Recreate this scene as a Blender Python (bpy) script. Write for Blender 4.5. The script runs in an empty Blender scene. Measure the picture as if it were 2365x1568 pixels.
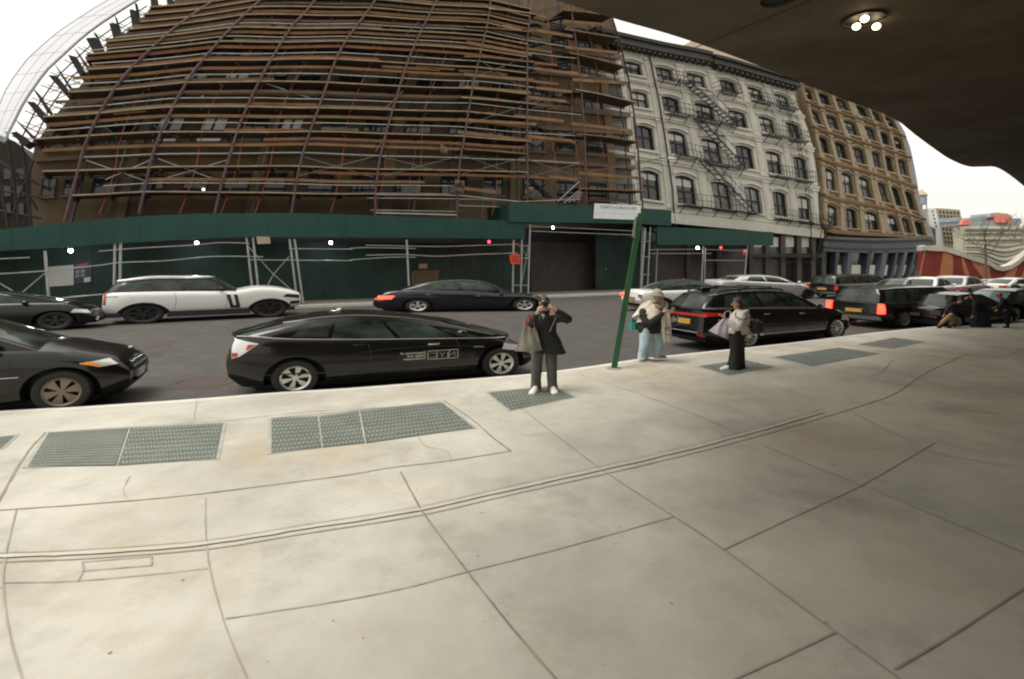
import bpy, bmesh, math, random
from mathutils import Vector, Matrix
random.seed(7)
SC = bpy.context.scene
COL = SC.collection
R = math.radians

# ------------------------------------------------------------------ camera, sky, sun
EYE = 2.3            # camera height over the pavement
FL, CX, HY = 1244.0, 1182.5, 600.0
cam_d = bpy.data.cameras.new('camera'); cam = bpy.data.objects.new('camera', cam_d); COL.objects.link(cam)
cam.location = (0, 0, EYE); cam.rotation_euler = (R(90), 0, 0)
cam_d.sensor_width = 36.0; cam_d.lens = FL/2365*36; cam_d.shift_y = -(784-HY)/2365
cam_d.clip_start = 0.05; cam_d.clip_end = 3000
SC.camera = cam
W = bpy.data.worlds.new('World'); SC.world = W; W.use_nodes = True
nt = W.node_tree; bg = nt.nodes['Background']
sky = nt.nodes.new('ShaderNodeTexSky'); sky.sky_type = 'NISHITA'; sky.sun_disc = False
SUN_EL, SUN_AZ = R(66), R(250)
sky.sun_elevation = SUN_EL; sky.sun_rotation = SUN_AZ; sky.air_density = 1.0; sky.dust_density = 6.0; sky.ozone_density = 0.6
hsv = nt.nodes.new('ShaderNodeHueSaturation'); hsv.inputs['Saturation'].default_value = 0.12
nt.links.new(sky.outputs[0], hsv.inputs['Color'])
cl = nt.nodes.new('ShaderNodeMix'); cl.data_type = 'RGBA'; cl.inputs[0].default_value = 0.7; cl.inputs[7].default_value = (6.5, 6.2, 5.55, 1)   # cloud deck over the clear sky
nt.links.new(hsv.outputs[0], cl.inputs[6]); nt.links.new(cl.outputs[2], bg.inputs['Color'])
bg.inputs['Strength'].default_value = 0.115
sd = bpy.data.lights.new('sun', 'SUN'); sd.energy = 1.5; sd.angle = R(32); sd.color = (1.0, 0.96, 0.88)
so = bpy.data.objects.new('sun', sd); COL.objects.link(so)
# sun_rotation is measured clockwise from +Y
sv = Vector((math.sin(SUN_AZ)*math.cos(SUN_EL), math.cos(SUN_AZ)*math.cos(SUN_EL), math.sin(SUN_EL)))
so.rotation_euler = sv.to_track_quat('Z', 'Y').to_euler(); so.location = sv*60
SC.view_settings.view_transform = 'Standard'; SC.view_settings.look = 'None'
SC.view_settings.exposure = 0.9; SC.view_settings.gamma = 1.0
try: SC.cycles.use_denoising = True
except Exception: pass
SC.cycles.filter_width = 2.1; SC.cycles.max_bounces = 6; SC.cycles.transparent_max_bounces = 12

# ------------------------------------------------------------------ materials
def mat(name, col, rough=0.6, metal=0.0, noise=0.0, scale=3.0, bump=0.0, coat=0.0, emit=None, es=0.0, alpha=1.0, col2=None, stretch=(1,1,1), spec=0.5, detail=6.0):
    m = bpy.data.materials.new(name); m.use_nodes = True
    t = m.node_tree; b = t.nodes['Principled BSDF']
    c = tuple(col)+(1,)
    b.inputs['Base Color'].default_value = c
    b.inputs['Roughness'].default_value = rough; b.inputs['Metallic'].default_value = metal
    b.inputs['Specular IOR Level'].default_value = spec
    if coat: b.inputs['Coat Weight'].default_value = coat; b.inputs['Coat Roughness'].default_value = 0.06
    if emit: b.inputs['Emission Color'].default_value = tuple(emit)+(1,); b.inputs['Emission Strength'].default_value = es
    if alpha < 1: b.inputs['Alpha'].default_value = alpha
    if noise or col2:
        tc = t.nodes.new('ShaderNodeTexCoord'); mp = t.nodes.new('ShaderNodeMapping'); mp.inputs['Scale'].default_value = stretch
        n = t.nodes.new('ShaderNodeTexNoise'); n.inputs['Scale'].default_value = scale; n.inputs['Detail'].default_value = detail; n.inputs['Roughness'].default_value = 0.65
        r = t.nodes.new('ShaderNodeValToRGB'); r.color_ramp.elements[0].position = 0.32; r.color_ramp.elements[1].position = 0.68
        if col2: a, z = col, col2
        else: a = [x*(1-noise) for x in col]; z = [min(1, x*(1+noise)) for x in col]
        r.color_ramp.elements[0].color = tuple(a)+(1,); r.color_ramp.elements[1].color = tuple(z)+(1,)
        t.links.new(tc.outputs['Object'], mp.inputs[0]); t.links.new(mp.outputs[0], n.inputs['Vector'])
        t.links.new(n.outputs['Fac'], r.inputs[0]); t.links.new(r.outputs[0], b.inputs['Base Color'])
        if bump:
            bp = t.nodes.new('ShaderNodeBump'); bp.inputs['Strength'].default_value = bump; bp.inputs['Distance'].default_value = 0.02
            n2 = t.nodes.new('ShaderNodeTexNoise'); n2.inputs['Scale'].default_value = scale*6; n2.inputs['Detail'].default_value = 5
            t.links.new(mp.outputs[0], n2.inputs['Vector']); t.links.new(n2.outputs['Fac'], bp.inputs['Height']); t.links.new(bp.outputs[0], b.inputs['Normal'])
    return m

def concrete_mat(name, base, stain, warm, rough=0.85):
    """poured pavement: broad stains, warm rust blotches, fine grit"""
    m = bpy.data.materials.new(name); m.use_nodes = True; t = m.node_tree; b = t.nodes['Principled BSDF']
    tc = t.nodes.new('ShaderNodeTexCoord')
    def noise(sc, det, ro=0.6, off=(0,0,0), st=(1,1,1)):
        mp = t.nodes.new('ShaderNodeMapping'); mp.inputs['Location'].default_value = off; mp.inputs['Scale'].default_value = st
        n = t.nodes.new('ShaderNodeTexNoise'); n.inputs['Scale'].default_value = sc; n.inputs['Detail'].default_value = det; n.inputs['Roughness'].default_value = ro
        t.links.new(tc.outputs['Object'], mp.inputs[0]); t.links.new(mp.outputs[0], n.inputs['Vector']); return n
    def ramp(n, p0, p1, c0=0.0, c1=1.0):
        r = t.nodes.new('ShaderNodeValToRGB'); r.color_ramp.elements[0].position = p0; r.color_ramp.elements[1].position = p1
        r.color_ramp.elements[0].color = (c0,)*3+(1,); r.color_ramp.elements[1].color = (c1,)*3+(1,); t.links.new(n.outputs['Fac'], r.inputs[0]); return r
    def mix(fac, a, bb, fv=None):
        x = t.nodes.new('ShaderNodeMix'); x.data_type = 'RGBA'
        if fac is not None: t.links.new(fac.outputs[0], x.inputs[0])
        else: x.inputs[0].default_value = fv
        for k, v in ((6, a), (7, bb)):
            if isinstance(v, tuple): x.inputs[k].default_value = v+(1,)
            else: t.links.new(v.outputs[2], x.inputs[k])
        return x
    a = mix(ramp(noise(0.42, 10, 0.66), .40, .62, 0, 1), base, stain)
    a2 = mix(ramp(noise(0.33, 6, 0.7, (7, 3, 0)), .52, .72, 0, .8), a, warm)
    a3 = mix(ramp(noise(0.95, 10, 0.72, (3, 9, 1)), .52, .76, 0, .62), a2, tuple(x*.55 for x in stain))
    a4 = mix(ramp(noise(9.0, 3, 0.5, (1, 2, 5)), .70, .76, 0, .5), a3, tuple(x*.5 for x in warm))
    g = mix(ramp(noise(70, 4), .3, .7, 0, .16), a4, tuple(x*.45 for x in base))
    t.links.new(g.outputs[2], b.inputs['Base Color']); b.inputs['Roughness'].default_value = rough
    bp = t.nodes.new('ShaderNodeBump'); bp.inputs['Strength'].default_value = .12; bp.inputs['Distance'].default_value = .01
    t.links.new(noise(45, 6).outputs['Fac'], bp.inputs['Height']); t.links.new(bp.outputs[0], b.inputs['Normal'])
    return m

def film_mat(name, col, op):
    """thin translucent netting"""
    m = bpy.data.materials.new(name); m.use_nodes = True; t = m.node_tree; t.nodes.clear()
    o = t.nodes.new('ShaderNodeOutputMaterial'); mx = t.nodes.new('ShaderNodeMixShader'); tr = t.nodes.new('ShaderNodeBsdfTransparent')
    d = t.nodes.new('ShaderNodeBsdfDiffuse'); d.inputs[0].default_value = col+(1,); tl = t.nodes.new('ShaderNodeBsdfTranslucent'); tl.inputs[0].default_value = col+(1,)
    ad = t.nodes.new('ShaderNodeMixShader'); ad.inputs[0].default_value = .5
    t.links.new(d.outputs[0], ad.inputs[1]); t.links.new(tl.outputs[0], ad.inputs[2])
    mx.inputs[0].default_value = op; t.links.new(tr.outputs[0], mx.inputs[1]); t.links.new(ad.outputs[0], mx.inputs[2]); t.links.new(mx.outputs[0], o.inputs[0])
    return m

M = {}
M['asphalt'] = mat('asphalt', (.042,.038,.033), .8, noise=.0, col2=(.07,.063,.056), scale=1.6, bump=.35)
M['patch'] = mat('asphalt_patch', (.045,.033,.026), .85, col2=(.07,.053,.042), scale=2.5, bump=.4)
M['walk'] = concrete_mat('pavement_concrete', (.50,.48,.41), (.345,.33,.28), (.36,.285,.175))
M['kerb'] = mat('kerb_granite', (.46,.45,.40), .8, col2=(.60,.58,.53), scale=5)
M['farwalk'] = mat('far_pavement', (.2,.17,.13), .85, col2=(.3,.27,.22), scale=2)
M['joint'] = mat('joint_groove', (.17,.15,.12), .9, col2=(.30,.27,.22), scale=2.5)
M['jointfaint'] = mat('hairline_joint', (.24,.215,.17), .9, col2=(.36,.335,.28), scale=2.5)
M['jointlight'] = mat('joint_sealant', (.40,.385,.325), .88, col2=(.50,.48,.41), scale=3)
M['plate'] = mat('steel_tread_plate', (.085,.098,.083), .6, .2, col2=(.145,.16,.137), scale=2.2)
M['plate_rib'] = mat('tread_ribs', (.22,.245,.21), .55, .25, col2=(.31,.335,.29), scale=3)
M['frame_steel'] = mat('plate_frame', (.34,.34,.30), .6, .1, noise=.2)
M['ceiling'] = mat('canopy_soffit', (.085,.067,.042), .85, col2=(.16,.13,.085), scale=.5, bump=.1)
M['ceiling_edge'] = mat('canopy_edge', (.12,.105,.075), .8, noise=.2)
M['brownwall'] = mat('brown_brick', (.10,.072,.044), .9, col2=(.16,.115,.072), scale=1.2, bump=.3)
M['browntrim'] = mat('brown_stone', (.13,.092,.057), .85, col2=(.19,.14,.09), scale=1.0)
M['darkhouse'] = mat('dark_brick', (.022,.018,.013), .9, col2=(.04,.032,.023), scale=1.2)  # very dark brown brick tone
M['glass'] = mat('window_glass', (.022,.024,.024), .08, spec=.6)
M['glass_pale_sky'] = mat('pale_sky_window_glass', (.09,.095,.09), .1, spec=.7, col2=(.2,.205,.195), scale=1.1, stretch=(1,1,.6))  # paler base colour imitates sky reflected in some panes
M['glass_sky_painted'] = mat('window_sky_painted', (.85,.88,.86), .2, col2=(.66,.70,.69), scale=1.5, spec=.8)  # bright base colour stands in for sky reflected in the panes
M['carglass'] = mat('car_glass', (.008,.012,.010), .06, spec=.4, col2=(.045,.06,.048), scale=1.6, detail=2, stretch=(1,1,2.2))
M['paleglass'] = mat('pale_car_glass', (.16,.24,.26), .1, spec=.5)
M['plank'] = mat('scaffold_plank', (.155,.082,.036), .85, col2=(.25,.15,.072), scale=.9)
M['plank_b'] = mat('scaffold_plank_aged', (.14,.095,.055), .85, col2=(.22,.155,.095), scale=.9)
M['plank_r'] = mat('scaffold_plank_red', (.17,.07,.03), .85, col2=(.25,.12,.06), scale=1.1)
M['plank_d'] = mat('scaffold_plank_dark', (.09,.055,.03), .85, col2=(.15,.10,.06), scale=1.1)
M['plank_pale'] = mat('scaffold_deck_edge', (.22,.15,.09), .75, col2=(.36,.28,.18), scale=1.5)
M['deckshade'] = mat('deck_underside_shade', (.05,.039,.027), .9, col2=(.085,.066,.046), scale=2)  # darker plank tone, underside shade is put into the colour
M['steel'] = mat('galvanised_tube', (.42,.43,.40), .45, .5, noise=.2)
M['steel_dull'] = mat('dull_tube', (.2,.2,.19), .55, .4, noise=.25)
M['maroon'] = mat('maroon_post', (.085,.038,.046), .5, noise=.35, scale=2)
M['blue_post'] = mat('blue_post', (.022,.028,.06), .5, noise=.35, scale=2)
M['orange_rope'] = mat('orange_debris_line', (.42,.10,.04), .7)
M['darkmetal'] = mat('dark_iron', (.022,.022,.022), .55, .3)
M['net'] = film_mat('debris_netting', (.72,.74,.88), .38)
M['net_line'] = mat('netting_cord', (.45,.48,.62), .8)
M['green'] = mat('shed_green', (.010,.050,.040), .6, col2=(.016,.068,.054), scale=.8, spec=.35)
M['greendark'] = mat('hoarding_green', (.005,.021,.015), .65, col2=(.014,.045,.033), scale=.7)
M['shutter'] = mat('roller_shutter', (.06,.05,.04), .6, .2, noise=.3)
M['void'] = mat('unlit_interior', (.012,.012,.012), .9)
M['white_stone'] = mat('painted_cast_iron_white', (.44,.425,.37), .8, col2=(.60,.58,.51), scale=.7, bump=.1)
M['white_trim'] = mat('white_trim', (.52,.505,.44), .75, col2=(.63,.61,.54), scale=1.2)
M['tan_stone'] = mat('tan_sandstone', (.21,.158,.092), .8, col2=(.31,.24,.148), scale=.7, bump=.15)
M['tan_trim'] = mat('tan_trim', (.30,.235,.15), .75, col2=(.39,.315,.21), scale=1.0)
M['rust_band'] = mat('brown_cornice', (.17,.085,.035), .75, col2=(.26,.14,.06), scale=1)
M['bluefront'] = mat('slate_blue_storefront', (.06,.074,.08), .6, col2=(.095,.112,.118), scale=1)
M['bluedark'] = mat('dark_blue_pilaster', (.02,.03,.04), .55, noise=.2)
M['blackfront'] = mat('black_storefront', (.03,.027,.022), .55, col2=(.05,.045,.036), scale=1)
M['beige'] = mat('beige_brick', (.5,.42,.31), .85, col2=(.58,.5,.38), scale=.4)
M['palewall'] = mat('pale_stucco', (.74,.74,.70), .85, noise=.06)
M['tanbrick'] = mat('tan_brick', (.33,.27,.19), .85, col2=(.42,.35,.25), scale=.3)
M['cream_net'] = mat('cream_scrim', (.36,.345,.27), .9, col2=(.47,.45,.365), scale=.25, stretch=(1,1,3))
M['redwall'] = mat('red_mural_wall', (.17,.022,.018), .8, col2=(.24,.035,.028), scale=.3)
M['orangewall'] = mat('orange_mural_panel', (.36,.14,.055), .8, col2=(.46,.2,.09), scale=.4)
M['coping'] = mat('pale_coping', (.44,.41,.33), .8, col2=(.56,.53,.44), scale=.5)
M['redroof'] = mat('red_rooftop_sheeting', (.68,.21,.15), .8, noise=.15)
M['greyroof'] = mat('grey_rooftop', (.27,.32,.34), .8, noise=.15)
M['signwhite'] = mat('sign_white', (.74,.78,.78), .5, noise=.05)
M['signtext'] = mat('sign_text', (.10,.11,.12), .6)
M['signtext_pale'] = mat('sign_text_pale', (.46,.52,.52), .6)
M['signred'] = mat('sign_red', (.55,.04,.03), .5)
M['vermilion'] = mat('vermilion_sign', (.75,.07,.035), .55)
M['signdark'] = mat('sign_dark_print', (.16,.03,.02), .6)
M['polegreen'] = mat('pole_green', (.028,.095,.045), .5, noise=.25, scale=4)
M['paper'] = mat('notice_board', (.56,.54,.50), .7, noise=.08)
M['paper_blue'] = mat('notice_dark', (.04,.05,.09), .6, noise=.2)
M['pinksign'] = mat('faded_notice', (.42,.30,.25), .7, noise=.1)
M['lampw'] = mat('lamp_white', (.9,.95,1), .4, emit=(.82,.93,1), es=9)
M['lampr'] = mat('lamp_red', (1,.1,.1), .4, emit=(1,.03,.05), es=5)
M['lampwarm'] = mat('lamp_warm', (1,.85,.6), .4, emit=(1,.80,.5), es=1.6)
M['lampdown'] = mat('downlight_bulb', (1,.9,.8), .4, emit=(1,.74,.46), es=7)
M['taillit'] = mat('tail_lamp_lit', (.9,.05,.03), .3, emit=(1,.03,.015), es=4)
M['tail'] = mat('tail_lamp', (.36,.018,.016), .2, coat=.6)
M['clear'] = mat('clear_lens', (.62,.62,.60), .18, .25, coat=.8)
M['amber'] = mat('amber_lens', (.8,.28,.03), .3, coat=.5)
M['black'] = mat('black_paint', (.006,.0055,.005), .2, coat=.35, spec=.3)
M['navy'] = mat('dark_blue_grey_paint', (.011,.013,.019), .25, .3, coat=.4, spec=.35)
M['whitep'] = mat('white_paint', (.70,.70,.67), .28, coat=.9)
M['silver'] = mat('silver_paint', (.55,.56,.55), .28, .5, coat=.9)
M['greyp'] = mat('grey_paint', (.25,.25,.25), .3, .4, coat=.9)
M['bluegrey'] = mat('blue_grey_paint', (.13,.15,.19), .3, .3, coat=.9)
M['trimblack'] = mat('black_plastic', (.014,.014,.014), .6)
M['chrome'] = mat('bright_trim', (.62,.63,.64), .22, .9)
M['alloy'] = mat('alloy_silver', (.62,.61,.56), .35, .55)
M['rust'] = mat('rusty_iron', (.06,.042,.03), .8, noise=.3)
M['alloy_dirty'] = mat('alloy_brown', (.20,.16,.115), .5, .4)
M['alloy_dark'] = mat('alloy_black', (.03,.03,.03), .4, .4)
M['tyre'] = mat('tyre_rubber', (.016,.016,.016), .85)
M['plateyel'] = mat('yellow_licence', (.40,.22,.035), .55)
M['platewh'] = mat('white_licence', (.55,.55,.52), .5)
M['decal'] = mat('door_decal', (.50,.47,.38), .6)
M['skin'] = mat('skin', (.55,.33,.23), .55, noise=.08, scale=10)
M['skin_d'] = mat('skin_tan', (.42,.24,.16), .55, noise=.08, scale=10)
M['hair'] = mat('dark_hair', (.022,.015,.011), .55, noise=.4, scale=30)
M['hair_br'] = mat('brown_hair', (.05,.03,.02), .55, noise=.4, scale=30)
M['jacket_dk'] = mat('dark_jacket', (.016,.015,.016), .85, noise=.3, scale=5, bump=.3)
M['jacket_ch'] = mat('charcoal_wool', (.022,.02,.02), .9, noise=.3, scale=6, bump=.3)
M['trouser_gr'] = mat('grey_trousers', (.095,.09,.08), .85, noise=.22, scale=7, bump=.2)
M['denim'] = mat('pale_denim', (.36,.48,.52), .85, noise=.18, scale=6, bump=.2)
M['trouser_bk'] = mat('black_trousers', (.012,.011,.011), .85, noise=.3, scale=5)
M['khaki'] = mat('khaki_trousers', (.28,.2,.11), .85, noise=.2, scale=6)
M['navycloth'] = mat('navy_coat', (.010,.012,.022), .85, noise=.3, scale=5)
M['shoe_w'] = mat('white_shoe', (.74,.73,.68), .6)
M['shoe_g'] = mat('grey_canvas_shoe', (.16,.145,.12), .8)
M['shoe_b'] = mat('black_shoe', (.02,.018,.016), .6)
M['canvas'] = mat('grey_canvas_bag', (.20,.185,.155), .9, noise=.15, scale=5, bump=.25)
M['strapred'] = mat('red_strap', (.35,.06,.05), .8)
M['knit'] = mat('oatmeal_knit', (.40,.37,.29), .95, noise=.15, scale=40, bump=.6)
M['shawl'] = mat('cream_shawl', (.66,.61,.50), .95, noise=.12, scale=12, bump=.5)
M['shawl_dk'] = mat('shawl_stripe', (.10,.095,.08), .95)
M['scarf_br'] = mat('brown_scarf', (.33,.25,.155), .95, noise=.25, scale=10)
M['fleece'] = mat('white_fleece', (.60,.58,.51), .95, noise=.1, scale=8, bump=.4)
M['lavender'] = mat('lavender_bag', (.50,.44,.52), .8, noise=.1, scale=3)
M['packblk'] = mat('black_backpack', (.018,.02,.022), .6, noise=.2)
M['greenbag'] = mat('green_patterned_bag', (.012,.03,.07), .7, col2=(.03,.42,.28), scale=14, detail=1)
M['phone'] = mat('pale_phone', (.62,.64,.64), .3)
M['cambody'] = mat('camera_black', (.012,.012,.012), .4)
M['cone'] = mat('cone_orange', (.75,.16,.05), .6)
M['branch'] = mat('bare_branches', (.12,.105,.085), .9)
# ------------------------------------------------------------------ mesh helpers
class MB:
    def __init__(s): s.v = []; s.f = []; s.m = []
    def add(s, vs, fs, mi=0):
        o = len(s.v); s.v += [tuple(p) for p in vs]; s.f += [tuple(i+o for i in f) for f in fs]; s.m += [mi]*len(fs)
    def quad(s, a, b, c, d, mi=0): s.add([a, b, c, d], [(0,1,2,3)], mi)
    def hexa(s, p, mi=0):     # 8 points: 4 of one face, then 4 of the other, same order
        s.add(p, [(3,2,1,0),(4,5,6,7),(0,1,5,4),(1,2,6,5),(2,3,7,6),(3,0,4,7)], mi)
    def box(s, c, sx, sy, sz, ang=0, mi=0):
        ca, sa = math.cos(ang), math.sin(ang); P = []
        for dz in (-.5, .5):
            for dx, dy in ((-.5,-.5),(.5,-.5),(.5,.5),(-.5,.5)):
                x, y = dx*sx, dy*sy; P.append((c[0]+x*ca-y*sa, c[1]+x*sa+y*ca, c[2]+dz*sz))
        s.hexa(P, mi)
    def tube(s, pts, r, n=6, mi=0, caps=True, rs=None, flat=None):
        pts = [Vector(p) for p in pts]; rings = []; up = None
        for i, p in enumerate(pts):
            t = (pts[min(i+1, len(pts)-1)]-pts[max(i-1, 0)])
            if t.length < 1e-9: t = Vector((0,0,1))
            t.normalize()
            if up is None: up = Vector((0,0,1)) if abs(t.z) < .9 else Vector((1,0,0))
            a = t.cross(up)
            if a.length < 1e-6: a = t.cross(Vector((0,1,0)))
            a.normalize(); b = a.cross(t).normalized(); up = b
            rr = rs[i] if rs else r; fa, fb = flat or (1, 1)
            rings.append([p + a*(math.cos(2*math.pi*k/n+math.pi/n)*rr*fa) + b*(math.sin(2*math.pi*k/n+math.pi/n)*rr*fb) for k in range(n)])
        vs = [q for ring in rings for q in ring]; fs = []
        for i in range(len(rings)-1):
            for k in range(n): fs.append((i*n+k, i*n+(k+1)%n, (i+1)*n+(k+1)%n, (i+1)*n+k))
        if caps: fs.append(tuple(range(n-1,-1,-1))); fs.append(tuple((len(rings)-1)*n+k for k in range(n)))
        s.add(vs, fs, mi)
    def grid(s, fn, nu, nv, mi=0, flip=False):
        vs = [fn(i/nu, j/nv) for j in range(nv+1) for i in range(nu+1)]; fs = []
        for j in range(nv):
            for i in range(nu):
                a = j*(nu+1)+i; q = (a, a+1, a+nu+2, a+nu+1); fs.append(q[::-1] if flip else q)
        s.add(vs, fs, mi)
    def prism(s, poly, off, mi=0):   # poly: list of 3D points, off: vector
        n = len(poly); off = Vector(off); vs = [Vector(p) for p in poly]+[Vector(p)+off for p in poly]
        fs = [tuple(range(n-1,-1,-1)), tuple(range(n, 2*n))]+[(i, (i+1)%n, n+(i+1)%n, n+i) for i in range(n)]
        s.add(vs, fs, mi)
    def sphere(s, c, rx, ry=None, rz=None, nu=14, nv=9, mi=0):
        ry = ry or rx; rz = rz or rx
        s.grid(lambda u, v: (c[0]+rx*math.cos(2*math.pi*u)*math.sin(math.pi*v), c[1]+ry*math.sin(2*math.pi*u)*math.sin(math.pi*v), c[2]+rz*math.cos(math.pi*v)), nu, nv, mi)
    def lathe(s, c, prof, n=16, mi=0):
        s.grid(lambda u, v: (c[0]+L1(prof, v)[0]*math.cos(2*math.pi*u), c[1]+L1(prof, v)[0]*math.sin(2*math.pi*u), c[2]+L1(prof, v)[1]), n, (len(prof)-1), mi)
    def build(s, name, mats, parent=None, smooth=None, bevel=0, weld=False):
        me = bpy.data.meshes.new(name); me.from_pydata(s.v, [], s.f)
        mats = mats if isinstance(mats, (list, tuple)) else [mats]
        for m in mats: me.materials.append(M[m] if isinstance(m, str) else m)
        me.polygons.foreach_set('material_index', s.m)
        if weld:
            bm = bmesh.new(); bm.from_mesh(me); bmesh.ops.remove_doubles(bm, verts=bm.verts, dist=1e-4); bmesh.ops.recalc_face_normals(bm, faces=bm.faces); bm.to_mesh(me); bm.free()
        me.update()
        if smooth:
            me.polygons.foreach_set('use_smooth', [True]*len(me.polygons)); me.set_sharp_from_angle(angle=R(smooth))
        o = bpy.data.objects.new(name, me); COL.objects.link(o)
        if parent: o.parent = parent
        if bevel:
            b = o.modifiers.new('bevel', 'BEVEL'); b.width = bevel; b.segments = 2; b.limit_method = 'ANGLE'
        return o
def L1(lst, v):
    x = v*(len(lst)-1); i = min(int(x), len(lst)-2); f = x-i
    return tuple(a+(b-a)*f for a, b in zip(lst[i], lst[i+1]))
def interp(pts, x, ex=True):
    """piecewise linear y(x) on sorted pts, linear extrapolation"""
    if len(pts) == 1: return pts[0][1]
    i = 0
    while i < len(pts)-2 and x > pts[i+1][0]: i += 1
    (a, b), (c, d) = pts[i], pts[i+1]
    f = (x-a)/(c-a)
    if not ex: f = max(0, min(1, f))
    return b+(d-b)*f
def smooth_interp(pts, x):
    """monotone-ish cubic through the points, clamped"""
    n = len(pts)
    if x <= pts[0][0]: return pts[0][1]
    if x >= pts[-1][0]: return pts[-1][1]
    i = 0
    while x > pts[i+1][0]: i += 1
    def sl(k):
        if k == 0: return (pts[1][1]-pts[0][1])/(pts[1][0]-pts[0][0])
        if k == n-1: return (pts[-1][1]-pts[-2][1])/(pts[-1][0]-pts[-2][0])
        return (pts[k+1][1]-pts[k-1][1])/(pts[k+1][0]-pts[k-1][0])
    (x0, y0), (x1, y1) = pts[i], pts[i+1]; h = x1-x0; t = (x-x0)/h
    m0, m1 = sl(i)*h, sl(i+1)*h; t2, t3 = t*t, t*t*t
    return (2*t3-3*t2+1)*y0+(t3-2*t2+t)*m0+(-2*t3+3*t2)*y1+(t3-t2)*m1
def cr(pts, n=8):
    """Catmull-Rom through points"""
    P = [Vector(p) for p in pts]; out = []
    for i in range(len(P)-1):
        a, b, c, d = P[max(i-1,0)], P[i], P[i+1], P[min(i+2,len(P)-1)]
        for k in range(n):
            t = k/n; out.append(.5*((2*b)+(c-a)*t+(2*a-5*b+4*c-d)*t*t+(3*b-a-3*c+d)*t**3))
    out.append(P[-1]); return out
def thing(name, label, cat, loc=(0,0,0), group=None):
    o = bpy.data.objects.new(name, None); COL.objects.link(o); o.location = loc; o.empty_display_size = .2
    return tag(o, label, cat, group)
def tag(o, label, cat, group=None):
    o['label'] = label; o['category'] = cat
    if group: o['group'] = group
    return o
def struct(o, kind='structure'):
    o['kind'] = kind; return o

# survey: a sight line (bearing/elevation read off the picture) to the ground or to a vertical plane
def G(px, py, z=0.0):
    y = FL*(EYE-z)/(py-HY); return Vector(((px-CX)/FL*y, y, z))
def V(px, py, y): return Vector(((px-CX)/FL*y, y, EYE-(py-HY)/FL*y))
class Plane:
    def __init__(s, p, ang):
        s.p = Vector((p[0], p[1], 0)); s.d = Vector((math.cos(ang), math.sin(ang), 0)); s.n = Vector((s.d.y, -s.d.x, 0))  # n looks back to the camera
    def at(s, px, py, d=0.0):
        rx = (px-CX)/FL; r = Vector((rx, 1, 0)); t = s.p.dot(s.n)/r.dot(s.n)
        return Vector((rx*t, t, EYE-(py-HY)/FL*t))+s.n*d
    def shifted(s, d):
        q = Plane((0,0), 0); q.p = s.p+s.n*d; q.d = s.d.copy(); q.n = s.n.copy(); return q
def crop(k, ox, oy): return lambda x, y: (x*k+ox, y*k+oy)
c1 = crop(.3498, 0, 0); c2 = crop(.3498, 692.8, 0); c3 = crop(.43845, 1327.9, 0); c4 = crop(.3498, 0, 490.8)
c5 = crop(.31293, 808.3, 433); c6 = crop(.29458, 1385.7, 404.2); c7 = crop(.23939, 1847.6, 461.9)
cP = crop(.32225, 508.1, 681.3); cR = crop(.30273, 0, 519.6); cF = crop(.10645, 2113.2, 623.6); cT = crop(.1767, 2101.6, 404.2)
cS = crop(.08789, 1351, 450.3)

def text_mesh(txt, font_h, fn, name, m, parent, bold=0.0, mirror=True, align='LEFT'):
    """letters as a mesh; fn(x, y) places the letter plane in the world"""
    cu = bpy.data.curves.new('t', 'FONT'); cu.body = txt; cu.size = font_h; cu.offset = bold; cu.space_line = .85; cu.align_x = align
    ob = bpy.data.objects.new('t', cu); COL.objects.link(ob)
    dg = bpy.context.evaluated_depsgraph_get(); ev = ob.evaluated_get(dg); me = bpy.data.meshes.new_from_object(ev)
    vs = [fn((-v.co.x if mirror else v.co.x), v.co.y) for v in me.vertices]; fs = [tuple(p.vertices) for p in me.polygons]
    bpy.data.objects.remove(ob); bpy.data.curves.remove(cu); bpy.data.meshes.remove(me)
    mb = MB(); mb.add(vs, fs); return mb.build(name, m, parent)
# ================================================================== ground
ROADZ = -0.13
mb = MB(); mb.quad((-900,-300,ROADZ), (900,-300,ROADZ), (900,1500,ROADZ), (-900,1500,ROADZ)); struct(mb.build('road', 'asphalt'))
kpx = [(0,949),(140,942),(280,933),(455,921),(630,907),(808,896),(965,884),(1121,872),(1231,863),(1325,851),(1403,840),(1474,829),(1621,813),(1739,801),(1857,788),(1975,773),(2087,761),(2207,750),(2327,741)]
KERB = [G(*p) for p in kpx]
d0 = (KERB[0]-KERB[2]).normalized(); d1 = (KERB[-1]-KERB[-4]).normalized()
KERB = [KERB[0]+d0*25, KERB[0]+d0*6]+KERB+[KERB[-1]+d1*8, KERB[-1]+d1*40]
KERB = cr(KERB, 4)
def offs(line, d):
    out = []
    for i, p in enumerate(line):
        t = (line[min(i+1,len(line)-1)]-line[max(i-1,0)]).normalized(); out.append(p+Vector((t.y,-t.x,0))*d)
    return out
kin = offs(KERB, .17)
mb = MB()
for i in range(len(KERB)-1):
    a, b, c, d = KERB[i], KERB[i+1], kin[i+1], kin[i]; dn = Vector((0,0,-.3))
    up = Vector((0,0,.003))
    mb.hexa([a+dn, b+dn, c+dn, d+dn, a+up, b+up, c+up, d+up])
struct(mb.build('kerb', 'kerb', weld=True))
walk = MB()
far = [Vector((70,-12,0)), Vector((-40,-12,0))]
walk.add([p for p in kin]+far, [tuple(range(len(kin)+2))])
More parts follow.
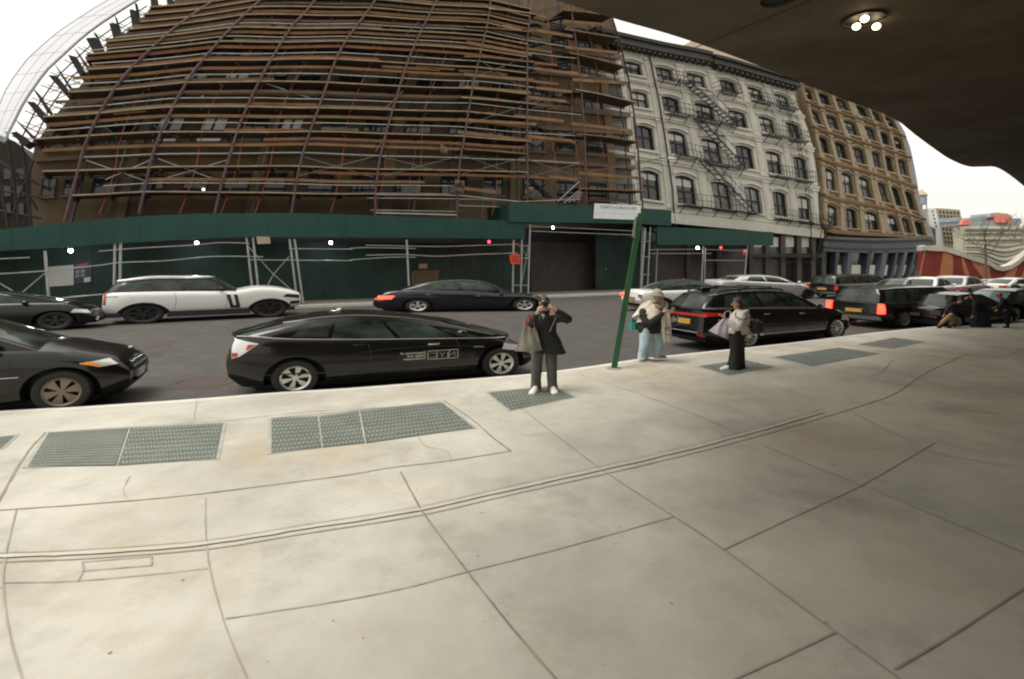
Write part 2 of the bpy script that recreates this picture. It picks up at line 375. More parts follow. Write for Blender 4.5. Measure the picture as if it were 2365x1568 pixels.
# joints cut in the slabs: shallow dark grooves, 4 mm sheets
RZ = [0]
def ribbon(px, w, mi, z=.004, rag=.18, n=7):
    RZ[0] += 1; z = z+RZ[0]*.0002+(.006 if mi == 2 and z < .005 else 0)
    if mi == 1 and w < .021: mi = 3
    w *= .55 if mi == 1 else (.62 if mi == 3 else .8)
    pts = cr([G(*p) for p in px], n); L = []; Rr = []
    for i, p in enumerate(pts):
        t = (pts[min(i+1,len(pts)-1)]-pts[max(i-1,0)]).normalized(); s = Vector((t.y,-t.x,0)); ww = w*(1+random.uniform(-rag,rag)*1.6)
        j = s*random.uniform(-.3,.3)*w*rag*2
        L.append(p+s*ww/2+j+Vector((0,0,z))); Rr.append(p-s*ww/2+j+Vector((0,0,z)))
    vs = L+Rr; k = len(L); walk.add(vs, [(i, i+1, k+i+1, k+i) for i in range(k-1)], mi)
c8 = lambda x, y: (x, y+923.8)
main_j = [c8(-60,377),c8(0,375),c8(200,367),c8(480,345),c8(700,310),c8(970,267),c8(1200,215),c8(1500,148),c8(1700,98),c8(1900,41),(2000,934),(2070,908),(2130,866),(2180,842),(2240,818),(2300,829),(2400,792)]
ribbon(main_j, .034, 1)
ribbon([(x, y-21) for x, y in main_j[:10]], .012, 3, z=.005)
ribbon([(x, y-12) for x, y in main_j[:10]], .055, 2)
ribbon([(-40,1181),(0,1179),(215,1164),(420,1146),(600,1124),(800,1098),(900,1081),(1040,1064),(1180,1042)], .034, 1)
ribbon([(1180,1042),(1140,1012),(1085,965),(1025,925)], .04, 1)
ribbon([(1025,925),(900,940),(700,952),(520,972),(300,986),(105,999)], .02, 1)
ribbon([(105,999),(60,1050),(0,1152),(-60,1260)], .04, 1)
ribbon([(475,1150),(474,1200),(478,1270),(490,1340),(515,1430),(545,1510),(585,1600)], .016, 1)
ribbon([(925,1090),(950,1137),(985,1196),(1080,1322),(1180,1448),(1320,1612)], .03, 1)
ribbon([(1195,935),(1300,1018),(1412,1100),(1560,1196),(1680,1276),(1930,1461),(2120,1600)], .02, 1)
ribbon([(1340,865),(1480,912),(1620,964),(1740,1018),(1850,1066),(1990,1121),(2180,1200),(2420,1300)], .016, 1)
ribbon([(520,1430),(780,1390),(940,1358),(1080,1321),(1300,1266),(1556,1194)], .015, 1)
ribbon([(1672,1270),(1830,1196),(1990,1121),(2090,1064),(2160,1022)], .018, 1)
ribbon([(1690,1572),(1810,1518),(1930,1461)], .02, 1); ribbon([(2065,1548),(2220,1455),(2420,1322)], .018, 1)
ribbon([(2050,912),(2140,948),(2230,938),(2400,968)], .014, 1)
ribbon([(1560,846),(1500,868),(1400,888)], .012, 1); ribbon([(1620,878),(1760,852),(1960,822),(2160,792)], .012, 1)
ribbon([(1740,868),(1830,906),(1950,946),(2060,1000),(2180,1050),(2400,1085)], .014, 1)
ribbon([(455,923),(448,968)], .012, 1); ribbon([(38,1175),(12,1290),(8,1360),(14,1420),(30,1500),(60,1600)], .016, 1)
ribbon([(5,1347),(160,1344),(330,1330),(480,1314)], .014, 1)
[ribbon([p_, q_], .016, 1) for p_, q_ in (((190,1299),(350,1286)),((350,1286),(350,1307)),((350,1307),(192,1320)),((192,1320),(190,1299)))]; ribbon([(192,1320),(180,1345)], .01, 1)
ribbon([(965,1010),(985,1032),(1030,1042),(1043,1068)], .012, 1, rag=.5); ribbon([(300,1100),(285,1130),(291,1150)], .008, 1, rag=.5)
ribbon([(1780,826),(1990,870),(2062,832)], .02, 1); ribbon([(1780,826),(1930,798)], .014, 1)
for _ in range(70):   # trodden gum and grit
    y = random.uniform(2.6, 11); x = random.uniform(-.95, .7)*y; r_ = random.uniform(.005,.014); a0 = random.random()*6
    if all((Vector((x,y,0))-q).length > .6 for q in KERB) and y < interp([(-20,4),(-9,7.2),(-4,9),(0,10.3),(5,12.5),(12,15)], x)-.4:
        walk.add([(x+r_*math.cos(a0+k)*random.uniform(.7,1.2), y+r_*math.sin(a0+k)*random.uniform(.7,1.2), .0035) for k in (0,1.05,2.1,3.14,4.2,5.25)], [(0,1,2,3,4,5)], random.choice((1,3,3)))
struct(walk.build('pavement', ['walk','joint','jointlight','jointfaint']))
# ---- steel access hatches set in the pavement
def hatch(leaves, label, ribs=True, dark=None, frame=True, grp='steel hatches in the pavement'):
    cs = [G(*p) for l in leaves for p in l['q']]; c = sum(cs, Vector())/len(cs)
    t = thing('access_hatch', label, 'access hatch', (c.x, c.y, 0), grp); inv = Vector((-c.x,-c.y,0))
    for l in leaves:
        a, b, cc, d = [G(*p)+inv+Vector((0,0,.008)) for p in l['q']]
        mb = MB(); mb.hexa([p-Vector((0,0,.006)) for p in (a,b,cc,d)]+[a,b,cc,d])
        if l.get('ribs'):
            nu, nv = l['ribs']
            P = lambda u, v: (a*(1-u)+b*u)*(1-v)+(d*(1-u)+cc*u)*v+Vector((0,0,.004))
            for i in range(nu):
                for j in range(nv):
                    u, v = (i+.5+(.25 if j%2 else -.25))/nu, (j+.5)/nv; du, dv = .40/nu, .30/nv
                    if not (.01 < u < .99): continue
                    mb.quad(P(u-du,v-dv*.5*(1 if (i+j)%2 else -1)), P(u,v-dv), P(u+du,v+dv*.5*(1 if (i+j)%2 else -1)), P(u,v+dv), 1)
        mb.build('leaf', ['plate','plate_rib'], t)
    if frame:
        q = [leaves[0]['q'][0], leaves[-1]['q'][1], leaves[-1]['q'][2], leaves[0]['q'][3]]
        w = [G(*p)+inv+Vector((0,0,.006)) for p in q]; cc = sum(w, Vector())/4; mb = MB()
        for i in range(4):
            p, r = w[i], w[(i+1)%4]; e = .05
            mb.quad(p, r, r+(r-cc).normalized()*e, p+(p-cc).normalized()*e)
        mb.build('frame', 'frame_steel', t)
hatch([dict(q=[(113,1000),(297,989),(268,1076),(64,1079)], ribs=(34,14)), dict(q=[(301,989),(515,978),(499,1060),(272,1076)], ribs=(27,9))], 'worn grey steel hatch of two leaves at the left, one finely and one coarsely ribbed')
hatch([dict(q=[(627,967),(733,962),(742,1034),(627,1047)], ribs=(12,9)), dict(q=[(737,962),(828,950),(842,1024),(746,1034)], ribs=(11,9)), dict(q=[(832,950),(1020,930),(1094,989),(846,1024)], ribs=(27,9))], 'widest ribbed steel hatch of three leaves, in front of the car with white door lettering')
hatch([dict(q=[(1127,907),(1272,892),(1325,917),(1178,948)], ribs=(18,7))], 'ribbed steel hatch under the shoes of the person with the camera')
hatch([dict(q=[(1614,846),(1716,831),(1786,847),(1684,867)], ribs=(16,6))], 'steel hatch under the shoes of the person with the black backpack')
hatch([dict(q=[(1789,825),(1938,803),(2030,817),(1876,846)])], 'long smooth grey hatch beside the front wheel of the black crossover')
hatch([dict(q=[(1982,796),(2064,780),(2137,790),(2062,805)])], 'small smooth grey hatch farthest along the pavement')
hatch([dict(q=[(-60,1018),(36,1006),(4,1036),(-90,1046)])], 'grey hatch cut off by the left edge of the picture')
# asphalt repairs and a utility cover in the road
def patch(px, name, m):
    mb = MB(); mb.add([G(x, y, ROADZ+.004) for x, y in px], [tuple(range(len(px)))]); return mb.build(name, m)
struct(patch([(330,800),(345,792),(408,785),(385,812),(350,822)], 'road_patch', 'patch'))
t = thing('manhole_cover', 'rusty round utility cover in the road behind the car with door lettering', 'manhole cover', tuple(G(470,882,ROADZ)))
mb = MB(); mb.lathe((0,0,.002), [(.001,.012),(.42,.012),(.45,.0)], 24); mb.build('lid', 'patch', t)
mb = MB(); mb.lathe((0,0,.002), [(.46,.0),(.47,.010),(.60,.010),(.62,.0)], 24); mb.build('ring', 'rust', t)
# ================================================================== far side of the street
FA = R(30)
S = Plane(G(690,703), FA)               # front of the pavement shed
SF = S.shifted(-.9)                     # front row of the scaffold
SB = S.shifted(-2.3)                    # back row
WL = S.shifted(-3.2)                    # house fronts
def along(pl, s, d=0, z=0): return pl.p+pl.d*s+pl.n*d+Vector((0,0,z))
mb = MB(); 
mb.hexa([along(S,-60,.75,-.3), along(S,75,.75,-.3), along(S,75,-3.2,-.3), along(S,-60,-3.2,-.3), along(S,-60,.75,0), along(S,75,.75,0), along(S,75,-3.2,0), along(S,-60,-3.2,0)])
struct(mb.build('far_pavement', 'farwalk'))
mb = MB()
mb.hexa([along(S,-60,.95,-.3), along(S,75,.95,-.3), along(S,75,.752,-.3), along(S,-60,.752,-.3), along(S,-60,.95,.004), along(S,75,.95,.004), along(S,75,.752,.004), along(S,-60,.752,.004)])
struct(mb.build('far_kerb', 'kerb'))

# ---- pavement shed
shed = thing('pavement_shed', 'dark green plywood pavement shed on steel posts, with a taller bay at the gateway', 'pavement shed', tuple(along(S,0)), 'pavement sheds')
shed2 = thing('pavement_shed', 'lower green pavement shed on posts in front of the white building', 'pavement shed', tuple(along(S,26)), 'pavement sheds')
def lo(parent, pts):  # world -> parent's local
    return [Vector(p)-parent.location for p in pts]
def strip(parent, top, bot, name, m, d=0.0, th=.05, npan=None, pl=S, jitter=.006):
    """panels between two picture polylines laid on a plane"""
    x0, x1 = top[0][0], top[-1][0]; n = npan or max(1, int((x1-x0)/58)); mb = MB()
    for i in range(n):
        xa, xb = x0+(x1-x0)*i/n, x0+(x1-x0)*(i+1)/n; g = .18; j = random.uniform(-jitter, jitter)
        q = [(xa+g, interp(bot, xa)), (xb-g, interp(bot, xb)), (xb-g, interp(top, xb)), (xa+g, interp(top, xa))]
        f = lo(parent, [pl.at(*p, d+j) for p in q]); b = [p-pl.n*th for p in f]
        mb.hexa(b+f)
    return mb.build(name, m, parent)
def roofslab(parent, bot, name, m, dback=-3.1, n=12, lift=.12, pl=S):
    x0, x1 = bot[0][0], bot[-1][0]; mb = MB(); F0 = []; B0 = []
    for i in range(n+1):
        x = x0+(x1-x0)*i/n; p = pl.at(x, interp(bot, x), -.06)+Vector((0,0,lift)); F0.append(p); B0.append(p+pl.n*(dback+.06))
    F0 = lo(parent, F0); B0 = lo(parent, B0); up = Vector((0,0,.12))
    for i in range(n): mb.hexa([F0[i], F0[i+1], B0[i+1], B0[i], F0[i]+up, F0[i+1]+up, B0[i+1]+up, B0[i]+up])
    mb.build(name, m, parent)
topA = [(-330,560),(-100,541),(0,530),(100,520),(290,501),(460,493),(690,492),(870,498),(1050,505),(1213,511)]
botA = [(-330,610),(-100,590),(0,579),(105,574),(262,562),(448,552),(567,547),(808,548),(1060,550),(1213,552)]
strip(shed, topA, botA, 'parapet', 'green'); roofslab(shed, botA, 'roof', 'greendark', n=20)
topB = [(1174,470.5),(1370,476),(1478,481),(1548,485)]; botB = [(1174,513),(1212,513),(1487,517),(1548,522)]
strip(shed, topB, botB, 'parapet', 'green', d=.12, npan=5); roofslab(shed, botB, 'roof', 'greendark', n=6)
a = S.at(1174,470.5,.12); b = S.at(1174,513,.12); a2 = a-S.n*2.9; b2 = b-S.n*2.9
mb = MB(); w = S.d*.05; q = lo(shed, [a,b,b2,a2]); mb.hexa([p-w for p in q]+q); mb.build('side_panel', 'greendark', shed)
topC = [(1518,523.5),(1650,529),(1786,536)]; botC = [(1518,565),(1650,566),(1786,567)]
strip(shed2, topC, botC, 'parapet', 'green', npan=5); roofslab(shed2, botC, 'roof', 'greendark', n=6)
def postpts(c, top, bot, d, pl=S):
    A = pl.at(*c(*top), d); B = pl.at(*c(*bot), d); dz = A.z-B.z; B2 = A+(B-A)*((A.z)/dz); return A, B2
def post(parent, c, top, bot, d=-.15, r=.055):
    A, B = postpts(c, top, bot, d); A = A+Vector((0,0,.12)); mb = MB(); mb.tube(lo(parent, [A, B]), r, 8); o = mb.build('post', 'steel', parent, smooth=40)
    mb = MB(); q = lo(parent, [B])[0]; mb.box((q.x,q.y,.03), .3, .3, .06, FA); mb.build('base_plate', 'plank_b', o)
    o.children[0].location = (0,0,0)
def rail(parent, c, pts, d=-.1, r=.028, name='rail', m='steel'):
    P = cr(lo(parent, [S.at(*c(*p), d) for p in pts]), 4) if len(pts) > 2 else lo(parent, [S.at(*c(*p), d) for p in pts])
    mb = MB(); mb.tube(P, r, 6); mb.build(name, m, parent, smooth=40)
for tp, bt in (((290,270),(315,560)),((757,220),(750,500)),((792,215),(790,470)),((1630,180),(1665,490)),((1672,180),(1705,490)),((1915,190),(1952,480)),((1947,190),(2005,600))): post(shed, c4, tp, bt)
for tp, bt in (((425,400),(440,705)),((1217,400),(1210,770)),((1278,380),(1270,770)),((1338,280),(1325,775)),((2192,310),(2160,740))): post(shed, c5, tp, bt, r=.06)
for tp, bt, d in (((358,430),(335,880),-.1),((378,420),(362,880),-.6),((405,420),(384,880),-.15)): post(shed, c6, tp, bt, d)
for tp, bt, d in (((562,590),(550,850),-1.5),((822,570),(805,850),-.12),((921,580),(912,860),-1.2),((1167,560),(1145,790),-.12)): post(shed2, c6, tp, bt, d)
for pts in ([(-60,412),(0,405),(300,385),(640,350),(800,330),(1100,318),(1400,290),(1740,292)],[(650,255),(900,235),(1270,215),(1450,198),(1650,203)],[(1640,312),(2000,315),(2330,318)],[(1910,238),(2330,242)],[(350,570),(680,540)],[(-60,308),(190,296)]): rail(shed, c4, pts)
for pts in ([(-60,440),(120,545),(290,400)],[(1640,222),(1800,400),(1935,520)],[(1912,290),(1810,405),(1770,480)]): rail(shed, c4, [pts[0],pts[1]], -.18, .024, 'brace'); rail(shed, c4, [pts[1],pts[2]], -.18, .024, 'brace')
for pts in ([(0,450),(130,443),(490,450)],[(0,535),(300,515),(490,515)],[(120,425),(450,432),(700,435),(1000,425),(1250,418)],[(120,500),(400,495),(650,507),(900,495),(1240,483)],[(1340,320),(1700,335),(2090,350)],[(1340,285),(2100,320)],[(1250,522),(1330,522)],[(1210,722),(1330,722)],[(1250,430),(1330,430)]): rail(shed, c5, pts)
rail(shed, c5, [(1335,400),(1275,720)], -.18, .024, 'brace'); rail(shed, c5, [(1275,430),(1340,560)], -.18, .02, 'brace')
for pts in ([(335,640),(405,640)],[(345,780),(400,780)],[(365,520),(405,520)]): rail(shed, c6, pts)
for pts in ([(400,585),(820,583),(1160,597)],[(400,615),(880,615)],[(820,668),(1150,670)]): rail(shed2, c6, pts)
# lamps hung under the sheds
def lamp(px, py, m, label, d=-.9, r=.085, pl=S, cage=True):
    p = pl.at(px, py, d); t = thing('shed_lamp', label, 'lamp', tuple(p), 'lamps under the sheds')
    mb = MB(); mb.sphere((0,0,0), r, r, r*1.15, 20, 12); mb.build('bulb', m, t, smooth=60)
    mb = MB(); mb.lathe((0,0,r*.9), [(.001,.16),(.05,.16),(.06,.02),(r*.9,0)], 12); mb.build('holder', 'trimblack', t, smooth=40)
    ld = bpy.data.lights.new('lamp_light', 'POINT'); ld.energy = 16 if m == 'lampw' else 8; ld.color = (.85,.94,1) if m == 'lampw' else (1,.08,.06); ld.shadow_soft_size = .12
    lo_ = bpy.data.objects.new('lamp_light', ld); COL.objects.link(lo_); lo_.parent = t; lo_.location = (0,0,-.25)
lamp(153,578,'lampw','white lamp under the green shed, above the pale notice board at the left')
lamp(454,560,'lampw','white lamp under the green shed, above the roof of the white off-roader')
lamp(772,559,'lampw','white lamp under the green shed, between the white off-roader and the dark saloon')
lamp(1300,523,'lampw','white lamp hanging in the taller gateway bay of the shed', d=-1.2)
lamp(1632,572,'lampw','white lamp under the lower shed by the white building', r=.12)
lamp(1145,557,'lampr','red lamp under the green shed beside the gateway')
lamp(1686,571,'lampr','red lamp under the lower shed by the white building')
# hoarding behind the shed
def wallpiece(name, label, cat, x0, x1, topf, pl, m, th=.06, zb=0.0, npan=8, parent=None, pname=None):
    own = parent is None
    A = pl.at(x0, 690); B = pl.at(x1, 690)
    t = thing(name, label, cat, (A.x, A.y, 0)) if own else parent
    mb = MB()
    for i in range(npan):
        xa, xb = x0+(x1-x0)*i/npan, x0+(x1-x0)*(i+1)/npan; j = random.uniform(-.01,.01)
        pa, pb = pl.at(xa, topf), pl.at(xb, topf); g = (pb-pa).normalized()*.006; n = pl.n
        a, b = Vector((pa.x,pa.y,zb))+g+n*j, Vector((pb.x,pb.y,zb))-g+n*j; at, bt = Vector((a.x,a.y,pa.z)), Vector((b.x,b.y,pb.z))
        f = lo(t, [a,b,bt,at]); mb.hexa([p-n*th for p in f]+f)
    mb.build(pname or 'panel', m, t); return t
h1 = wallpiece('plywood_hoarding', 'long dark green plywood hoarding behind the shed posts', 'hoarding', -320, 1222, 560, S.shifted(-2.7), 'greendark', npan=26)
h2 = wallpiece('plywood_hoarding', 'short dark green plywood hoarding at the right of the gateway shutter', 'hoarding', 1376, 1508, 535, S.shifted(-2.5), 'greendark', npan=3)
mb = MB(); p = S.shifted(-2.5).at(*c5(1886,600), .05); mb.box(tuple(p-h2.location), .12, .05, .16, FA); mb.build('latch', 'chrome', h2)
mb = MB(); q = S.shifted(-2.7)
f = lo(h1, [q.at(*c5(*p_), .02) for p_ in ((455,620),(655,612),(655,740),(455,740))]); mb.hexa([p_-q.n*.03 for p_ in f]+f); mb.build('plywood_patch', 'brownwall', h1)
mb = MB()
for aa in (((455,622),(655,612)),((630,620),(632,740)),((462,622),(462,740))):
    mb.tube(lo(h1, [q.at(*c5(*p_), .06) for p_ in aa]), .05, 4)
mb.build('timber_frame', 'plank', h1)
# notices on the hoarding and posts
def sign_on(c, quad, name, label, cat, m, pl=S, d=.03, th=.02, grp=None):
    f = [pl.at(*c(*p), d) for p in quad]; o = sum(f, Vector())/4; t = thing(name, label, cat, tuple(o), grp)
    mb = MB(); f = lo(t, f); mb.hexa([p-pl.n*th for p in f]+f); mb.build('panel', m, t); t['_'] = 0; del t['_']
    A, B, C_, D = f
    return t, (lambda u, v: (A*(1-u)+B*u)*(1-v)+(D*(1-u)+C_*u)*v+pl.n*.006)
hb = S.shifted(-2.7)
sign_on(c4, [(322,490),(487,478),(487,345),(318,358)], 'notice_board', 'large blank pale notice board fixed behind the shed rail at the left', 'notice board', 'paper', hb, .04)
t, fn = sign_on(c4, [(490,470),(608,460),(606,315),(490,340)], 'permit_board', 'dark board of permits with a red strip and a white sheet', 'notice board', 'paper_blue', hb, .04)
mb = MB(); mb.quad(fn(.1,.78), fn(.75,.84), fn(.75,.93), fn(.1,.9)); mb.build('red_strip', 'signred', t)
mb = MB(); mb.quad(fn(.55,.02), fn(.92,.05), fn(.92,.26), fn(.55,.24)); mb.build('white_sheet', 'paper', t)
mb = MB(); [mb.quad(fn(.08+.3*i,.1+.2*j), fn(.3+.3*i,.1+.2*j), fn(.3+.3*i,.25+.2*j), fn(.08+.3*i,.25+.2*j)) for i in range(2) for j in range(1,3)]; mb.build('printed_sheet', 'greyp', t)
sign_on(c4, [(1700,208),(1786,204),(1782,160),(1692,158)], 'shed_notice', 'faded pink notice tucked under the shed edge beside the braced posts', 'notice', 'pinksign', S, .02)
sign_on(c5, [(507,598),(568,596),(566,562),(505,564)], 'small_notice', 'small faded pink notice on the hoarding above the dark saloon', 'notice', 'pinksign', hb, .05)
t, fn = sign_on(c5, [(1182,560),(1252,565),(1246,488),(1176,497)], 'warning_sign', 'vermilion sign with dark print strapped to the shed post at the gateway', 'sign', 'vermilion', S, .06)
mb = MB()
for v, us in ((.72,((.15,.4),(.5,.85))),(.5,((.2,.55),(.62,.8))),(.28,((.15,.3),(.4,.85)))):
    for a, b in us: mb.quad(fn(a,v-.06), fn(b,v-.06), fn(b,v+.06), fn(a,v+.06))
mb.build('print', 'signdark', t)
t, fn = sign_on(c6, [(1118,624),(1144,624),(1144,583),(1118,583)], 'warning_sign', 'small orange sign on the corner post of the lower shed', 'sign', 'vermilion', S, .06)
mb = MB(); mb.quad(fn(.15,.55), fn(.85,.55), fn(.85,.85), fn(.15,.85)); mb.build('pale_panel', 'signwhite', t)
# address board, seen in the mirror so the letters read backwards
t, fn = sign_on(cS, [(180,620),(1410,660),(1420,285),(210,225)], 'address_board', 'white address board reading 250 CHURCH STREET backwards on the green shed', 'sign', 'signwhite', S, .2, .03)
text_mesh('250 CHURCH STREET', 1.0, lambda x, y: fn(.905+x*.0848, .70+y*.245), 'lettering', 'signtext', t, bold=.016)
text_mesh('COLUMBIA PROPERTY TRUST', 1.0, lambda x, y: fn(.90+x*.0625, .33+y*.11), 'small_lettering', 'signtext_pale', t, bold=.0)
mb = MB(); mb.quad(fn(.02,.615), fn(.97,.615), fn(.97,.623), fn(.02,.623)); mb.build('rule', 'signtext_pale', t)
# ================================================================== scaffolded brick building
def C(c, *pts): return sorted([c(*p) for p in pts], key=lambda q: q[1])
U = [
 C(c1,(30,930),(160,670),(300,470),(440,340),(560,230),(700,130),(890,10)),
 C(c1,(430,1450),(500,1180),(560,950),(640,780),(730,620),(860,450),(1010,310),(1130,200),(1250,110),(1370,30)),
 C(c1,(920,1400),(970,1180),(1010,1000),(1080,830),(1180,630),(1290,450),(1430,290),(1520,190),(1620,90),(1720,0)),
 C(c1,(1420,1400),(1470,1180),(1520,1020),(1570,850),(1660,640),(1740,480),(1850,290),(1920,180),(2010,90),(2080,0)),
 C(c2,(-55,1400),(-25,1200),(20,1000),(80,830),(150,640),(230,400),(330,220),(410,130),(490,10)),
 C(c2,(495,1400),(502,1200),(530,1030),(580,830),(650,600),(700,430),(790,220),(890,30)),
 C(c2,(1035,1440),(1050,1100),(1090,880),(1130,620),(1190,350),(1240,150),(1260,0)),
 C(c2,(1503,1270),(1500,900),(1500,550),(1500,250),(1525,50)),
 C(c2,(1890,1320),(1880,900),(1850,500),(1810,200),(1790,50)),
 C(c2,(2262,1350),(2220,850),(2170,520),(2110,270),(2060,110))]
WEDGE = C(c1,(205,1500),(205,1350),(208,1000),(330,800),(460,650),(560,530),(660,370),(760,280),(870,200),(1000,130),(1100,40),(1200,-40))
RI = [.93,.962,1,1,1,.98,.965,.93,.90,.87]
def upx(line, y): return interp([(q[1], q[0]) for q in line], y)
def sxy(i, y, cols=U):
    """bay coordinate i and level y (read at the fourth upright) -> picture"""
    k = max(0, min(8, int(math.floor(i)))); f = i-k
    r = RI[k]+(RI[k+1]-RI[k])*f
    py = HY-(HY-y)*r+1.5*math.sin(i*1.7+y*.03)+.5*math.sin(i*4.1+y*.02)
    return (upx(cols[k], py)*(1-f)+upx(cols[k+1], py)*f, py)
WC = [WEDGE]+U[1:]
def spt(i, y, d=0, pl=SF): return pl.at(*sxy(i, y), d)
def wpt(i, y, d=0): return WL.at(*sxy(i, y, WC), d)
bb = thing('brick_building', 'big dark brown brick building wrapped in scaffolding', 'building', tuple(along(WL,10)))
ys = [520,470,420,370,320,270,225,185,150,115,85,60,40,20,0,-25,-60]
mb = MB(); B = lo
ww = [[wpt(i*.25, y) for i in range(37)] for y in ys]
for row in ww: pass
vs = [p-bb.location for row in ww for p in row]+[p-bb.location-WL.n*9 for row in ww for p in row]; n = 37; N = n*len(ys); fs = []
for j in range(len(ys)-1):
    for i in range(n-1):
        a = j*n+i; fs += [(a,a+1,a+n+1,a+n), (N+a,N+a+n,N+a+n+1,N+a+1)]
    fs += [(j*n, j*n+n, N+j*n+n, N+j*n), (j*n+n-1, N+j*n+n-1, N+j*n+2*n-1, j*n+2*n-1)]
for i in range(n-1): fs += [(i, N+i, N+i+1, i+1), (N-n+i, N-n+i+1, 2*N-n+i+1, 2*N-n+i)]
mb.add(vs, fs); mb.build('wall', 'brownwall', bb)
# ground floor behind the hoarding
mb = MB(); a = WL.at(-330,640); b = WL.at(1530,640)
p0 = [Vector((a.x,a.y,0)), Vector((b.x,b.y,0)), Vector((b.x,b.y,WL.at(1530,500).z)), Vector((a.x,a.y,WL.at(-330,540).z))]
f = lo(bb, [p-WL.n*1.1 for p in p0]); mb.hexa([p-WL.n*7 for p in f]+f); mb.build('ground_floor', 'blackfront', bb)
gx = (1226,1376); pl = S.shifted(-3.6); mb = MB()
for k in range(26):
    za, zb_ = 3.6*k/26, 3.6*(k+1)/26
    A, B_ = pl.at(gx[0],690), pl.at(gx[1],690); f = lo(bb, [Vector((A.x,A.y,za+.012)), Vector((B_.x,B_.y,za+.012)), Vector((B_.x,B_.y,zb_-.012)), Vector((A.x,A.y,zb_-.012))])
    mb.hexa([p-pl.n*.05 for p in f]+[p+pl.n*(.02 if i < 2 else -.015) for i, p in enumerate(f)])
mb.build('roller_shutter', 'shutter', bb)
rows = [(1150,1262,.30),(778,928,.31),(488,592,.31),(312,376,.31),(118,164,.31),(8,40,.31)]
cols_w = [.42,.92,1.42,2.08,2.66,3.2,3.72,4.3,4.85,5.4,5.95,6.5,7.1,7.65,8.2,8.7]
lit = {(1,3),(1,4),(2,3),(2,4),(3,3),(3,4),(4,3),(4,4),(5,4),(5,6),(1,6),(4,1),(2,10)}  # panes painted with sky reflection, no light behind them
for r, (ya, yb, w) in enumerate(rows):
    ya *= .3498; yb *= .3498
    for k, ci in enumerate(cols_w):
        hw = w*.5*(.85 if k in (1,6,11) else 1); mid = ya+(yb-ya)*.56
        f = MB()
        def bar(i0, i1, y0, y1, dd=.10, mi=0):
            q = [wpt(i0,y1,.02), wpt(i1,y1,.02), wpt(i1,y0,.02), wpt(i0,y0,.02)]; q = lo(bb, q); f.hexa(q+[p+WL.n*dd for p in q], mi)
        t = hw*.1; ty = (yb-ya)*.05
        bar(ci-hw-t, ci-hw, ya-ty, yb+ty); bar(ci+hw, ci+hw+t, ya-ty, yb+ty); bar(ci-hw, ci+hw, ya-ty, ya); bar(ci-hw, ci+hw, mid-ty*.6, mid+ty*.6); bar(ci-.015, ci+.015, ya, mid-ty*.6, .06)
        win = f.build('window', 'darkmetal', bb)
        g = MB(); q = [wpt(ci-hw,yb,.04), wpt(ci+hw,yb,.04), wpt(ci+hw,ya,.04), wpt(ci-hw,ya,.04)]; g.quad(*lo(bb, q)); g.build('pane', 'glass_sky_painted' if (r,k) in lit else 'glass', win)
        g = MB(); q = lo(bb, [wpt(ci-hw*1.25,yb+ty*4,.01), wpt(ci+hw*1.25,yb+ty*4,.01), wpt(ci+hw*1.25,yb+ty,.01), wpt(ci-hw*1.25,yb+ty,.01)]); g.hexa(q+[p+WL.n*.18 for p in q]); g.build('sill', 'browntrim', win)
# brick piers and string courses stand proud of the wall
for k in range(len(cols_w)-1):
    if k % 3 == 2:
        c0 = (cols_w[k]+cols_w[k+1])/2; mb = MB()
        for j in range(len(ys)-1):
            q = lo(bb, [wpt(c0-.07,ys[j]), wpt(c0+.07,ys[j]), wpt(c0+.07,ys[j+1]), wpt(c0-.07,ys[j+1])]); mb.hexa(q+[p+WL.n*.22 for p in q])
        mb.build('pier', 'browntrim', bb)
for y in (352,345-80,215,130,66):
    mb = MB()
    for i in range(45):
        q = lo(bb, [wpt(.1+i*.195,y+9), wpt(.1+(i+1)*.195,y+9), wpt(.1+(i+1)*.195,y), wpt(.1+i*.195,y)]); mb.hexa(q+[p+WL.n*.28 for p in q])
    mb.build('string_course', 'browntrim', bb)
# lamps burning inside
for x, y in ((467,220),(635,218),(470,438),(586,422),(744,419)):
    mb = MB(); p = WL.at(x, y, .12)-bb.location; mb.sphere(tuple(p), .075, .075, .075, 16, 10); mb.build('interior_lamp', 'lampwarm', bb, smooth=60)

# ------------------------------------------------------------------ scaffold
sc = thing('scaffolding', 'tall tube scaffold with timber boards and a netted left end before the brown building', 'scaffolding', tuple(along(SF,10)))
def L(pts): return [Vector(p)-sc.location for p in pts]
def upr(k, ya, yb, pl, m, r, n=16, dx=0):
    pts = []
    for j in range(n+1):
        y = ya+(yb-ya)*j/n; q = (upx(U[k], y)+dx, y); a = SF.at(*q); pts.append(a if pl is SF else a-SF.n*1.35)
    mb = MB(); mb.tube(L(pts), r, 7); mb.build('standard', m, sc, smooth=50)
top = {0:-14}; botm = {0:330,1:512,2:494,3:493,4:493,5:500,6:506,7:474,8:476,9:480}
for k in range(10): upr(k, top.get(k, -40), botm[k], SF, 'maroon' if k not in (0,) else 'steel_dull', .066 if k else .05)
for k in range(1,10): upr(k, -40, botm[k]-3, SB, 'blue_post', .06)
for k in (1,3,5,6):   # intermediate slim posts
    pts = [spt(k+.5, y, -1.35) for y in (480,400,300,200,100,20,-30)]; mb = MB(); mb.tube(L(pts), .035, 5); mb.build('standard', 'steel_dull', sc, smooth=50)
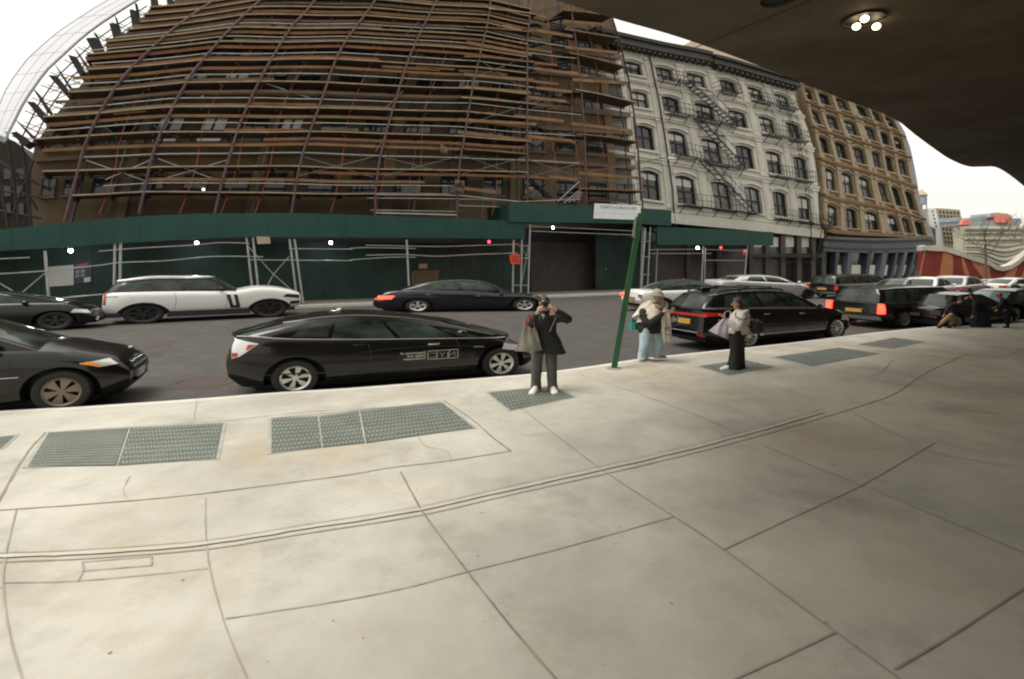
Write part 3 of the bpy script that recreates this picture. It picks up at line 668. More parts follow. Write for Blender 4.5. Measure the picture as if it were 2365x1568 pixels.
# orange debris lines hanging inside the boards
for i in (1.45,2.55,3.55,4.5,5.5,6.55,7.5,8.4,3.1,5.05,7.9):
    pts = [spt(i+.05*math.sin(y*.02), y, -.35) for y in range(490,-40,-30)]; mb = MB(); mb.tube(L(pts), .022, 4); mb.build('debris_line', 'orange_rope', sc)
def wi(y):
    xw, x0, x1 = sxy(0, y, WC)[0], sxy(0, y)[0], sxy(1, y)[0]; return (xw-x0)/(x1-x0)
def level(y, i0, i1, kind, step=.25):
    i0 = max(i0, wi(y)-random.uniform(.0,.16)) if i0 < 1 else i0
    n = max(2, int((i1-i0)/step)); P = [spt(i0+(i1-i0)*j/n, y+random.uniform(-.2,.2), 0) for j in range(n+1)]
    mb = MB(); z = Vector((0,0,1)); nn = SF.n
    if kind == 'tube': mb.tube(L(cr([p-nn*.08 for p in P], 2)), .028, 5); mb.build('guard_rail', 'steel', sc, smooth=50); return
    if kind == 'board': h, d0, d1, m, nm = .145, -.10, -.14, random.choice(('plank','plank','plank','plank_b','plank_r','plank_d')), 'guard_board'
    elif kind == 'deck': h, d0, d1, m, nm = .07, .05, -1.45, 'plank_pale', 'deck'
    Q = L(P)
    for j in range(n):
        a, b = Q[j], Q[j+1]; hz = z*h*.5
        f = [a-hz+nn*d0, b-hz+nn*d0, b+hz+nn*d0, a+hz+nn*d0]; g = [a-hz+nn*d1, b-hz+nn*d1, b+hz+nn*d1, a+hz+nn*d1]
        if kind == 'deck':
            mb.quad(*f, 0); mb.quad(g[0], g[1], f[1], f[0], 1); mb.quad(f[3], f[2], g[2], g[3], 0); mb.quad(g[1], g[0], g[3], g[2], 1)
        else: mb.hexa(g+f, 0)
    if kind == 'deck':  # joists below the planking
        for j in range(0, n+1, 2):
            a = Q[j]-z*.10-nn*.12; mb.hexa([a-SF.d*.06-nn*1.4-z*.07, a+SF.d*.06-nn*1.4-z*.07, a+SF.d*.06-nn*1.4+z*.07, a-SF.d*.06-nn*1.4+z*.07, a-SF.d*.06-z*.05, a+SF.d*.06-z*.05, a+SF.d*.06+z*.05, a-SF.d*.06+z*.05], 1)
    mb.build(nm, [m,'deckshade'], sc)
for y, i0, i1 in ((1270,1,5.9),(1100,.6,7),(868,.35,7),(706,.2,7),(542,.1,7),(392,.05,7),(272,.05,7),(182,.05,7),(98,.05,7),(47,.1,7),(-8,.2,7),(-60,.3,7)): level(y*.3498, i0, i1, 'deck')
for y, i0, i1 in ((1185,2,5.6),(952,.5,6.2),(915,3.4,7),(762,.3,7),(692,.2,5),(603,.1,7.6),(522,.2,3.2),(442,.1,7.6),(376,.4,4.6),(302,.05,7.6),(258,2.2,7),(207,.05,7.5),(163,.2,4.4),(130,.05,7.5),(72,.1,7.4),(18,.1,7.4),(-30,.1,7.4),(1130,4.2,7.4)): level(y*.3498, i0, i1, 'board')
for y, i0, i1 in ((1210,1.4,6),(1010,1,7.9),(806,.3,8),(646,.2,8),(486,.1,8),(346,.05,8),(236,.05,8),(150,.05,8),(1300,4.9,7),(1385,4.95,6),(1345,6,8)): level(y*.3498, i0, i1, 'tube')
# ragged plank ends and split boards give the lifts an uneven edge
for k in range(12):
    i = random.uniform(.6, 7.2); y = random.choice((1080,850,690,525,378,260,170,88,560,720,415))*.3498+random.uniform(-3,3); level(y, i, i+random.uniform(.4,1.1), 'board', .2)
def rtlevel(pts, kind):
    """lifts of the stair bay at the right, from picture points"""
    P = cr([SF.at(*c2(*p)) for p in pts], 3); n = len(P)-1; mb = MB(); z = Vector((0,0,1)); nn = SF.n; Q = L(P)
    h, d0, d1 = (.08,.12,-1.45) if kind == 'deck' else (.2,.02,-.03)
    for j in range(n):
        a, b = Q[j], Q[j+1]; hz = z*h*.5
        f = [a-hz+nn*d0, b-hz+nn*d0, b+hz+nn*d0, a+hz+nn*d0]; g = [a-hz+nn*d1, b-hz+nn*d1, b+hz+nn*d1, a+hz+nn*d1]
        mb.quad(*f, 0); mb.quad(g[0], g[1], f[1], f[0], 1 if kind == 'deck' else 0); mb.quad(f[3], f[2], g[2], g[3], 0); mb.quad(g[1], g[0], g[3], g[2], 0)
    mb.build('deck' if kind == 'deck' else 'guard_board', ['plank' if kind != 'deck' or random.random() < .5 else 'plank_pale','deckshade'], sc)
for pts in (((1840,1245),(2060,1252),(2285,1262)),((1820,885),(2030,905),(2235,938)),((1810,592),(1990,625),(2215,678)),((1770,350),(1950,390),(2145,442)),((1740,195),(1900,220),(2100,252)),((1740,70),(1900,85),(2060,108)),
            ((1080,375),(1250,382),(1550,415)),((1090,180),(1300,190),(1530,215)),((1060,645),(1280,662),(1560,690)),((1080,985),(1280,998),(1500,1018)),((1240,60),(1400,75),(1560,98))): rtlevel(pts, 'deck')
for pts in (((1840,1142),(2270,1178)),((1790,815),(2190,862)),((1800,525),(2090,545)),((1750,310),(2110,350)),((1560,580),(1790,605)),((1500,640),(1760,670)),((1420,765),(1740,800)),((1500,900),(1800,930)),((1100,280),(1530,360)),((1080,490),(1540,530)),((1080,575),(1520,610)),((1040,790),(1560,820)),((1040,870),(1530,930)),((1540,450),(1900,500)),((1740,140),(2060,165)),((1560,200),(1800,240)),((1060,1240),(1290,1268)),((1640,1165),(1830,1185))): rtlevel(pts, 'board')
# cross braces
def sbrace(c, a, b, d=-.05, r=.02, m='steel_dull'):
    mb = MB(); mb.tube(L([SF.at(*c(*a), d), SF.at(*c(*b), d)]), r, 5); mb.build('brace', m, sc)
for a, b in (((560,1050),(960,1190)),((690,1180),(1010,1040)),((1040,1040),(1480,1200)),((1060,1180),(1500,1050)),((1760,540),(2060,640)),((1010,820),(1180,900)),((860,460),(940,580)),((1290,460),(1310,560)),((1180,640),(1220,720)),((740,620),(830,700)),((640,800),(750,880)),((1000,310),(1050,420))): sbrace(c1, a, b, -.3, .024 if b[0]-a[0] > 200 else .06, 'steel' if b[0]-a[0] > 200 else 'blue_post')
for a, b in (((30,1035),(490,1170)),((-10,1160),(480,1035)),((540,1030),(1000,1150)),((560,1160),(1040,1030)),((1080,1025),(1480,1170)),((1060,1150),(1500,1035)),((1510,1050),(1860,1180)),((1530,1165),(1890,1065)),((1180,390),(1440,560)),((1130,520),(1480,380)),((1100,820),(1470,700)),((690,240),(790,140)),((560,720),(680,600)),((500,1000),(560,900)),((1900,1130),(2250,1080)),((1950,1180),(2230,1215)),((1160,750),(1290,740))): sbrace(c2, a, b)
for a, b in (((1740,1340),(1850,1250)),((1770,1335),(1855,1265)),((1800,1330),(1850,1290)),((1700,1330),(1840,1200))): sbrace(c2, a, b, .05, .03, 'steel')
sbrace(c2, (1045,1290), (1440,1330), .02, .035, 'steel'); sbrace(c2, (1480,1330), (1850,1315), .02, .035, 'steel'); sbrace(c2, (500,1405), (1040,1420), .02, .05, 'steel'); sbrace(c2, (500,1285), (1030,1290), .02, .03, 'steel')
# zigzag stair flights
def stair(c, a, b, d=-.75, w=.55, n=11):
    A, Bp = SF.at(*c(*a), d)-sc.location, SF.at(*c(*b), d)-sc.location; nn = SF.n*w*.5; mb = MB(); z = Vector((0,0,1))
    for s in (-1, 1): mb.tube([A+nn*s, Bp+nn*s], .05, 4); mb.tube([A+nn*s+z*.8, Bp+nn*s+z*.8], .022, 5)
    for i in range(n):
        p = A+(Bp-A)*(i+.5)/n; mb.hexa([p-nn-SF.d*.12-z*.015, p-nn+SF.d*.12-z*.015, p+nn+SF.d*.12-z*.015, p+nn-SF.d*.12-z*.015, p-nn-SF.d*.12+z*.015, p-nn+SF.d*.12+z*.015, p+nn+SF.d*.12+z*.015, p+nn-SF.d*.12+z*.015])
        if i % 3 == 0: mb.tube([p+nn, p+nn+z*.8], .018, 4)
    mb.build('stair_flight', 'darkmetal', sc)
for a, b in (((1540,1165),(1690,1300)),((1880,925),(1540,1060)),((1500,770),(1730,900)),((1860,630),(1440,770)),((1540,510),(1760,650)),((1830,380),(1440,470)),((1530,330),(1750,430)),((1800,220),(1500,300)),((1800,80),(1530,150))): stair(c2, a, b)
# ladder on the last upright
mb = MB()
for dx in (-18, 6): mb.tube(L([SF.at(*c2(q[0]+dx, q[1]), .1) for q in ((2245,1280),(2205,850),(2160,520),(2100,270),(2060,140))]), .02, 5)
for k in range(34):
    y = 140+k*33.5; x = interp([(140,2060),(270,2100),(520,2160),(850,2205),(1280,2245)], y); mb.tube(L([SF.at(*c2(x-20,y), .1), SF.at(*c2(x+8,y), .1)]), .015, 4)
mb.build('ladder', 'darkmetal', sc)
# end decks that close the left return, stepping from the outer pole to the wall
ends = [((850,50),(905,60),(925,180),(875,195)),((885,5),(905,15),(920,110),(905,115)),((990,-20),(1040,-20),(1035,80),(1000,90)),((1095,-25),(1140,-25),(1160,50),(1125,55)),((715,140),(775,145),(790,265),(755,280)),((750,85),(770,110),(800,220),(785,225)),((560,240),(625,235),(690,335),(630,370)),((610,190),(640,220),(685,325),(668,335)),((440,350),(500,365),(555,465),(520,490)),((478,300),(500,320),(585,435),(568,445)),((310,485),(370,490),(460,600),(420,610)),((345,400),(370,430),(465,565),(448,575)),((165,660),(220,665),(320,780),(270,790)),((205,570),(230,590),(315,715),(298,725)),((60,870),(100,860),(200,930),(150,960)),((80,770),(110,800),(215,895),(198,905))]
for q in ends:
    f = L([SF.at(*c1(*p), -.2) for p in q]); mb = MB(); mb.hexa([p-SF.n*.9 for p in f]+f); mb.build('end_deck', 'darkmetal', sc)
for k in range(len(ends)//2+3):   # thin ledgers and braces of the return
    y = 30+k*85
    a = (upx([(p[0],p[1]) for p in [(x/.3498, yy/.3498) for x, yy in U[0]]], y), y); xb = upx([(x/.3498, yy/.3498) for x, yy in WEDGE], y+80)
    sbrace(c1, a, (xb+20, y+95), -.5, .022, 'darkmetal'); sbrace(c1, (a[0]+25,a[1]-20), (xb, y+40), -.9, .018, 'darkmetal'); sbrace(c1, (a[0]+60,a[1]+60), (xb+40, y-20), -.3, .016, 'darkmetal')
for y0 in range(2):
    off = 26+y0*22; pts = [(p[0]+off, p[1]) for p in U[0]]; mb = MB(); mb.tube(L([SF.at(*p, -.5-y0*.5) for p in pts]), .03, 5); mb.build('standard', 'darkmetal', sc)
# netting stretched round the left end
sil = C(c1,(-40,960),(-20,800),(0,720),(40,620),(100,520),(190,400),(300,300),(400,215),(500,150),(620,70),(750,-5),(850,-50))
mb = MB(); 
def netpt(u, v):
    y = 330+(-16-330)*v; xs = upx(sil, y); xo = upx(U[0], y)+10; return tuple(SF.at(xs+(xo-xs)*u, y, .25+.15*math.sin(u*3)*math.cos(v*9))-sc.location)
mb.grid(netpt, 8, 24); mb.build('debris_net', 'net', sc, smooth=60)
mb = MB(); mb.tube([netpt(0, v/24) for v in range(25)], .02, 4)
for v in (2,5,8,11,14,17,20,23): mb.tube([netpt(u/6, (v+ (u-3)*.12)/24) for u in range(7)], .008, 4)
for u in (.33,.66): mb.tube([netpt(u, v/24) for v in range(25)], .008, 4)
mb.build('net_cord', 'net_line', sc)
# knotted tarpaulin bundles tied to the poles
for x, y, s in ((955,985,30),(1050,1240,26),(1510,1275,22)):
    p = SF.at(*c2(x,y), .1)-sc.location; mb = MB()
    for k in range(5): mb.sphere((p.x+random.uniform(-.25,.25), p.y+random.uniform(-.2,.2), p.z+random.uniform(-.3,.3)), .15*random.uniform(.6,1.1), .13, .22*random.uniform(.6,1.2), 8, 6)
    mb.build('tarp_bundle', 'plank_d', sc, smooth=60)

# dark house beyond the left end
OP = WL.shifted(-5); p = OP.at(-30,560); t = thing('old_building', 'dark brick building seen past the left end of the scaffold', 'building', (p.x, p.y, 0))
f = [OP.at(*q) for q in ((-360,700),(84,700),(84,380),(60,352),(34,326),(0,312),(-360,180))]; f[0].z = f[1].z = 0
mb = MB(); mb.prism(lo(t, f), -WL.n*6); mb.build('wall', 'darkhouse', t)
for k in range(3):
    for j in range(3):
        q = lo(t, [OP.at(-20+30*k, 390+40*j+24, .02), OP.at(-4+30*k, 390+40*j+24, .02), OP.at(-4+30*k, 390+40*j, .02), OP.at(-20+30*k, 390+40*j, .02)]); mb = MB(); mb.hexa(q+[v+WL.n*.08 for v in q]); mb.build('window', 'glass', t)
for a, b in (((60,560),(30,300)),((30,560),(-5,290)),((5,560),(-40,300)),((-30,360),(75,420)),((-30,430),(80,450)),((-30,480),(80,500)),((0,360),(70,480)),((60,360),(10,490))):
    sbrace(lambda x, y: (x, y), a, b, -1.2, .05, 'darkmetal')
# ================================================================== house fronts with arched windows
class Patch:
    """front of a house: storey grid read off the picture, laid on the house line"""
    def __init__(s, c, us, vs, grid, pl): s.us, s.vs, s.g, s.pl = us, vs, [[c(*p) for p in row] for row in grid], pl
    def px(s, u, v):
        def loc(ks, x):
            i = 0
            while i < len(ks)-2 and x > ks[i+1]: i += 1
            return i, (x-ks[i])/(ks[i+1]-ks[i])
        i, f = loc(s.us, u); j, g = loc(s.vs, v)
        a, b, c, d = s.g[j][i], s.g[j][i+1], s.g[j+1][i], s.g[j+1][i+1]
        return tuple((a[k]*(1-f)+b[k]*f)*(1-g)+(c[k]*(1-f)+d[k]*f)*g for k in (0,1))
    def at(s, u, v, d=0): return s.pl.at(*s.px(u, v), d)
def pbox(mb, P, o, u0, u1, v0, v1, d0, d1, n=1, mi=0, top=None, bot=None):
    """box on a patch; top/bot: functions of u giving a shaped upper/lower edge (v)"""
    n = max(n, 1)
    for i in range(n):
        a, b = u0+(u1-u0)*i/n, u0+(u1-u0)*(i+1)/n
        ta, tb = (top(a), top(b)) if top else (v0, v0); ba, b_ = (bot(a), bot(b)) if bot else (v1, v1)
        q = [(a,ba),(b,b_),(b,tb),(a,ta)]
        mb.hexa([P.at(*x, d0)-o for x in q]+[P.at(*x, d1)-o for x in q], mi)
def facade(name, label, P, cols, hw, rows, arch, u0, u1, vtop, vbot, m, mt, sillm, depth=6, split=2, back=None, extra_win=0, blind=.55, group=None):
    base = P.at((u0+u1)/2, vbot); t = thing(name, label, 'building', (base.x, base.y, 0), group); o = t.location
    # piers between windows over the full height, spandrels between storeys with arched undersides
    mb = MB(); edges = [u0]+[x for c in cols for x in (c-hw, c+hw)]+[u1]
    nv = 14
    for k in range(0, len(edges), 2):
        a, b = edges[k], edges[k+1]
        for j in range(nv): pbox(mb, P, o, a, b, vtop+(vbot-vtop)*j/nv, vtop+(vbot-vtop)*(j+1)/nv, -.5, 0)
    for c in cols:
        prev = vtop
        for (va, vb) in rows:
            A = lambda u, va=va, c=c: va+arch*(abs(u-c)/hw)**2
            pbox(mb, P, o, c-hw, c+hw, prev, va, -.5, -.02, 8, 0, None, A); prev = vb
        pbox(mb, P, o, c-hw, c+hw, prev, vbot, -.5, -.02, 2)
    # body of the house behind
    q = [P.at(u0,vbot,-.5)-o, P.at(u1,vbot,-.5)-o, P.at(u1,vtop,-.5)-o, P.at(u0,vtop,-.5)-o]; mb.hexa([p-P.pl.n*(depth) for p in q]+[p-P.pl.n*.02 for p in q])
    mb.build('wall', m, t)
    for r, (va, vb) in enumerate(rows):
        for k, c in enumerate(cols):
            f = MB(); e = .035; A = lambda u, va=va, c=c: va+arch*(abs(u-c)/hw)**2
            pbox(f, P, o, c-hw, c-hw+e, va+arch, vb, -.36, -.22); pbox(f, P, o, c+hw-e, c+hw, va+arch, vb, -.36, -.22)
            pbox(f, P, o, c-hw, c+hw, va, vb, -.36, -.22, 8, 0, A, lambda u, A=A: A(u)+.03)
            vm = va+(vb-va)*.52; pbox(f, P, o, c-hw+e, c+hw-e, vm-.018, vm+.018, -.34, -.24); pbox(f, P, o, c-hw+e, c+hw-e, vb-.03, vb, -.36, -.22)
            if split == 2: pbox(f, P, o, c-.012, c+.012, va+.03, vb-.03, -.33, -.26)
            w = f.build('window', 'darkmetal', t)
            g = MB(); pbox(g, P, o, c-hw+e, c+hw-e, va, vb-.03, -.335, -.325, 6, 0, lambda u, A=A: A(u)+.03); g.build('pane', 'glass' if random.random() < .6 else 'glass_pale_sky', w)
            if random.random() < blind:
                g = MB(); d = random.uniform(.25,.5); pbox(g, P, o, c-hw+e*1.4, c+hw-e*1.4, va+arch+.02, va+(vb-va)*d, -.322, -.312); g.build('blind', 'paper', w)
            g = MB(); pbox(g, P, o, c-hw*1.18, c+hw*1.18, vb, vb+.045, -.1, .17, 2); g.build('sill', sillm, w)
            g = MB(); hd = lambda u, va=va, c=c: va-.055+(arch*.9)*(abs(u-c)/hw)**2
            pbox(g, P, o, c-hw*1.22, c+hw*1.22, 0, 0, -.05, .14, 10, 0, lambda u, h=hd: h(u)-.05, hd); g.build('hood_mould', mt, w)
    return t
def band(t, P, u0, u1, v0, v1, d, m, name='cornice', n=10, d0=-.3):
    mb = MB(); pbox(mb, P, t.location, u0, u1, v0, v1, d0, d, n); return mb.build(name, m, t)
def brackets(t, P, u0, u1, v0, v1, d, n, m, name='bracket', w=.05):
    mb = MB()
    for i in range(n):
        u = u0+(u1-u0)*(i+.5)/n; pbox(mb, P, t.location, u-w, u+w, v0, v1, -.2, d)
    mb.build(name, m, t)
PW = Patch(c3, [-1,0,1,2,3,4,5,6], [-1,0,1,2,3,4], [
 [(120,170),(275,205),(440,240),(610,270),(775,310),(910,350),(1045,390),(1175,425)],
 [(155,335),(310,365),(475,395),(640,428),(815,460),(955,498),(1095,533),(1225,568)],
 [(195,500),(345,525),(507,552),(690,590),(868,630),(1020,660),(1160,690),(1285,715)],
 [(215,700),(372,725),(545,755),(722,800),(902,832),(1055,862),(1195,890),(1322,912)],
 [(235,955),(402,985),(590,1012),(785,1040),(948,1062),(1087,1085),(1212,1105),(1330,1120)],
 [(245,1225),(415,1240),(610,1255),(800,1268),(965,1280),(1105,1292),(1225,1302),(1340,1312)]], WL)
rowsW = [(-.26,.20),(.72,1.22),(1.68,2.25),(2.66,3.27)]
wb = facade('white_building', 'white painted cast iron building with black fire escapes and dark bracketed cornice', PW, [0,1,2,3,4,5], .28, rowsW, .05, -1.35, 5.62, -.78, 3.72, 'white_stone', 'white_trim', 'white_trim', blind=.5)
for v in (.36,1.37,2.38,3.42): band(wb, PW, -1.35, 5.64, v, v+.05, .22, 'white_trim', 'string_course'); band(wb, PW, -1.35, 5.64, v+.05, v+.10, .12, 'white_trim', 'string_course')
for u in (-.5,.5,1.5,2.5,3.5,4.5,5.45):
    for j in range(4):
        va, vb = (-.45,.42,1.43,2.44)[j], (.34,1.35,2.36,3.40)[j]
        mb = MB(); o = wb.location; pbox(mb, PW, o, u-.10, u+.10, va+.02, vb, -.05, .10, 1); pbox(mb, PW, o, u-.14, u+.14, va, va+.07, -.05, .17); pbox(mb, PW, o, u-.13, u+.13, vb-.08, vb, -.05, .15); pbox(mb, PW, o, u-.05, u+.05, va+.12, vb-.14, .09, .13); mb.build('pilaster', 'white_trim', wb)
band(wb, PW, -1.35, 2.43, -.86, -.66, .75, 'blackfront'); band(wb, PW, -1.35, 2.43, -.98, -.86, .95, 'darkmetal'); brackets(wb, PW, -1.3, 2.4, -.84, -.58, .62, 22, 'blackfront')
band(wb, PW, 2.46, 5.7, -.80, -.62, .8, 'blackfront'); band(wb, PW, 2.46, 5.75, -.90, -.80, 1.05, 'darkmetal'); brackets(wb, PW, 2.55, 5.65, -.78, -.52, .66, 16, 'blackfront')
band(wb, PW, -1.35, 5.62, 3.5, 3.72, .35, 'white_trim', 'cornice')
# window unit air conditioners by the stairs
for u, v in ((2.32,1.40),(2.45,2.74)):
    mb = MB(); pbox(mb, PW, wb.location, u-.13, u+.13, v, v+.14, -.05, .3); mb.build('air_conditioner', 'greyp', wb)
# fire escapes
def fe(t, P):
    e = MB(); o = t.location
    return o
def fire_escape(t, P, plats, stairs, ladders):
    o = t.location; root = None
    for k, (ua, ub, v, sl) in enumerate(plats):
        mb = MB(); n = max(4, int((ub-ua)*9)); pt = lambda u, dv=0, d=0: P.at(u, v+sl*(u-ua)+dv, d)-o
        for d in (.06,.35,.65,.95): mb.tube([pt(ua+(ub-ua)*i/6, 0, d) for i in range(7)], .035, 4)
        for i in range(n+1):
            u = ua+(ub-ua)*i/n; mb.tube([pt(u,0,.02), pt(u,0,1.0)], .028, 4); mb.tube([pt(u,0,.98), pt(u,-.26,.98)], .022, 4)
            if i%4 == 0: mb.tube([pt(u,.2,.02), pt(u,0,.95)], .035, 4)
        for dv in (-.26,-.13): mb.tube([pt(ua+(ub-ua)*i/6, dv, .98) for i in range(7)], .025, 4); mb.tube([pt(ua,dv,.02), pt(ua,dv,.98)], .025, 4); mb.tube([pt(ub,dv,.02), pt(ub,dv,.98)], .025, 4)
        ob = mb.build('fire_escape' if root is None else 'platform', 'darkmetal', t if root is None else root)
        root = root or ob
    for (a, b) in stairs:
        mb = MB(); A, Bp = P.at(*a, .55)-o, P.at(*b, .55)-o; nn = P.pl.n*.3; z = Vector((0,0,1))
        for s in (-1, 1): mb.tube([A+nn*s, Bp+nn*s], .04, 4); mb.tube([A+nn*s+z*.75, Bp+nn*s+z*.75], .025, 4)
        for i in range(13):
            p = A+(Bp-A)*(i+.5)/13; mb.hexa([p-nn-P.pl.d*.13, p-nn+P.pl.d*.13, p+nn+P.pl.d*.13, p+nn-P.pl.d*.13, p-nn-P.pl.d*.13+z*.03, p-nn+P.pl.d*.13+z*.03, p+nn+P.pl.d*.13+z*.03, p+nn-P.pl.d*.13+z*.03])
            if i%3 == 1: mb.tube([p+nn, p+nn+z*.75], .02, 4)
        mb.build('stair_flight', 'darkmetal', root)
    for (a, b) in ladders:
        mb = MB(); A0, B0 = P.at(*a, .9)-o, P.at(*b, .9)-o; w = P.pl.d*.24
        for s in (-1, 1): mb.tube([A0+w*s, B0+w*s], .03, 4)
        for i in range(15): p = A0+(B0-A0)*(i+.5)/15; mb.tube([p-w, p+w], .022, 4)
        mb.build('ladder', 'darkmetal', root)
fire_escape(wb, PW, [(.72,1.62,.22,0),(.78,2.75,1.27,.0),(.76,2.72,2.28,.02),(.70,2.9,3.32,.0),(2.45,3.05,.25,0)], [((1.45,.18),(2.65,1.24)),((1.5,1.25),(2.65,2.28)),((1.45,2.28),(2.75,3.32))], [])
fire_escape(wb, PW, [(3.65,5.25,.30,0),(3.68,5.2,1.30,0),(3.7,5.15,2.34,0),(3.6,5.95,3.38,.0)], [], [((4.62,.28),(4.72,1.28)),((4.68,1.28),(4.8,2.34)),((4.78,2.34),(4.85,3.38))])
mb = MB(); mb.tube([PW.at(.52,v*.1-.7,.3)-wb.location for v in range(0,46)], .07, 6); mb.build('standpipe', 'darkmetal', wb, smooth=50)
# ground floor of the white building
mb = MB(); o = wb.location
def gwall(x0, x1, ytop, pl, m, t, name, d=0, dep=2.0):
    a, b = pl.at(x0,690,d), pl.at(x1,690,d); za, zb_ = pl.at(x0,ytop,d).z, pl.at(x1,ytop,d).z
    f = lo(t, [Vector((a.x,a.y,0)), Vector((b.x,b.y,0)), Vector((b.x,b.y,zb_)), Vector((a.x,a.y,za))]); mb = MB(); mb.hexa([p-pl.n*dep for p in f]+f); return mb.build(name, m, t)
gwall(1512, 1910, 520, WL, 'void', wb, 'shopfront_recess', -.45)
for x0, x1, yt, yb in ((1508,1900,528,534),(1735,1905,588,594),(1735,1905,536,541)):
    mb = MB(); f = lo(wb, [WL.at(x0,yb,.1), WL.at(x1,yb,.1), WL.at(x1,yt,.1), WL.at(x0,yt,.1)]); mb.hexa([p-WL.n*.5 for p in f]+f); mb.build('shop_fascia', 'blackfront', wb)
for x in (1508,1590,1660,1735,1772,1808,1845,1878,1902):
    mb = MB(); a, b = WL.at(x-5,690,.06), WL.at(x+5,690,.06); zt = WL.at(x,538,.06).z; f = lo(wb, [Vector((a.x,a.y,0)), Vector((b.x,b.y,0)), Vector((b.x,b.y,zt)), Vector((a.x,a.y,zt))]); mb.hexa([p-WL.n*.5 for p in f]+f); mb.build('shop_column', 'blackfront', wb)
for x in (1753,1790,1826,1861):
    mb = MB(); f = lo(wb, [WL.at(x-12,586,-.2), WL.at(x+12,586,-.2), WL.at(x+12,545,-.2), WL.at(x-12,545,-.2)]); mb.hexa([p-WL.n*.1 for p in f]+f); w = mb.build('window', 'glass', wb)
    mb = MB(); f = lo(wb, [WL.at(x-11,570,-.17), WL.at(x+11,570,-.17), WL.at(x+11,548,-.17), WL.at(x-11,548,-.17)]); mb.quad(*f); mb.build('blind', 'paper', w)
pl = S.shifted(-3.0)
for x0, x1 in ((1512,1588),(1594,1658),(1664,1732),(1738,1806)):
    mb = MB()
    for k in range(24):
        za, zb_ = .05+3.3*k/24, .05+3.3*(k+1)/24; A, B_ = pl.at(x0,690,-.35), pl.at(x1,690,-.35); f = lo(wb, [Vector((A.x,A.y,za+.01)), Vector((B_.x,B_.y,za+.01)), Vector((B_.x,B_.y,zb_-.01)), Vector((A.x,A.y,zb_-.01))]); mb.hexa([p-pl.n*.04 for p in f]+[p+pl.n*(.02 if i < 2 else -.015) for i, p in enumerate(f)])
    mb.build('roller_shutter', 'blackfront', wb)
mb = MB()
for x in range(1735,1902,4): mb.tube(lo(wb, [WL.at(x,606,.5), WL.at(x,586,.5)]), .018, 4)
for y in (586,606): mb.tube(lo(wb, [WL.at(1735,y,.5), WL.at(1902,y,.5)]), .03, 4)
mb.build('balustrade', 'darkmetal', wb)
# the counterweight ladder folded above the shopfront
sb_ = [((1880,515),(1868,600)),((1903,505),(1885,545)),((1880,505),(1906,520)),((1852,510),(1856,600))]
mb = MB()
for a, b in sb_: mb.tube(lo(wb, [WL.at(*a,.9), WL.at(*b,.9)]), .05, 4)
mb.build('drop_ladder', 'darkmetal', wb)

# ---- tan stone building
PT = Patch(c3, [-.5,0,1,2,2.5,3,4,5,5.6], [-.6,0,1,2,3,4,4.6], [
 [(1178,415),(1200,425),(1292,452),(1382,478),(1430,495),(1490,520),(1558,548),(1628,580),(1672,612)],
 [(1198,488),(1225,500),(1317,526),(1407,552),(1455,566),(1520,590),(1592,618),(1662,646),(1712,672)],
 [(1232,600),(1265,615),(1357,645),(1455,674),(1508,690),(1565,706),(1640,734),(1708,760),(1752,782)],
 [(1275,752),(1312,765),(1405,794),(1500,822),(1548,832),(1592,841),(1652,860),(1722,874),(1772,890)],
 [(1303,930),(1347,945),(1440,965),(1527,985),(1575,1000),(1622,1018),(1695,1042),(1768,1068),(1808,1085)],
 [(1308,1122),(1352,1138),(1456,1155),(1566,1170),(1628,1178),(1687,1184),(1752,1194),(1818,1208),(1866,1222)],
 [(1310,1222),(1356,1232),(1460,1240),(1572,1244),(1636,1246),(1698,1250),(1762,1256),(1826,1262),(1874,1268)]], WL)
rowsT = [(-.27,.26),(.70,1.27),(1.70,2.26),(2.68,3.30),(3.70,4.34)]
tb = facade('tan_building', 'tan sandstone corner building with arched windows over a slate blue shopfront', PT, [0,1,2,3,4,5], .31, rowsT, .07, -.5, 5.55, -.58, 4.6, 'tan_stone', 'tan_trim', 'tan_trim', depth=14, blind=.25)
for v in (.44,1.45,2.47,3.50): band(tb, PT, -.52, 5.6, v-.02, v+.05, .32, 'rust_band', 'string_course', 14); band(tb, PT, -.52, 5.6, v+.05, v+.09, .16, 'tan_trim', 'string_course', 14)
band(tb, PT, -.52, 5.62, -.66, -.56, .7, 'rust_band', 'cornice', 14); band(tb, PT, -.52, 5.6, -.56, -.46, .4, 'tan_trim', 'cornice', 14); band(tb, PT, -.52, 5.6, 4.46, 4.60, .45, 'rust_band', 'cornice', 14)
for u in (-.42,.5,1.5,2.42,2.58,3.5,4.5,5.42):
    for j in range(5):
        va, vb = (-.42,.55,1.56,2.58,3.61)[j], (.42,1.43,2.45,3.48,4.46)[j]; mb = MB(); o = tb.location
        pbox(mb, PT, o, u-.09, u+.09, va+.08, vb-.12, -.05, .16); pbox(mb, PT, o, u-.13, u+.13, va, va+.08, -.05, .24); pbox(mb, PT, o, u-.15, u+.15, vb-.12, vb, -.05, .26); mb.build('pilaster', 'tan_trim', tb)
# grey return wall at the far corner
mb = MB(); o = tb.location; vv = [-.58+.37*k for k in range(15)]
for a, b in zip(vv, vv[1:]): pbox(mb, PT, o, 5.55, 5.78, a, b, -6, .1)
mb.build('corner_wall', 'greyroof', tb)
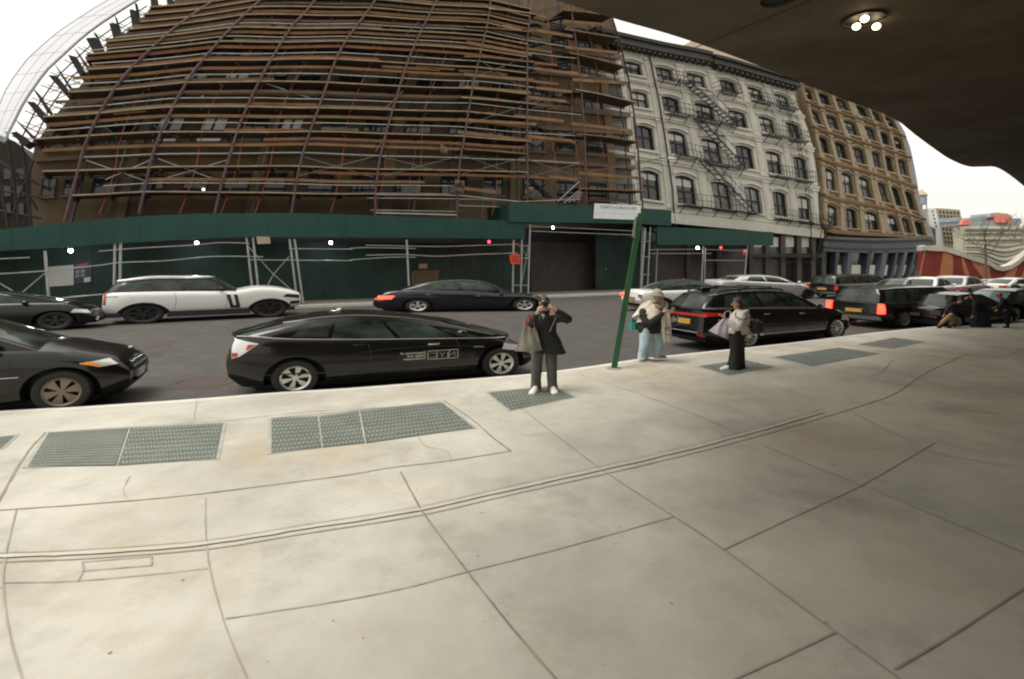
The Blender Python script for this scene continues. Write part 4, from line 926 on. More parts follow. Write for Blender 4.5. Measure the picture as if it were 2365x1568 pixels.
# slate blue shopfront
SFT = [(1898,540),(1960,546),(2050,551),(2143,552)]
def sf(x, y, d=0): return WL.at(x, y, d)-tb.location
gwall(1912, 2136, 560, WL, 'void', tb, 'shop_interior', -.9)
def sband(y0, y1, d, m, name, x0=1898, x1=2142):
    mb = MB(); n = 8
    for i in range(n):
        a, b = x0+(x1-x0)*i/n, x0+(x1-x0)*(i+1)/n; sag = lambda x: 7*math.sin(math.pi*min(1,max(0,(x-1898)/244)))*.6
        f = [sf(a,y1+sag(a),d), sf(b,y1+sag(b),d), sf(b,y0+sag(b),d), sf(a,y0+sag(a),d)]; mb.hexa([p-WL.n*(.5+d) for p in f]+f)
    mb.build(name, m, tb)
sband(546,552,.55,'bluefront','shop_cornice'); sband(552,556,.35,'bluedark','shop_cornice'); sband(556,569,.22,'bluefront','shop_fascia'); sband(569,572,.35,'bluedark','shop_fascia'); sband(572,580,.2,'bluefront','shop_fascia')
xs = [(1922,1928,'bluedark'),(1952,1962,'bluefront'),(1998,2006,'bluedark'),(2032,2043,'bluefront'),(2062,2068,'bluedark'),(2082,2089,'bluefront'),(2104,2110,'bluedark'),(2122,2132,'bluefront')]
for a, b, m in xs:
    lean = (a-1920)/210*-14; mb = MB(); A, B_ = WL.at(a+lean,655,.2), WL.at(b+lean,655,.2); f = [Vector((A.x,A.y,0))-tb.location, Vector((B_.x,B_.y,0))-tb.location, sf(b+4,580,.2), sf(a+4,580,.2)]; mb.hexa([p-WL.n*.6 for p in f]+f); mb.build('shop_pilaster', m, tb)
for (a, b) in ((1930,1950),(1964,1996),(2008,2030),(2045,2060),(2070,2080),(2091,2102),(2112,2120)):
    lean = (a-1920)/210*-12; mb = MB(); f = [sf(a+lean,650,-.3), sf(b+lean,650,-.3), sf(b+2,584,-.3), sf(a+2,584,-.3)]; mb.hexa([p-WL.n*.08 for p in f]+f); w = mb.build('shop_window', 'glass', tb)
    mb = MB(); mb.hexa([sf(a+lean,636,-.29), sf(b+lean,636,-.29), sf(b-3,612,-.29), sf(a-3,612,-.29), sf(a+lean,636,-.25), sf(b+lean,636,-.25), sf(b-3,612,-.25), sf(a-3,612,-.25)]); mb.build('blind', 'paper', w)
p = WL.at(2112,590,.6); q = WL.at(1925,640,0)
# ---- things above and beyond
def block(name, label, poly, pl, m, cat='building', dep=6, grp=None, windows=None, wm='glass', ground=True):
    f = [pl.at(*p) for p in poly]; c = sum(f, Vector())/len(f); t = thing(name, label, cat, (c.x, c.y, 0 if ground else c.z), grp)
    mb = MB(); mb.prism(lo(t, f), -pl.n*dep); mb.build('wall', m, t)
    if windows:
        (a, b, cc, d), nu, nv, fw, fh = windows
        for i in range(nu):
            for j in range(nv):
                def P(u, v): return ((a[0]*(1-u)+b[0]*u)*(1-v)+(d[0]*(1-u)+cc[0]*u)*v, (a[1]*(1-u)+b[1]*u)*(1-v)+(d[1]*(1-u)+cc[1]*u)*v)
                u0, v0 = (i+.5-fw/2)/nu, (j+.5-fh/2)/nv; u1, v1 = u0+fw/nu, v0+fh/nv
                q = lo(t, [pl.at(*P(*w), .02) for w in ((u0,v1),(u1,v1),(u1,v0),(u0,v0))]); mb = MB(); mb.hexa(q+[x+pl.n*.06 for x in q]); mb.build('window', wm, t)
    return t
PB = WL.shifted(-7)
block('rooftop_penthouse', 'stepped beige brick penthouse rising behind the white building', [(1500,150),(1640,185),(1640,92),(1605,90),(1572,108),(1500,92)], PB, 'beige', dep=5, ground=False)
block('rooftop_penthouse', 'taller beige brick block rising behind the dark cornice of the white building', [(1640,190),(1850,235),(1850,140),(1745,100),(1700,90),(1640,76)], PB.shifted(-2), 'beige', dep=6, ground=False)
FARP = Plane((0,95), 0); FARQ = Plane((0,125), 0)
wt = block('white_tower', 'narrow white stucco tower behind the corner building', [cT(350,935),cT(440,935),cT(400,700),(2160,480),cT(215,440)], FARP, 'palewall', dep=6, windows=((cT(280,450),cT(305,450),cT(360,690),cT(330,690)),1,5,.6,.45))
tt = block('tan_apartment_tower', 'tan brick apartment tower with rows of windows beyond the crossing', [cT(445,980),cT(715,1000),cT(690,700),cT(655,455),cT(500,440),cT(340,432),cT(390,640)], FARP.shifted(-3), 'tanbrick', dep=10, windows=((cT(360,450),cT(650,470),cT(700,920),cT(450,900)),6,8,.5,.55))
block('brick_annex', 'small dark brick house with an arched window between the corner building and the white tower', [cT(200,920),cT(345,920),cT(335,700),cT(270,670),cT(200,690)], FARP.shifted(8), 'brownwall', dep=4, windows=((cT(235,700),cT(325,705),cT(330,880),cT(240,880)),2,2,.7,.8))
# netted building with rooftop works
cb = block('netted_building', 'wide building wrapped in sagging cream scrim beyond the red wall', [cT(700,1200),cT(1480,1250),(2420,650),(2420,516),cT(1440,665),cT(1100,672),cT(690,668)], FARP.shifted(6), 'cream_net', dep=2)
mb = MB(); pl = FARP.shifted(6)
for k, y in enumerate((700,758,830,905,960,1010,1060,1110,1160)):
    sag = max(0,(y-820)/340)*150
    P = [pl.at(*cT(x, y-sag*.55+sag*math.exp(-((x-1210)/210)**2)), .25)-cb.location for x in range(705,1500,40)]; mb.tube(P, .16 if k%2 else .28, 5)
mb.build('scrim_fold', 'cream_net', cb, smooth=60)
for a, b, y in ((865,1030,760),(1110,1165,757),(880,960,1000)): mb = MB(); mb.tube([pl.at(*cT(a,y),.5)-cb.location, pl.at(*cT(b,y),.5)-cb.location], .12, 5); mb.build('dark_gap', 'joint', cb)
for poly, m in (([(680,665),(1480,672),(1480,640),(1300,615),(1100,590),(800,590),(670,600)],'greyroof'),([(675,650),(800,650),(800,580),(700,585)],'redroof'),([(1150,620),(1330,625),(1320,520),(1140,515)],'redroof'),([(800,590),(1035,585),(1030,530),(900,540),(800,560)],'greyroof'),([(1090,545),(1345,560),(1330,500),(1180,485),(1100,495)],'greyroof'),([(1340,620),(1500,640),(1500,565),(1350,560)],'greyroof'),([(660,600),(715,600),(715,545),(660,545)],'greyroof')):
    f = lo(cb, [pl.at(*cT(*p), -.6 if m == 'greyroof' else .0) for p in poly]); mb = MB(); mb.prism(f, -pl.n*4); mb.build('rooftop_sheeting', m, cb)
# water tower
p = FARP.at(2128,482); t = thing('water_tower', 'rooftop water tank with a conical cap on thin legs', 'water tower', tuple(p)); k_ = 95/FL*.1767
mb = MB(); zc = 375; 
mb.lathe((0,0,(480-(404.2+375*.1767))*95/FL), [(62*k_,0),(62*k_,120*k_)], 14); mb.build('tank', 'greyroof', t, smooth=50)
mb = MB(); mb.lathe((0,0,(480-(404.2+375*.1767))*95/FL+120*k_), [(76*k_,0),(40*k_,40*k_),(.02,86*k_)], 14); mb.build('cap', 'tanbrick', t, smooth=40)
for a in range(4):
    mb = MB(); q = math.pi/4+a*math.pi/2; mb.tube([(math.cos(q)*3.2*.25,math.sin(q)*.8,-1.0),(math.cos(q)*.7,math.sin(q)*.7,(480-(404.2+375*.1767))*95/FL)], .09, 4); mb.build('leg', 'greyroof', t)
# red mural wall
RP = Plane((0,54), R(-3))
rw = thing('mural_wall', 'long dark red wall with orange mural stripes and a pale coping across the end of the street', 'wall', tuple(RP.at(2250,650)*1) if False else (RP.at(2250,650).x, RP.at(2250,650).y, 0))
cop = [(150,930),(195,922),(300,932),(450,938),(650,1000),(840,1068),(1030,1120),(1120,1180),(1210,1195),(1310,1170),(1400,1120),(1490,1040),(1600,960),(1800,900)]
def gz(p): q = Vector(p); q.z = max(q.z, 0); return q
mb = MB()
for (a, b) in zip(cop, cop[1:]):
    q = [RP.at(*cT(a[0]-8,1500)), RP.at(*cT(b[0]-8,1500)), RP.at(*cT(b[0],b[1]+62)), RP.at(*cT(a[0],a[1]+62))]; q[0].z = q[1].z = 0
    f = lo(rw, q); mb.hexa([p-RP.n*.5 for p in f]+f)
mb.build('wall', 'redwall', rw)
mb = MB()
for (a, b) in zip(cop, cop[1:]):
    j = random.uniform(-4,4); q = [RP.at(*cT(a[0]+2,a[1]+60),.12), RP.at(*cT(b[0]-2,b[1]+60),.12), RP.at(*cT(b[0]-2,b[1]-4+j),.12), RP.at(*cT(a[0]+2,a[1]+j),.12)]
    f = lo(rw, q); mb.hexa([p-RP.n*.8 for p in f]+f)
mb.build('coping', 'coping', rw)
for L_, R_ in ([((185,985),(150,1150),(120,1300),(95,1420)),((205,985),(170,1150),(140,1300),(115,1420))],[((435,1000),(405,1180),(385,1330),(430,1440)),((550,1030),(563,1150),(555,1330),(520,1440))],[((660,1050),(680,1150),(720,1330),(750,1440)),((700,1065),(720,1150),(790,1350),(830,1440))],[((790,1090),(830,1190),(930,1320),(1010,1450)),((1040,1170),(1040,1270),(1065,1370),(1075,1450))],[((1310,1190),(1260,1290),(1210,1380),(1190,1460)),((1430,1120),(1390,1250),(1340,1380),(1310,1460))],[((1490,1240),(1455,1330),(1420,1400),(1400,1450)),((1530,1240),(1490,1330),(1450,1400),(1425,1450))]):
    mb = MB()
    for i in range(3):
        f = lo(rw, [gz(RP.at(*cT(*q),.03)) for q in (L_[i+1],R_[i+1],R_[i],L_[i])]); mb.hexa([p-RP.n*.02 for p in f]+f)
    mb.build('mural_stripe', 'orangewall', rw)
# bare street trees against the netted building
def bare_tree(px, py, h, label):
    b = RP.at(px, py, 1.2); b.z = 0; t = thing('bare_tree', label, 'tree', tuple(b), 'bare street trees'); mb = MB(); mb.tube([(0,0,0),(.05,0,h*.35),(.0,.05,h*.5)], .1, 6, rs=[.12,.09,.07]); mb.build('trunk', 'branch', t, smooth=60)
    mb = MB()
    def br(p, d, l, r, k):
        q = p+d*l; mb.tube([p, (p+q)/2+Vector((random.uniform(-.1,.1),0,random.uniform(-.05,.1)))*l, q], r, 4, rs=[r,r*.8,r*.55])
        if k:
            for _ in range(3): br(p+d*l*random.uniform(.5,1), (d+Vector((random.uniform(-.8,.8),random.uniform(-.8,.8),random.uniform(-.1,.6)))).normalized(), l*.68, r*.55, k-1)
    for a in range(5): br(Vector((0,.03,h*(.35+.03*a))), Vector((math.cos(a*1.3),math.sin(a*1.3),1.1)).normalized(), h*.24, .05, 3)
    mb.build('crown', 'branch', t)
bare_tree(2252,655,7.4,'bare tree in front of the dip in the red wall'); bare_tree(2352,655,8.0,'bare tree at the right edge above the red wall')
# ================================================================== concrete canopy overhead
ZC = 7.0
def CE(px, py): y = FL*(ZC-EYE)/(HY-py); return Vector(((px-CX)/FL*y, y, ZC))
edge = [CE(*p) for p in ((1262,-10),(1290,2),(1430,46),(1540,77),(1640,110),(1740,147),(1840,186),(1950,230),(2060,271),(2115,312),(2160,345),(2195,368),(2235,384),(2268,385),(2300,386),(2332,404),(2365,430))]
edge = cr(edge, 3)
edge = [Vector((-3.4,-14,ZC)), Vector((-3.0,1,ZC)), Vector((-1.6,6.2,ZC))]+edge  # unseen edge beyond the frame, shaped to shade the near pavement
back = [Vector((60,46,ZC)), Vector((60,-14,ZC))]
cn = thing('building_canopy', 'dark concrete underside of an overhanging building with recessed lamps', 'building', (10,8,0))
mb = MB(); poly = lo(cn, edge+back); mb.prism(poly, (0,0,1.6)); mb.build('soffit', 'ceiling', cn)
# unseen wall added just right of the view to darken the pavement
mb = MB(); poly = lo(cn, [Vector((.85,.8,0)), Vector((9.1,9.4,0)), Vector((39.6,41.3,0)), Vector((60,41.3,0)), Vector((60,-14,0)), Vector((1.0,-14,0))])
mb.prism(poly, (0,0,ZC-.01)); mb.build('added_shade_wall', 'ceiling', cn)
# casting joints across the soffit
for a, b in (((3,2,0),(26,19,0)),((9,-2,0),(44,24,0)),((4,12.0,0),(14,-4,0)),((11,16.2,0),(24,-3,0)),((19,21.5,0),(38,-6,0))):
    mb = MB(); A_, B_ = Vector(a)+Vector((0,0,ZC-.004)), Vector(b)+Vector((0,0,ZC-.004)); w_ = (B_-A_).normalized().cross(Vector((0,0,1)))*.02
    mb.quad(*lo(cn, [A_-w_, B_-w_, B_+w_, A_+w_])); mb.build('soffit_joint', 'trimblack', cn)
# downlight cluster
c = CE(1994,42); c2_ = CE(1994,42)
t = thing('downlight', 'round recessed fitting with three bright bulbs in the dark soffit', 'ceiling light', tuple(c))
rr = (CE(2040,40)-CE(1950,40)).length/2
mb = MB(); mb.lathe((0,0,-.05), [(rr*1.02,.045),(rr*1.02,0),(rr*.88,0),(rr*.86,.04)], 28); mb.build('trim_ring', 'darkmetal', t, smooth=40)
mb = MB(); mb.lathe((0,0,-.004), [(.001,0),(rr*.87,0)], 28); mb.build('back_plate', 'trimblack', t)
for px, py in ((1997,29),(1978,47),(2024,47)):
    q = CE(px,py)-c; mb = MB(); mb.sphere((q.x,q.y,-.12), .07, .07, .06, 18, 12); mb.build('bulb', 'lampdown', t, smooth=60)
ld = bpy.data.lights.new('downlight_light', 'SPOT'); ld.energy = 60; ld.color = (1,.80,.56); ld.spot_size = R(110); ld.shadow_soft_size = .1
lo_ = bpy.data.objects.new('downlight_light', ld); COL.objects.link(lo_); lo_.parent = t; lo_.location = (0,0,-.25)
c = CE(1803,-8); t = thing('downlight', 'unlit round fitting at the top edge of the dark soffit', 'ceiling light', tuple(c)); rr = .42
mb = MB(); mb.lathe((0,0,-.05), [(rr*1.05,.045),(rr*1.05,0),(rr*.8,0),(rr*.8,.05)], 24); mb.build('trim_ring', 'ceiling_edge', t, smooth=40)
mb = MB(); mb.lathe((0,0,-.004), [(.001,0),(rr*.79,0)], 24); mb.build('back_plate', 'trimblack', t)
# ================================================================== vehicles
class Car:
    """s: a dict of sight-line points on the kerb-side flank of the car (rear at left) and build options"""
    def __init__(s, name, label, cat, paint, rear, front, heading=None, width=1.8, group=None, loc=None):
        A, B = G(rear[0], rear[1], ROADZ), G(front[0], front[1], ROADZ)
        h = math.atan2(B.y-A.y, B.x-A.x) if heading is None else heading
        s.pl = Plane((A.x, A.y), h); s.A = A; s.w = width; s.paint = paint
        s.t = thing(name, label, cat, tuple(A), group); s.d = s.pl.d; s.m = -s.pl.n
    def xz(s, p):
        q = s.pl.at(*p)-s.A; return (q.dot(s.d), q.z)
    def P(s, x, y, z): return s.d*x+s.m*y+Vector((0,0,z))
    def body(s, top, xr, xf, zb=.2, rear_prof=None, front_prof=None, R0=.75, taper=.30, crown=.06, wheels=(), arch=1.18, vp=None):
        s.top = sorted(top); s.xr, s.xf, s.zb = xr, xf, zb; s.R0, s.taper, s.crown = R0, taper, crown
        s.rp, s.fp = rear_prof or [(0,.0),(1,0)], front_prof or [(0,0),(1,0)]
        s.vp = vp or [(0,.90),(.08,.955),(.22,.985),(.45,1.0),(.7,.992),(.86,.97),(.95,.94),(1,.885)]
        n = 64; xs = []
        for i in range(n+1):
            u = i/n; xs.append(xr+(xf-xr)*(u-.055*math.sin(2*math.pi*u)*1.0 if False else .5-.5*math.cos(math.pi*u)*(.25+.75*1) if False else u))
        e = s.R0; xs = [xr+e*(1-math.cos(math.pi/2*k/7)) for k in range(7)]+[xr+e+(xf-xr-2*e)*k/44 for k in range(45)]+[xf-e*(1-math.cos(math.pi/2*k/7)) for k in range(6,-1,-1)]
        ring = []; nz = 12
        for x in xs:
            zt = s.zt(x); half = []
            half.append((.0, zb)); half.append((s.hw(x, 0)*.9, zb))
            for k in range(nz+1): f = k/nz; half.append((s.hw(x, f), zb+(zt-zb)*f))
            w = s.hw(x, 1)
            for g in (.82,.55,.28): half.append((w*g, zt+crown*(1-g*g)))
            half.append((0, zt+crown))
            loop = [(x, s.w/2-y, z) for y, z in half]+[(x, s.w/2+y, z) for y, z in half[-2:0:-1]]
            ring.append([s.P(s.sx(q[0], q[2]), q[1], q[2]) for q in loop])
        m = len(ring[0]); vs = [p for r in ring for p in r]; fs = []
        for i in range(len(ring)-1):
            for k in range(m): fs.append((i*m+k, i*m+(k+1)%m, (i+1)*m+(k+1)%m, (i+1)*m+k))
        mb = MB(); mb.add(vs, fs)
        for i, flip in ((0, False), (len(ring)-1, True)):
            r = ring[i]; cen = sum(r, Vector())/m; vs = list(r)+[cen+(r[k]-cen)*.55 for k in range(m)]+[cen]; vs[m:2*m] = [v+s.d*(.03 if flip else -.03) for v in vs[m:2*m]]; vs[2*m] = vs[2*m]+s.d*(.035 if flip else -.035)
            fs = [(k, (k+1)%m, m+(k+1)%m, m+k) for k in range(m)]+[(m+k, m+(k+1)%m, 2*m) for k in range(m)]
            mb.add(vs, fs)
        ob = mb.build('body', [s.paint,'trimblack'], s.t, weld=True)
        # wheel arches cut out of the shell
        cb = MB()
        for (xc, zc, rx, rz) in wheels:
            for y0, y1 in ((-.3,.34),(s.w-.34,s.w+.3)):
                k = 28; a = [s.P(xc+math.cos(2*math.pi*i/k)*rx*arch*1.1, y0, zc+math.sin(2*math.pi*i/k)*rz*arch) for i in range(k)]; b = [s.P(xc+math.cos(2*math.pi*i/k)*rx*arch*1.1, y1, zc+math.sin(2*math.pi*i/k)*rz*arch) for i in range(k)]
                cb.add(a+b, [tuple(range(k-1,-1,-1)), tuple(range(k,2*k))]+[(i,(i+1)%k,k+(i+1)%k,k+i) for i in range(k)], 1)
        if wheels:
            co = cb.build('arch_cut', [s.paint,'trimblack'], s.t, weld=True)
            bo = ob.modifiers.new('b', 'BOOLEAN'); bo.operation = 'DIFFERENCE'; bo.object = co; bo.solver = 'EXACT'
            dg = bpy.context.evaluated_depsgraph_get(); me = bpy.data.meshes.new_from_object(ob.evaluated_get(dg)); ob.modifiers.clear()
            if len(me.polygons) > 100: old = ob.data; ob.data = me; bpy.data.meshes.remove(old)
            bpy.data.objects.remove(co)
        me = ob.data; me.polygons.foreach_set('use_smooth', [True]*len(me.polygons)); me.set_sharp_from_angle(angle=R(32)); s.bodyo = ob
        for (xc, zc, rx, rz) in wheels: pass
        return ob
    def zt(s, x): return smooth_interp(s.top, x)
    def sx(s, x, z):
        f = (z-s.zb)/max(.05, s.zt(x)-s.zb); L_ = s.xf-s.xr
        wr = max(0, 1-(x-s.xr)/(s.R0*1.6))**1.3; wf = max(0, 1-(s.xf-x)/(s.R0*1.6))**1.3
        return x+wr*interp(s.rp, f, False)-wf*interp(s.fp, f, False)
    def hw(s, x, f):
        e = min(1, min((x-s.xr)/s.R0, (s.xf-x)/s.R0)); return s.w/2*(1-s.taper*(1-max(0,e))**2.4)*interp(s.vp, f, False)
    def skin(s, x, z, out=.006, side=0):
        f = (z-s.zb)/max(.05, s.zt(x)-s.zb); h = s.hw(x, f)+out
        return s.P(s.sx(x, z), s.w/2-h if side == 0 else s.w/2+h, z)
    def side(s, poly, name, m, out=.006, n=6, parent=None, sides=(0,)):
        """patch on the flank: poly = 4 (x,z) corners"""
        a, b, c, d = poly
        for sd_ in sides:
            mb = MB()
            def f(u, v):
                x = (a[0]*(1-u)+b[0]*u)*(1-v)+(d[0]*(1-u)+c[0]*u)*v; z = (a[1]*(1-u)+b[1]*u)*(1-v)+(d[1]*(1-u)+c[1]*u)*v; return s.skin(x, z, out, sd_)
            mb.grid(f, n, n); o = mb.build(name, m, parent or s.t, smooth=60)
        return o
    def line(s, pts, name, m, r=.012, out=.0, parent=None, sub=4):
        P = cr([s.skin(x, z, out) for x, z in pts], sub); mb = MB(); mb.tube(P, r, 5); return mb.build(name, m, parent or s.t, smooth=60)
    def end(s, which, y0, y1, z0, z1, name, m, out=.012, parent=None, ymid=None, depth=.03, tilt=0):
        """plate on the tail (which=-1) or nose (+1) face: y across from the kerb side (0..w)"""
        x = (s.xr if which < 0 else s.xf); mb = MB(); cor = []
        for (y, z) in ((y0,z0),(y1,z0),(y1,z1),(y0,z1)):
            xx = s.sx(x, z)+which*(out+.03); cor.append((xx, y, z))
        f = [s.P(*q) for q in cor]; b = [p-s.d*which*depth*2 for p in f]; mb.hexa(b+f); return mb.build(name, m, parent or s.t)
    def wheel(s, xc, zc, rx, rz, rim='alloy', spokes=6, rimf=.68, wd=.22, far=True, spoke_w=.34, inset=.03):
        for sd_ in ((0, 1) if far else (0,)):
            y0 = inset if sd_ == 0 else s.w-inset; sg = 1 if sd_ == 0 else -1
            prof = [(rimf*.96,.02),(rimf,.0),(rimf*1.1,-.012),(.93,-.006),(.985,.03),(1,.07),(1,wd-.05),(.97,wd)]
            mb = MB(); k = 30
            mb.grid(lambda u, v: s.P(xc+L1(prof,v)[0]*rx*math.cos(2*math.pi*u), y0+sg*L1(prof,v)[1], zc+L1(prof,v)[0]*rz*math.sin(2*math.pi*u)), k, len(prof)-1)
            w = mb.build('wheel', 'tyre', s.t, smooth=50)
            if sd_: 
                continue
            rb = MB(); pt = lambda r, a, d: s.P(xc+r*rx*math.cos(a), y0+d, zc+r*rz*math.sin(a))
            rb.grid(lambda u, v: pt(rimf*(.99-.13*v), 2*math.pi*u, .004+.02*v), k, 1)
            rb.grid(lambda u, v: pt(rimf*.86, 2*math.pi*u, .024+.12*v), k, 1)
            for i in range(spokes):
                a = 2*math.pi*(i+.25)/spokes; wa = spoke_w*math.pi/spokes*1.3
                q = [pt(rimf*.12,a-wa*1.6,.015), pt(rimf*.12,a+wa*1.6,.015), pt(rimf*.9,a+wa,.02), pt(rimf*.9,a-wa,.02)]
                rb.hexa([p+s.m*.03 for p in q]+q)
            rb.grid(lambda u, v: pt(rimf*.22*(1-v)+.001, 2*math.pi*u, .008), 16, 1)
            rb.build('rim', rim, w, smooth=40)
            db = MB(); db.grid(lambda u, v: pt(rimf*.87*(1-v)+.001, 2*math.pi*u, .12), 20, 1); db.build('brake_disc', 'trimblack', w)
    def green(s, belt, roof, glass, paint=None, tumble=.17, crown=.05, ws=(.06,.94,.06,.94), rw=(.08,.92,.12,.9), bulge=.10, roofp=None, chrome=None, rbulge=.06, pane='carglass', vr=(.08,.9), rimside=True, inb=.0):
        """greenhouse: belt=((x,z) rear,(x,z) front), roof=[(x,z)...] along the rail rear->front, glass=[(u0,u1),...] along it"""
        (xr_, zr_), (xf_, zf_) = belt; paint = paint or s.paint; w2 = s.w/2; roof = list(roof)
        def rail(u): 
            n = len(roof)-1; x = roof[0][0]+(roof[-1][0]-roof[0][0])*u; return x, smooth_interp(sorted(roof), x)
        def beltp(u):
            x = xr_+(xf_-xr_)*u; e0 = interp([(0,zr_),(.12,s.zt(x)-.02),(.88,s.zt(x)-.02),(1,zf_)], u); return x, e0
        def hwb(x): return s.hw(min(max(x, s.xr+.02), s.xf-.02), 1)-inb
        def sp(u, v, sd_=0, out=0):
            bx, bz = beltp(u); rx, rz = rail(u); x = bx+(rx-bx)*v; z = bz+(rz-bz)*v
            h = hwb(bx)*(1-v)+(hwb(bx)-tumble)*v+.035*math.sin(math.pi*v)+out
            return s.P(x, w2-h if sd_ == 0 else w2+h, z)
        mb = MB()
        for sd_ in (0,1): mb.grid(lambda u, v: sp(u, v, sd_), 24, 8)
        def fb(u, v, end, out=0):   # windscreen (end=1) or rear (end=0)
            a, b = sp(end, v, 0), sp(end, v, 1); p = a+(b-a)*u; k = (1 if end else -1); return p+s.d*k*((bulge if end else rbulge)*math.sin(math.pi*u)+out)+Vector((0,0,out*.6+.02*math.sin(math.pi*u)*v))
        mb.grid(lambda u, v: fb(u, v, 1), 12, 8); mb.grid(lambda u, v: fb(u, v, 0), 12, 8)
        po = mb.build('greenhouse', paint, s.t, smooth=50, weld=True)
        mb = MB()
        def rf(u, v):
            a, b = sp(u, 1, 0), sp(u, 1, 1); p = a+(b-a)*v; e = min(1, min(u, 1-u)*6); bl = s.d*((bulge*max(0,(u-.8)/.2)**2-rbulge*max(0,(.2-u)/.2)**2)*math.sin(math.pi*v)); return p+bl+Vector((0,0,.004+crown*math.sin(math.pi*v)**.7*(.4+.6*e)))
        mb.grid(rf, 20, 12); mb.build('roof', roofp or paint, s.t, smooth=50)
        s.rf, s.sp = rf, sp
        for g in glass:
            u0, u1 = g[0], g[1]; v0, v1 = g[2:4] if len(g) > 3 else vr
            sk = g[4] if len(g) > 4 else 0
            for sd_ in (0,1): mb = MB(); mb.grid(lambda u, v: sp(u0+(u1-u0)*u+sk*(v), v0+(v1-v0)*v, sd_, .006), 8, 6); mb.build('side_window', pane, s.t, smooth=60)
        a, b, c, d = ws; mb = MB(); mb.grid(lambda u, v: fb(a+(b-a)*u, c+(d-c)*v, 1, .008), 12, 8); mb.build('windscreen', pane, s.t, smooth=60)
        a, b, c, d = rw; mb = MB(); mb.grid(lambda u, v: fb(a+(b-a)*u, c+(d-c)*v, 0, .008), 12, 8); mb.build('rear_window', pane, s.t, smooth=60)
        if chrome:
            mb = MB(); mb.tube([sp(i/24, .985, 0, .012) for i in range(25)], chrome[0], 5); mb.tube([sp(i/24, .04, 0, .014) for i in range(25)], chrome[1], 5); mb.build('window_trim', 'chrome', s.t, smooth=60)
    def mirror(s, x, z, m=None):
        p = s.skin(x, z, .1); mb = MB(); mb.sphere(tuple(p), .11, .09, .075, 10, 7); mb.tube([s.skin(x, z-.03, -.02), p], .03, 5); mb.build('wing_mirror', m or s.paint, s.t, smooth=60)
    def handle(s, x, z, m='chrome', l=.22):
        mb = MB(); mb.tube(cr([s.skin(x-l/2, z, .0), s.skin(x-l*.3, z, .04), s.skin(x+l*.3, z, .04), s.skin(x+l/2, z, .0)], 3), .016, 5); mb.build('door_handle', m, s.t, smooth=60)
    def seams(s, xs, z0, z1):
        mb = MB()
        for x in xs: mb.tube([s.skin(x+.06*math.sin(k*.5), z0+(z1-z0)*k/6, .001) for k in range(7)], .007, 4)
        mb.build('door_seam', 'trimblack', s.t)
    def under(s):
        mb = MB(); z = s.zb+.02; mb.hexa([s.P(s.xr+.5,.2,z-.1), s.P(s.xf-.5,.2,z-.1), s.P(s.xf-.5,s.w-.2,z-.1), s.P(s.xr+.5,s.w-.2,z-.1), s.P(s.xr+.4,.15,z), s.P(s.xf-.4,.15,z), s.P(s.xf-.4,s.w-.15,z), s.P(s.xr+.4,s.w-.15,z)]); mb.build('underbody', 'trimblack', s.t)

GRP = 'cars along the street'
# ---- black hatchback with door lettering, parked at the kerb
k = Car('parked_car', 'black five door hatchback with white backwards lettering on its door, parked at the kerb', 'car', 'black', (682,917), (1162,876), width=1.75, group=GRP)
X = lambda x, y: k.xz(cP(x, y))
xr, xf = -1.12, 4.66
whl = [(.0,.325,.40,.325), (3.90,.325,.40,.325)]
topl = [(xr,.98),(-1.0,1.09),(-.6,1.075),(-.07,1.025),(1.1,.955),(2.4,.90),(3.3,.865),(3.9,.83),(4.35,.72),(xf,.58)]
k.body(topl, xr, xf, .20, [(0,.24),(.25,.04),(.55,.0),(.85,.04),(1,.10)], [(0,.16),(.3,.02),(.6,.0),(1,.2)], R0=.85, taper=.24, wheels=whl)
for w in whl: k.wheel(*w, rim='alloy', spokes=6, rimf=.66, spoke_w=.36)
k.green(((-.98,1.09),(4.05,.83)), [(-.2,1.285),(.37,1.36),(1.0,1.385),(1.6,1.345),(2.13,1.28),(2.70,1.175)], [(.17,.30,.14,.74),(.315,.555),(.575,.80),(.815,.90,.08,.5)], tumble=.22, crown=.045, bulge=.25, rbulge=.12, chrome=(.014,.010), rw=(.1,.9,.2,.9), vr=(.07,.80))
k.mirror(3.05, .98); k.handle(2.5, .80); k.handle(1.1, .86, 'black'); k.seams((2.95, 1.25), .32, .86)
k.side(((xr+.09,.72),(xr+.22,.76),(xr+.50,.97),(xr+.03,1.07)), 'tail_lamp', 'clear', .012, sides=(0,1)); k.side(((xr+.30,.87),(xr+.34,.87),(xr+.47,.96),(xr+.33,.96)), 'tail_lamp', 'tail', .018); k.side(((xr+.09,.74),(xr+.18,.76),(xr+.18,.82),(xr+.08,.82)), 'tail_lamp', 'tail', .018)
k.line([(xr+.4,.42),(.8,.38),(2.0,.31),(3.2,.29)], 'sill_crease', 'trimblack', .012)
k.line([(.6,.62),(1.2,.72),(2.2,.76),(3.3,.72)], 'body_crease', 'black', .012)
k.side(((xf-.75,.62),(xf-.1,.52),(xf-.16,.64),(xf-.65,.74)), 'headlamp', 'clear', .012, sides=(0,1))
k.end(-1, .5, 1.25, .62, .76, 'licence_plate', 'plateyel'); k.under()
k.line([(3.30,.70),(3.52,.69)], 'fender_badge', 'chrome', .011, .008)
# roof marks and sensor
mb = MB()
for u, v in ((.33,.35),(.34,.5),(.345,.62)): p = k.rf(u, v); mb.sphere((p.x,p.y,p.z+.02), .05, .04, .02, 8, 5)
mb.build('roof_marker', 'clear', k.t)
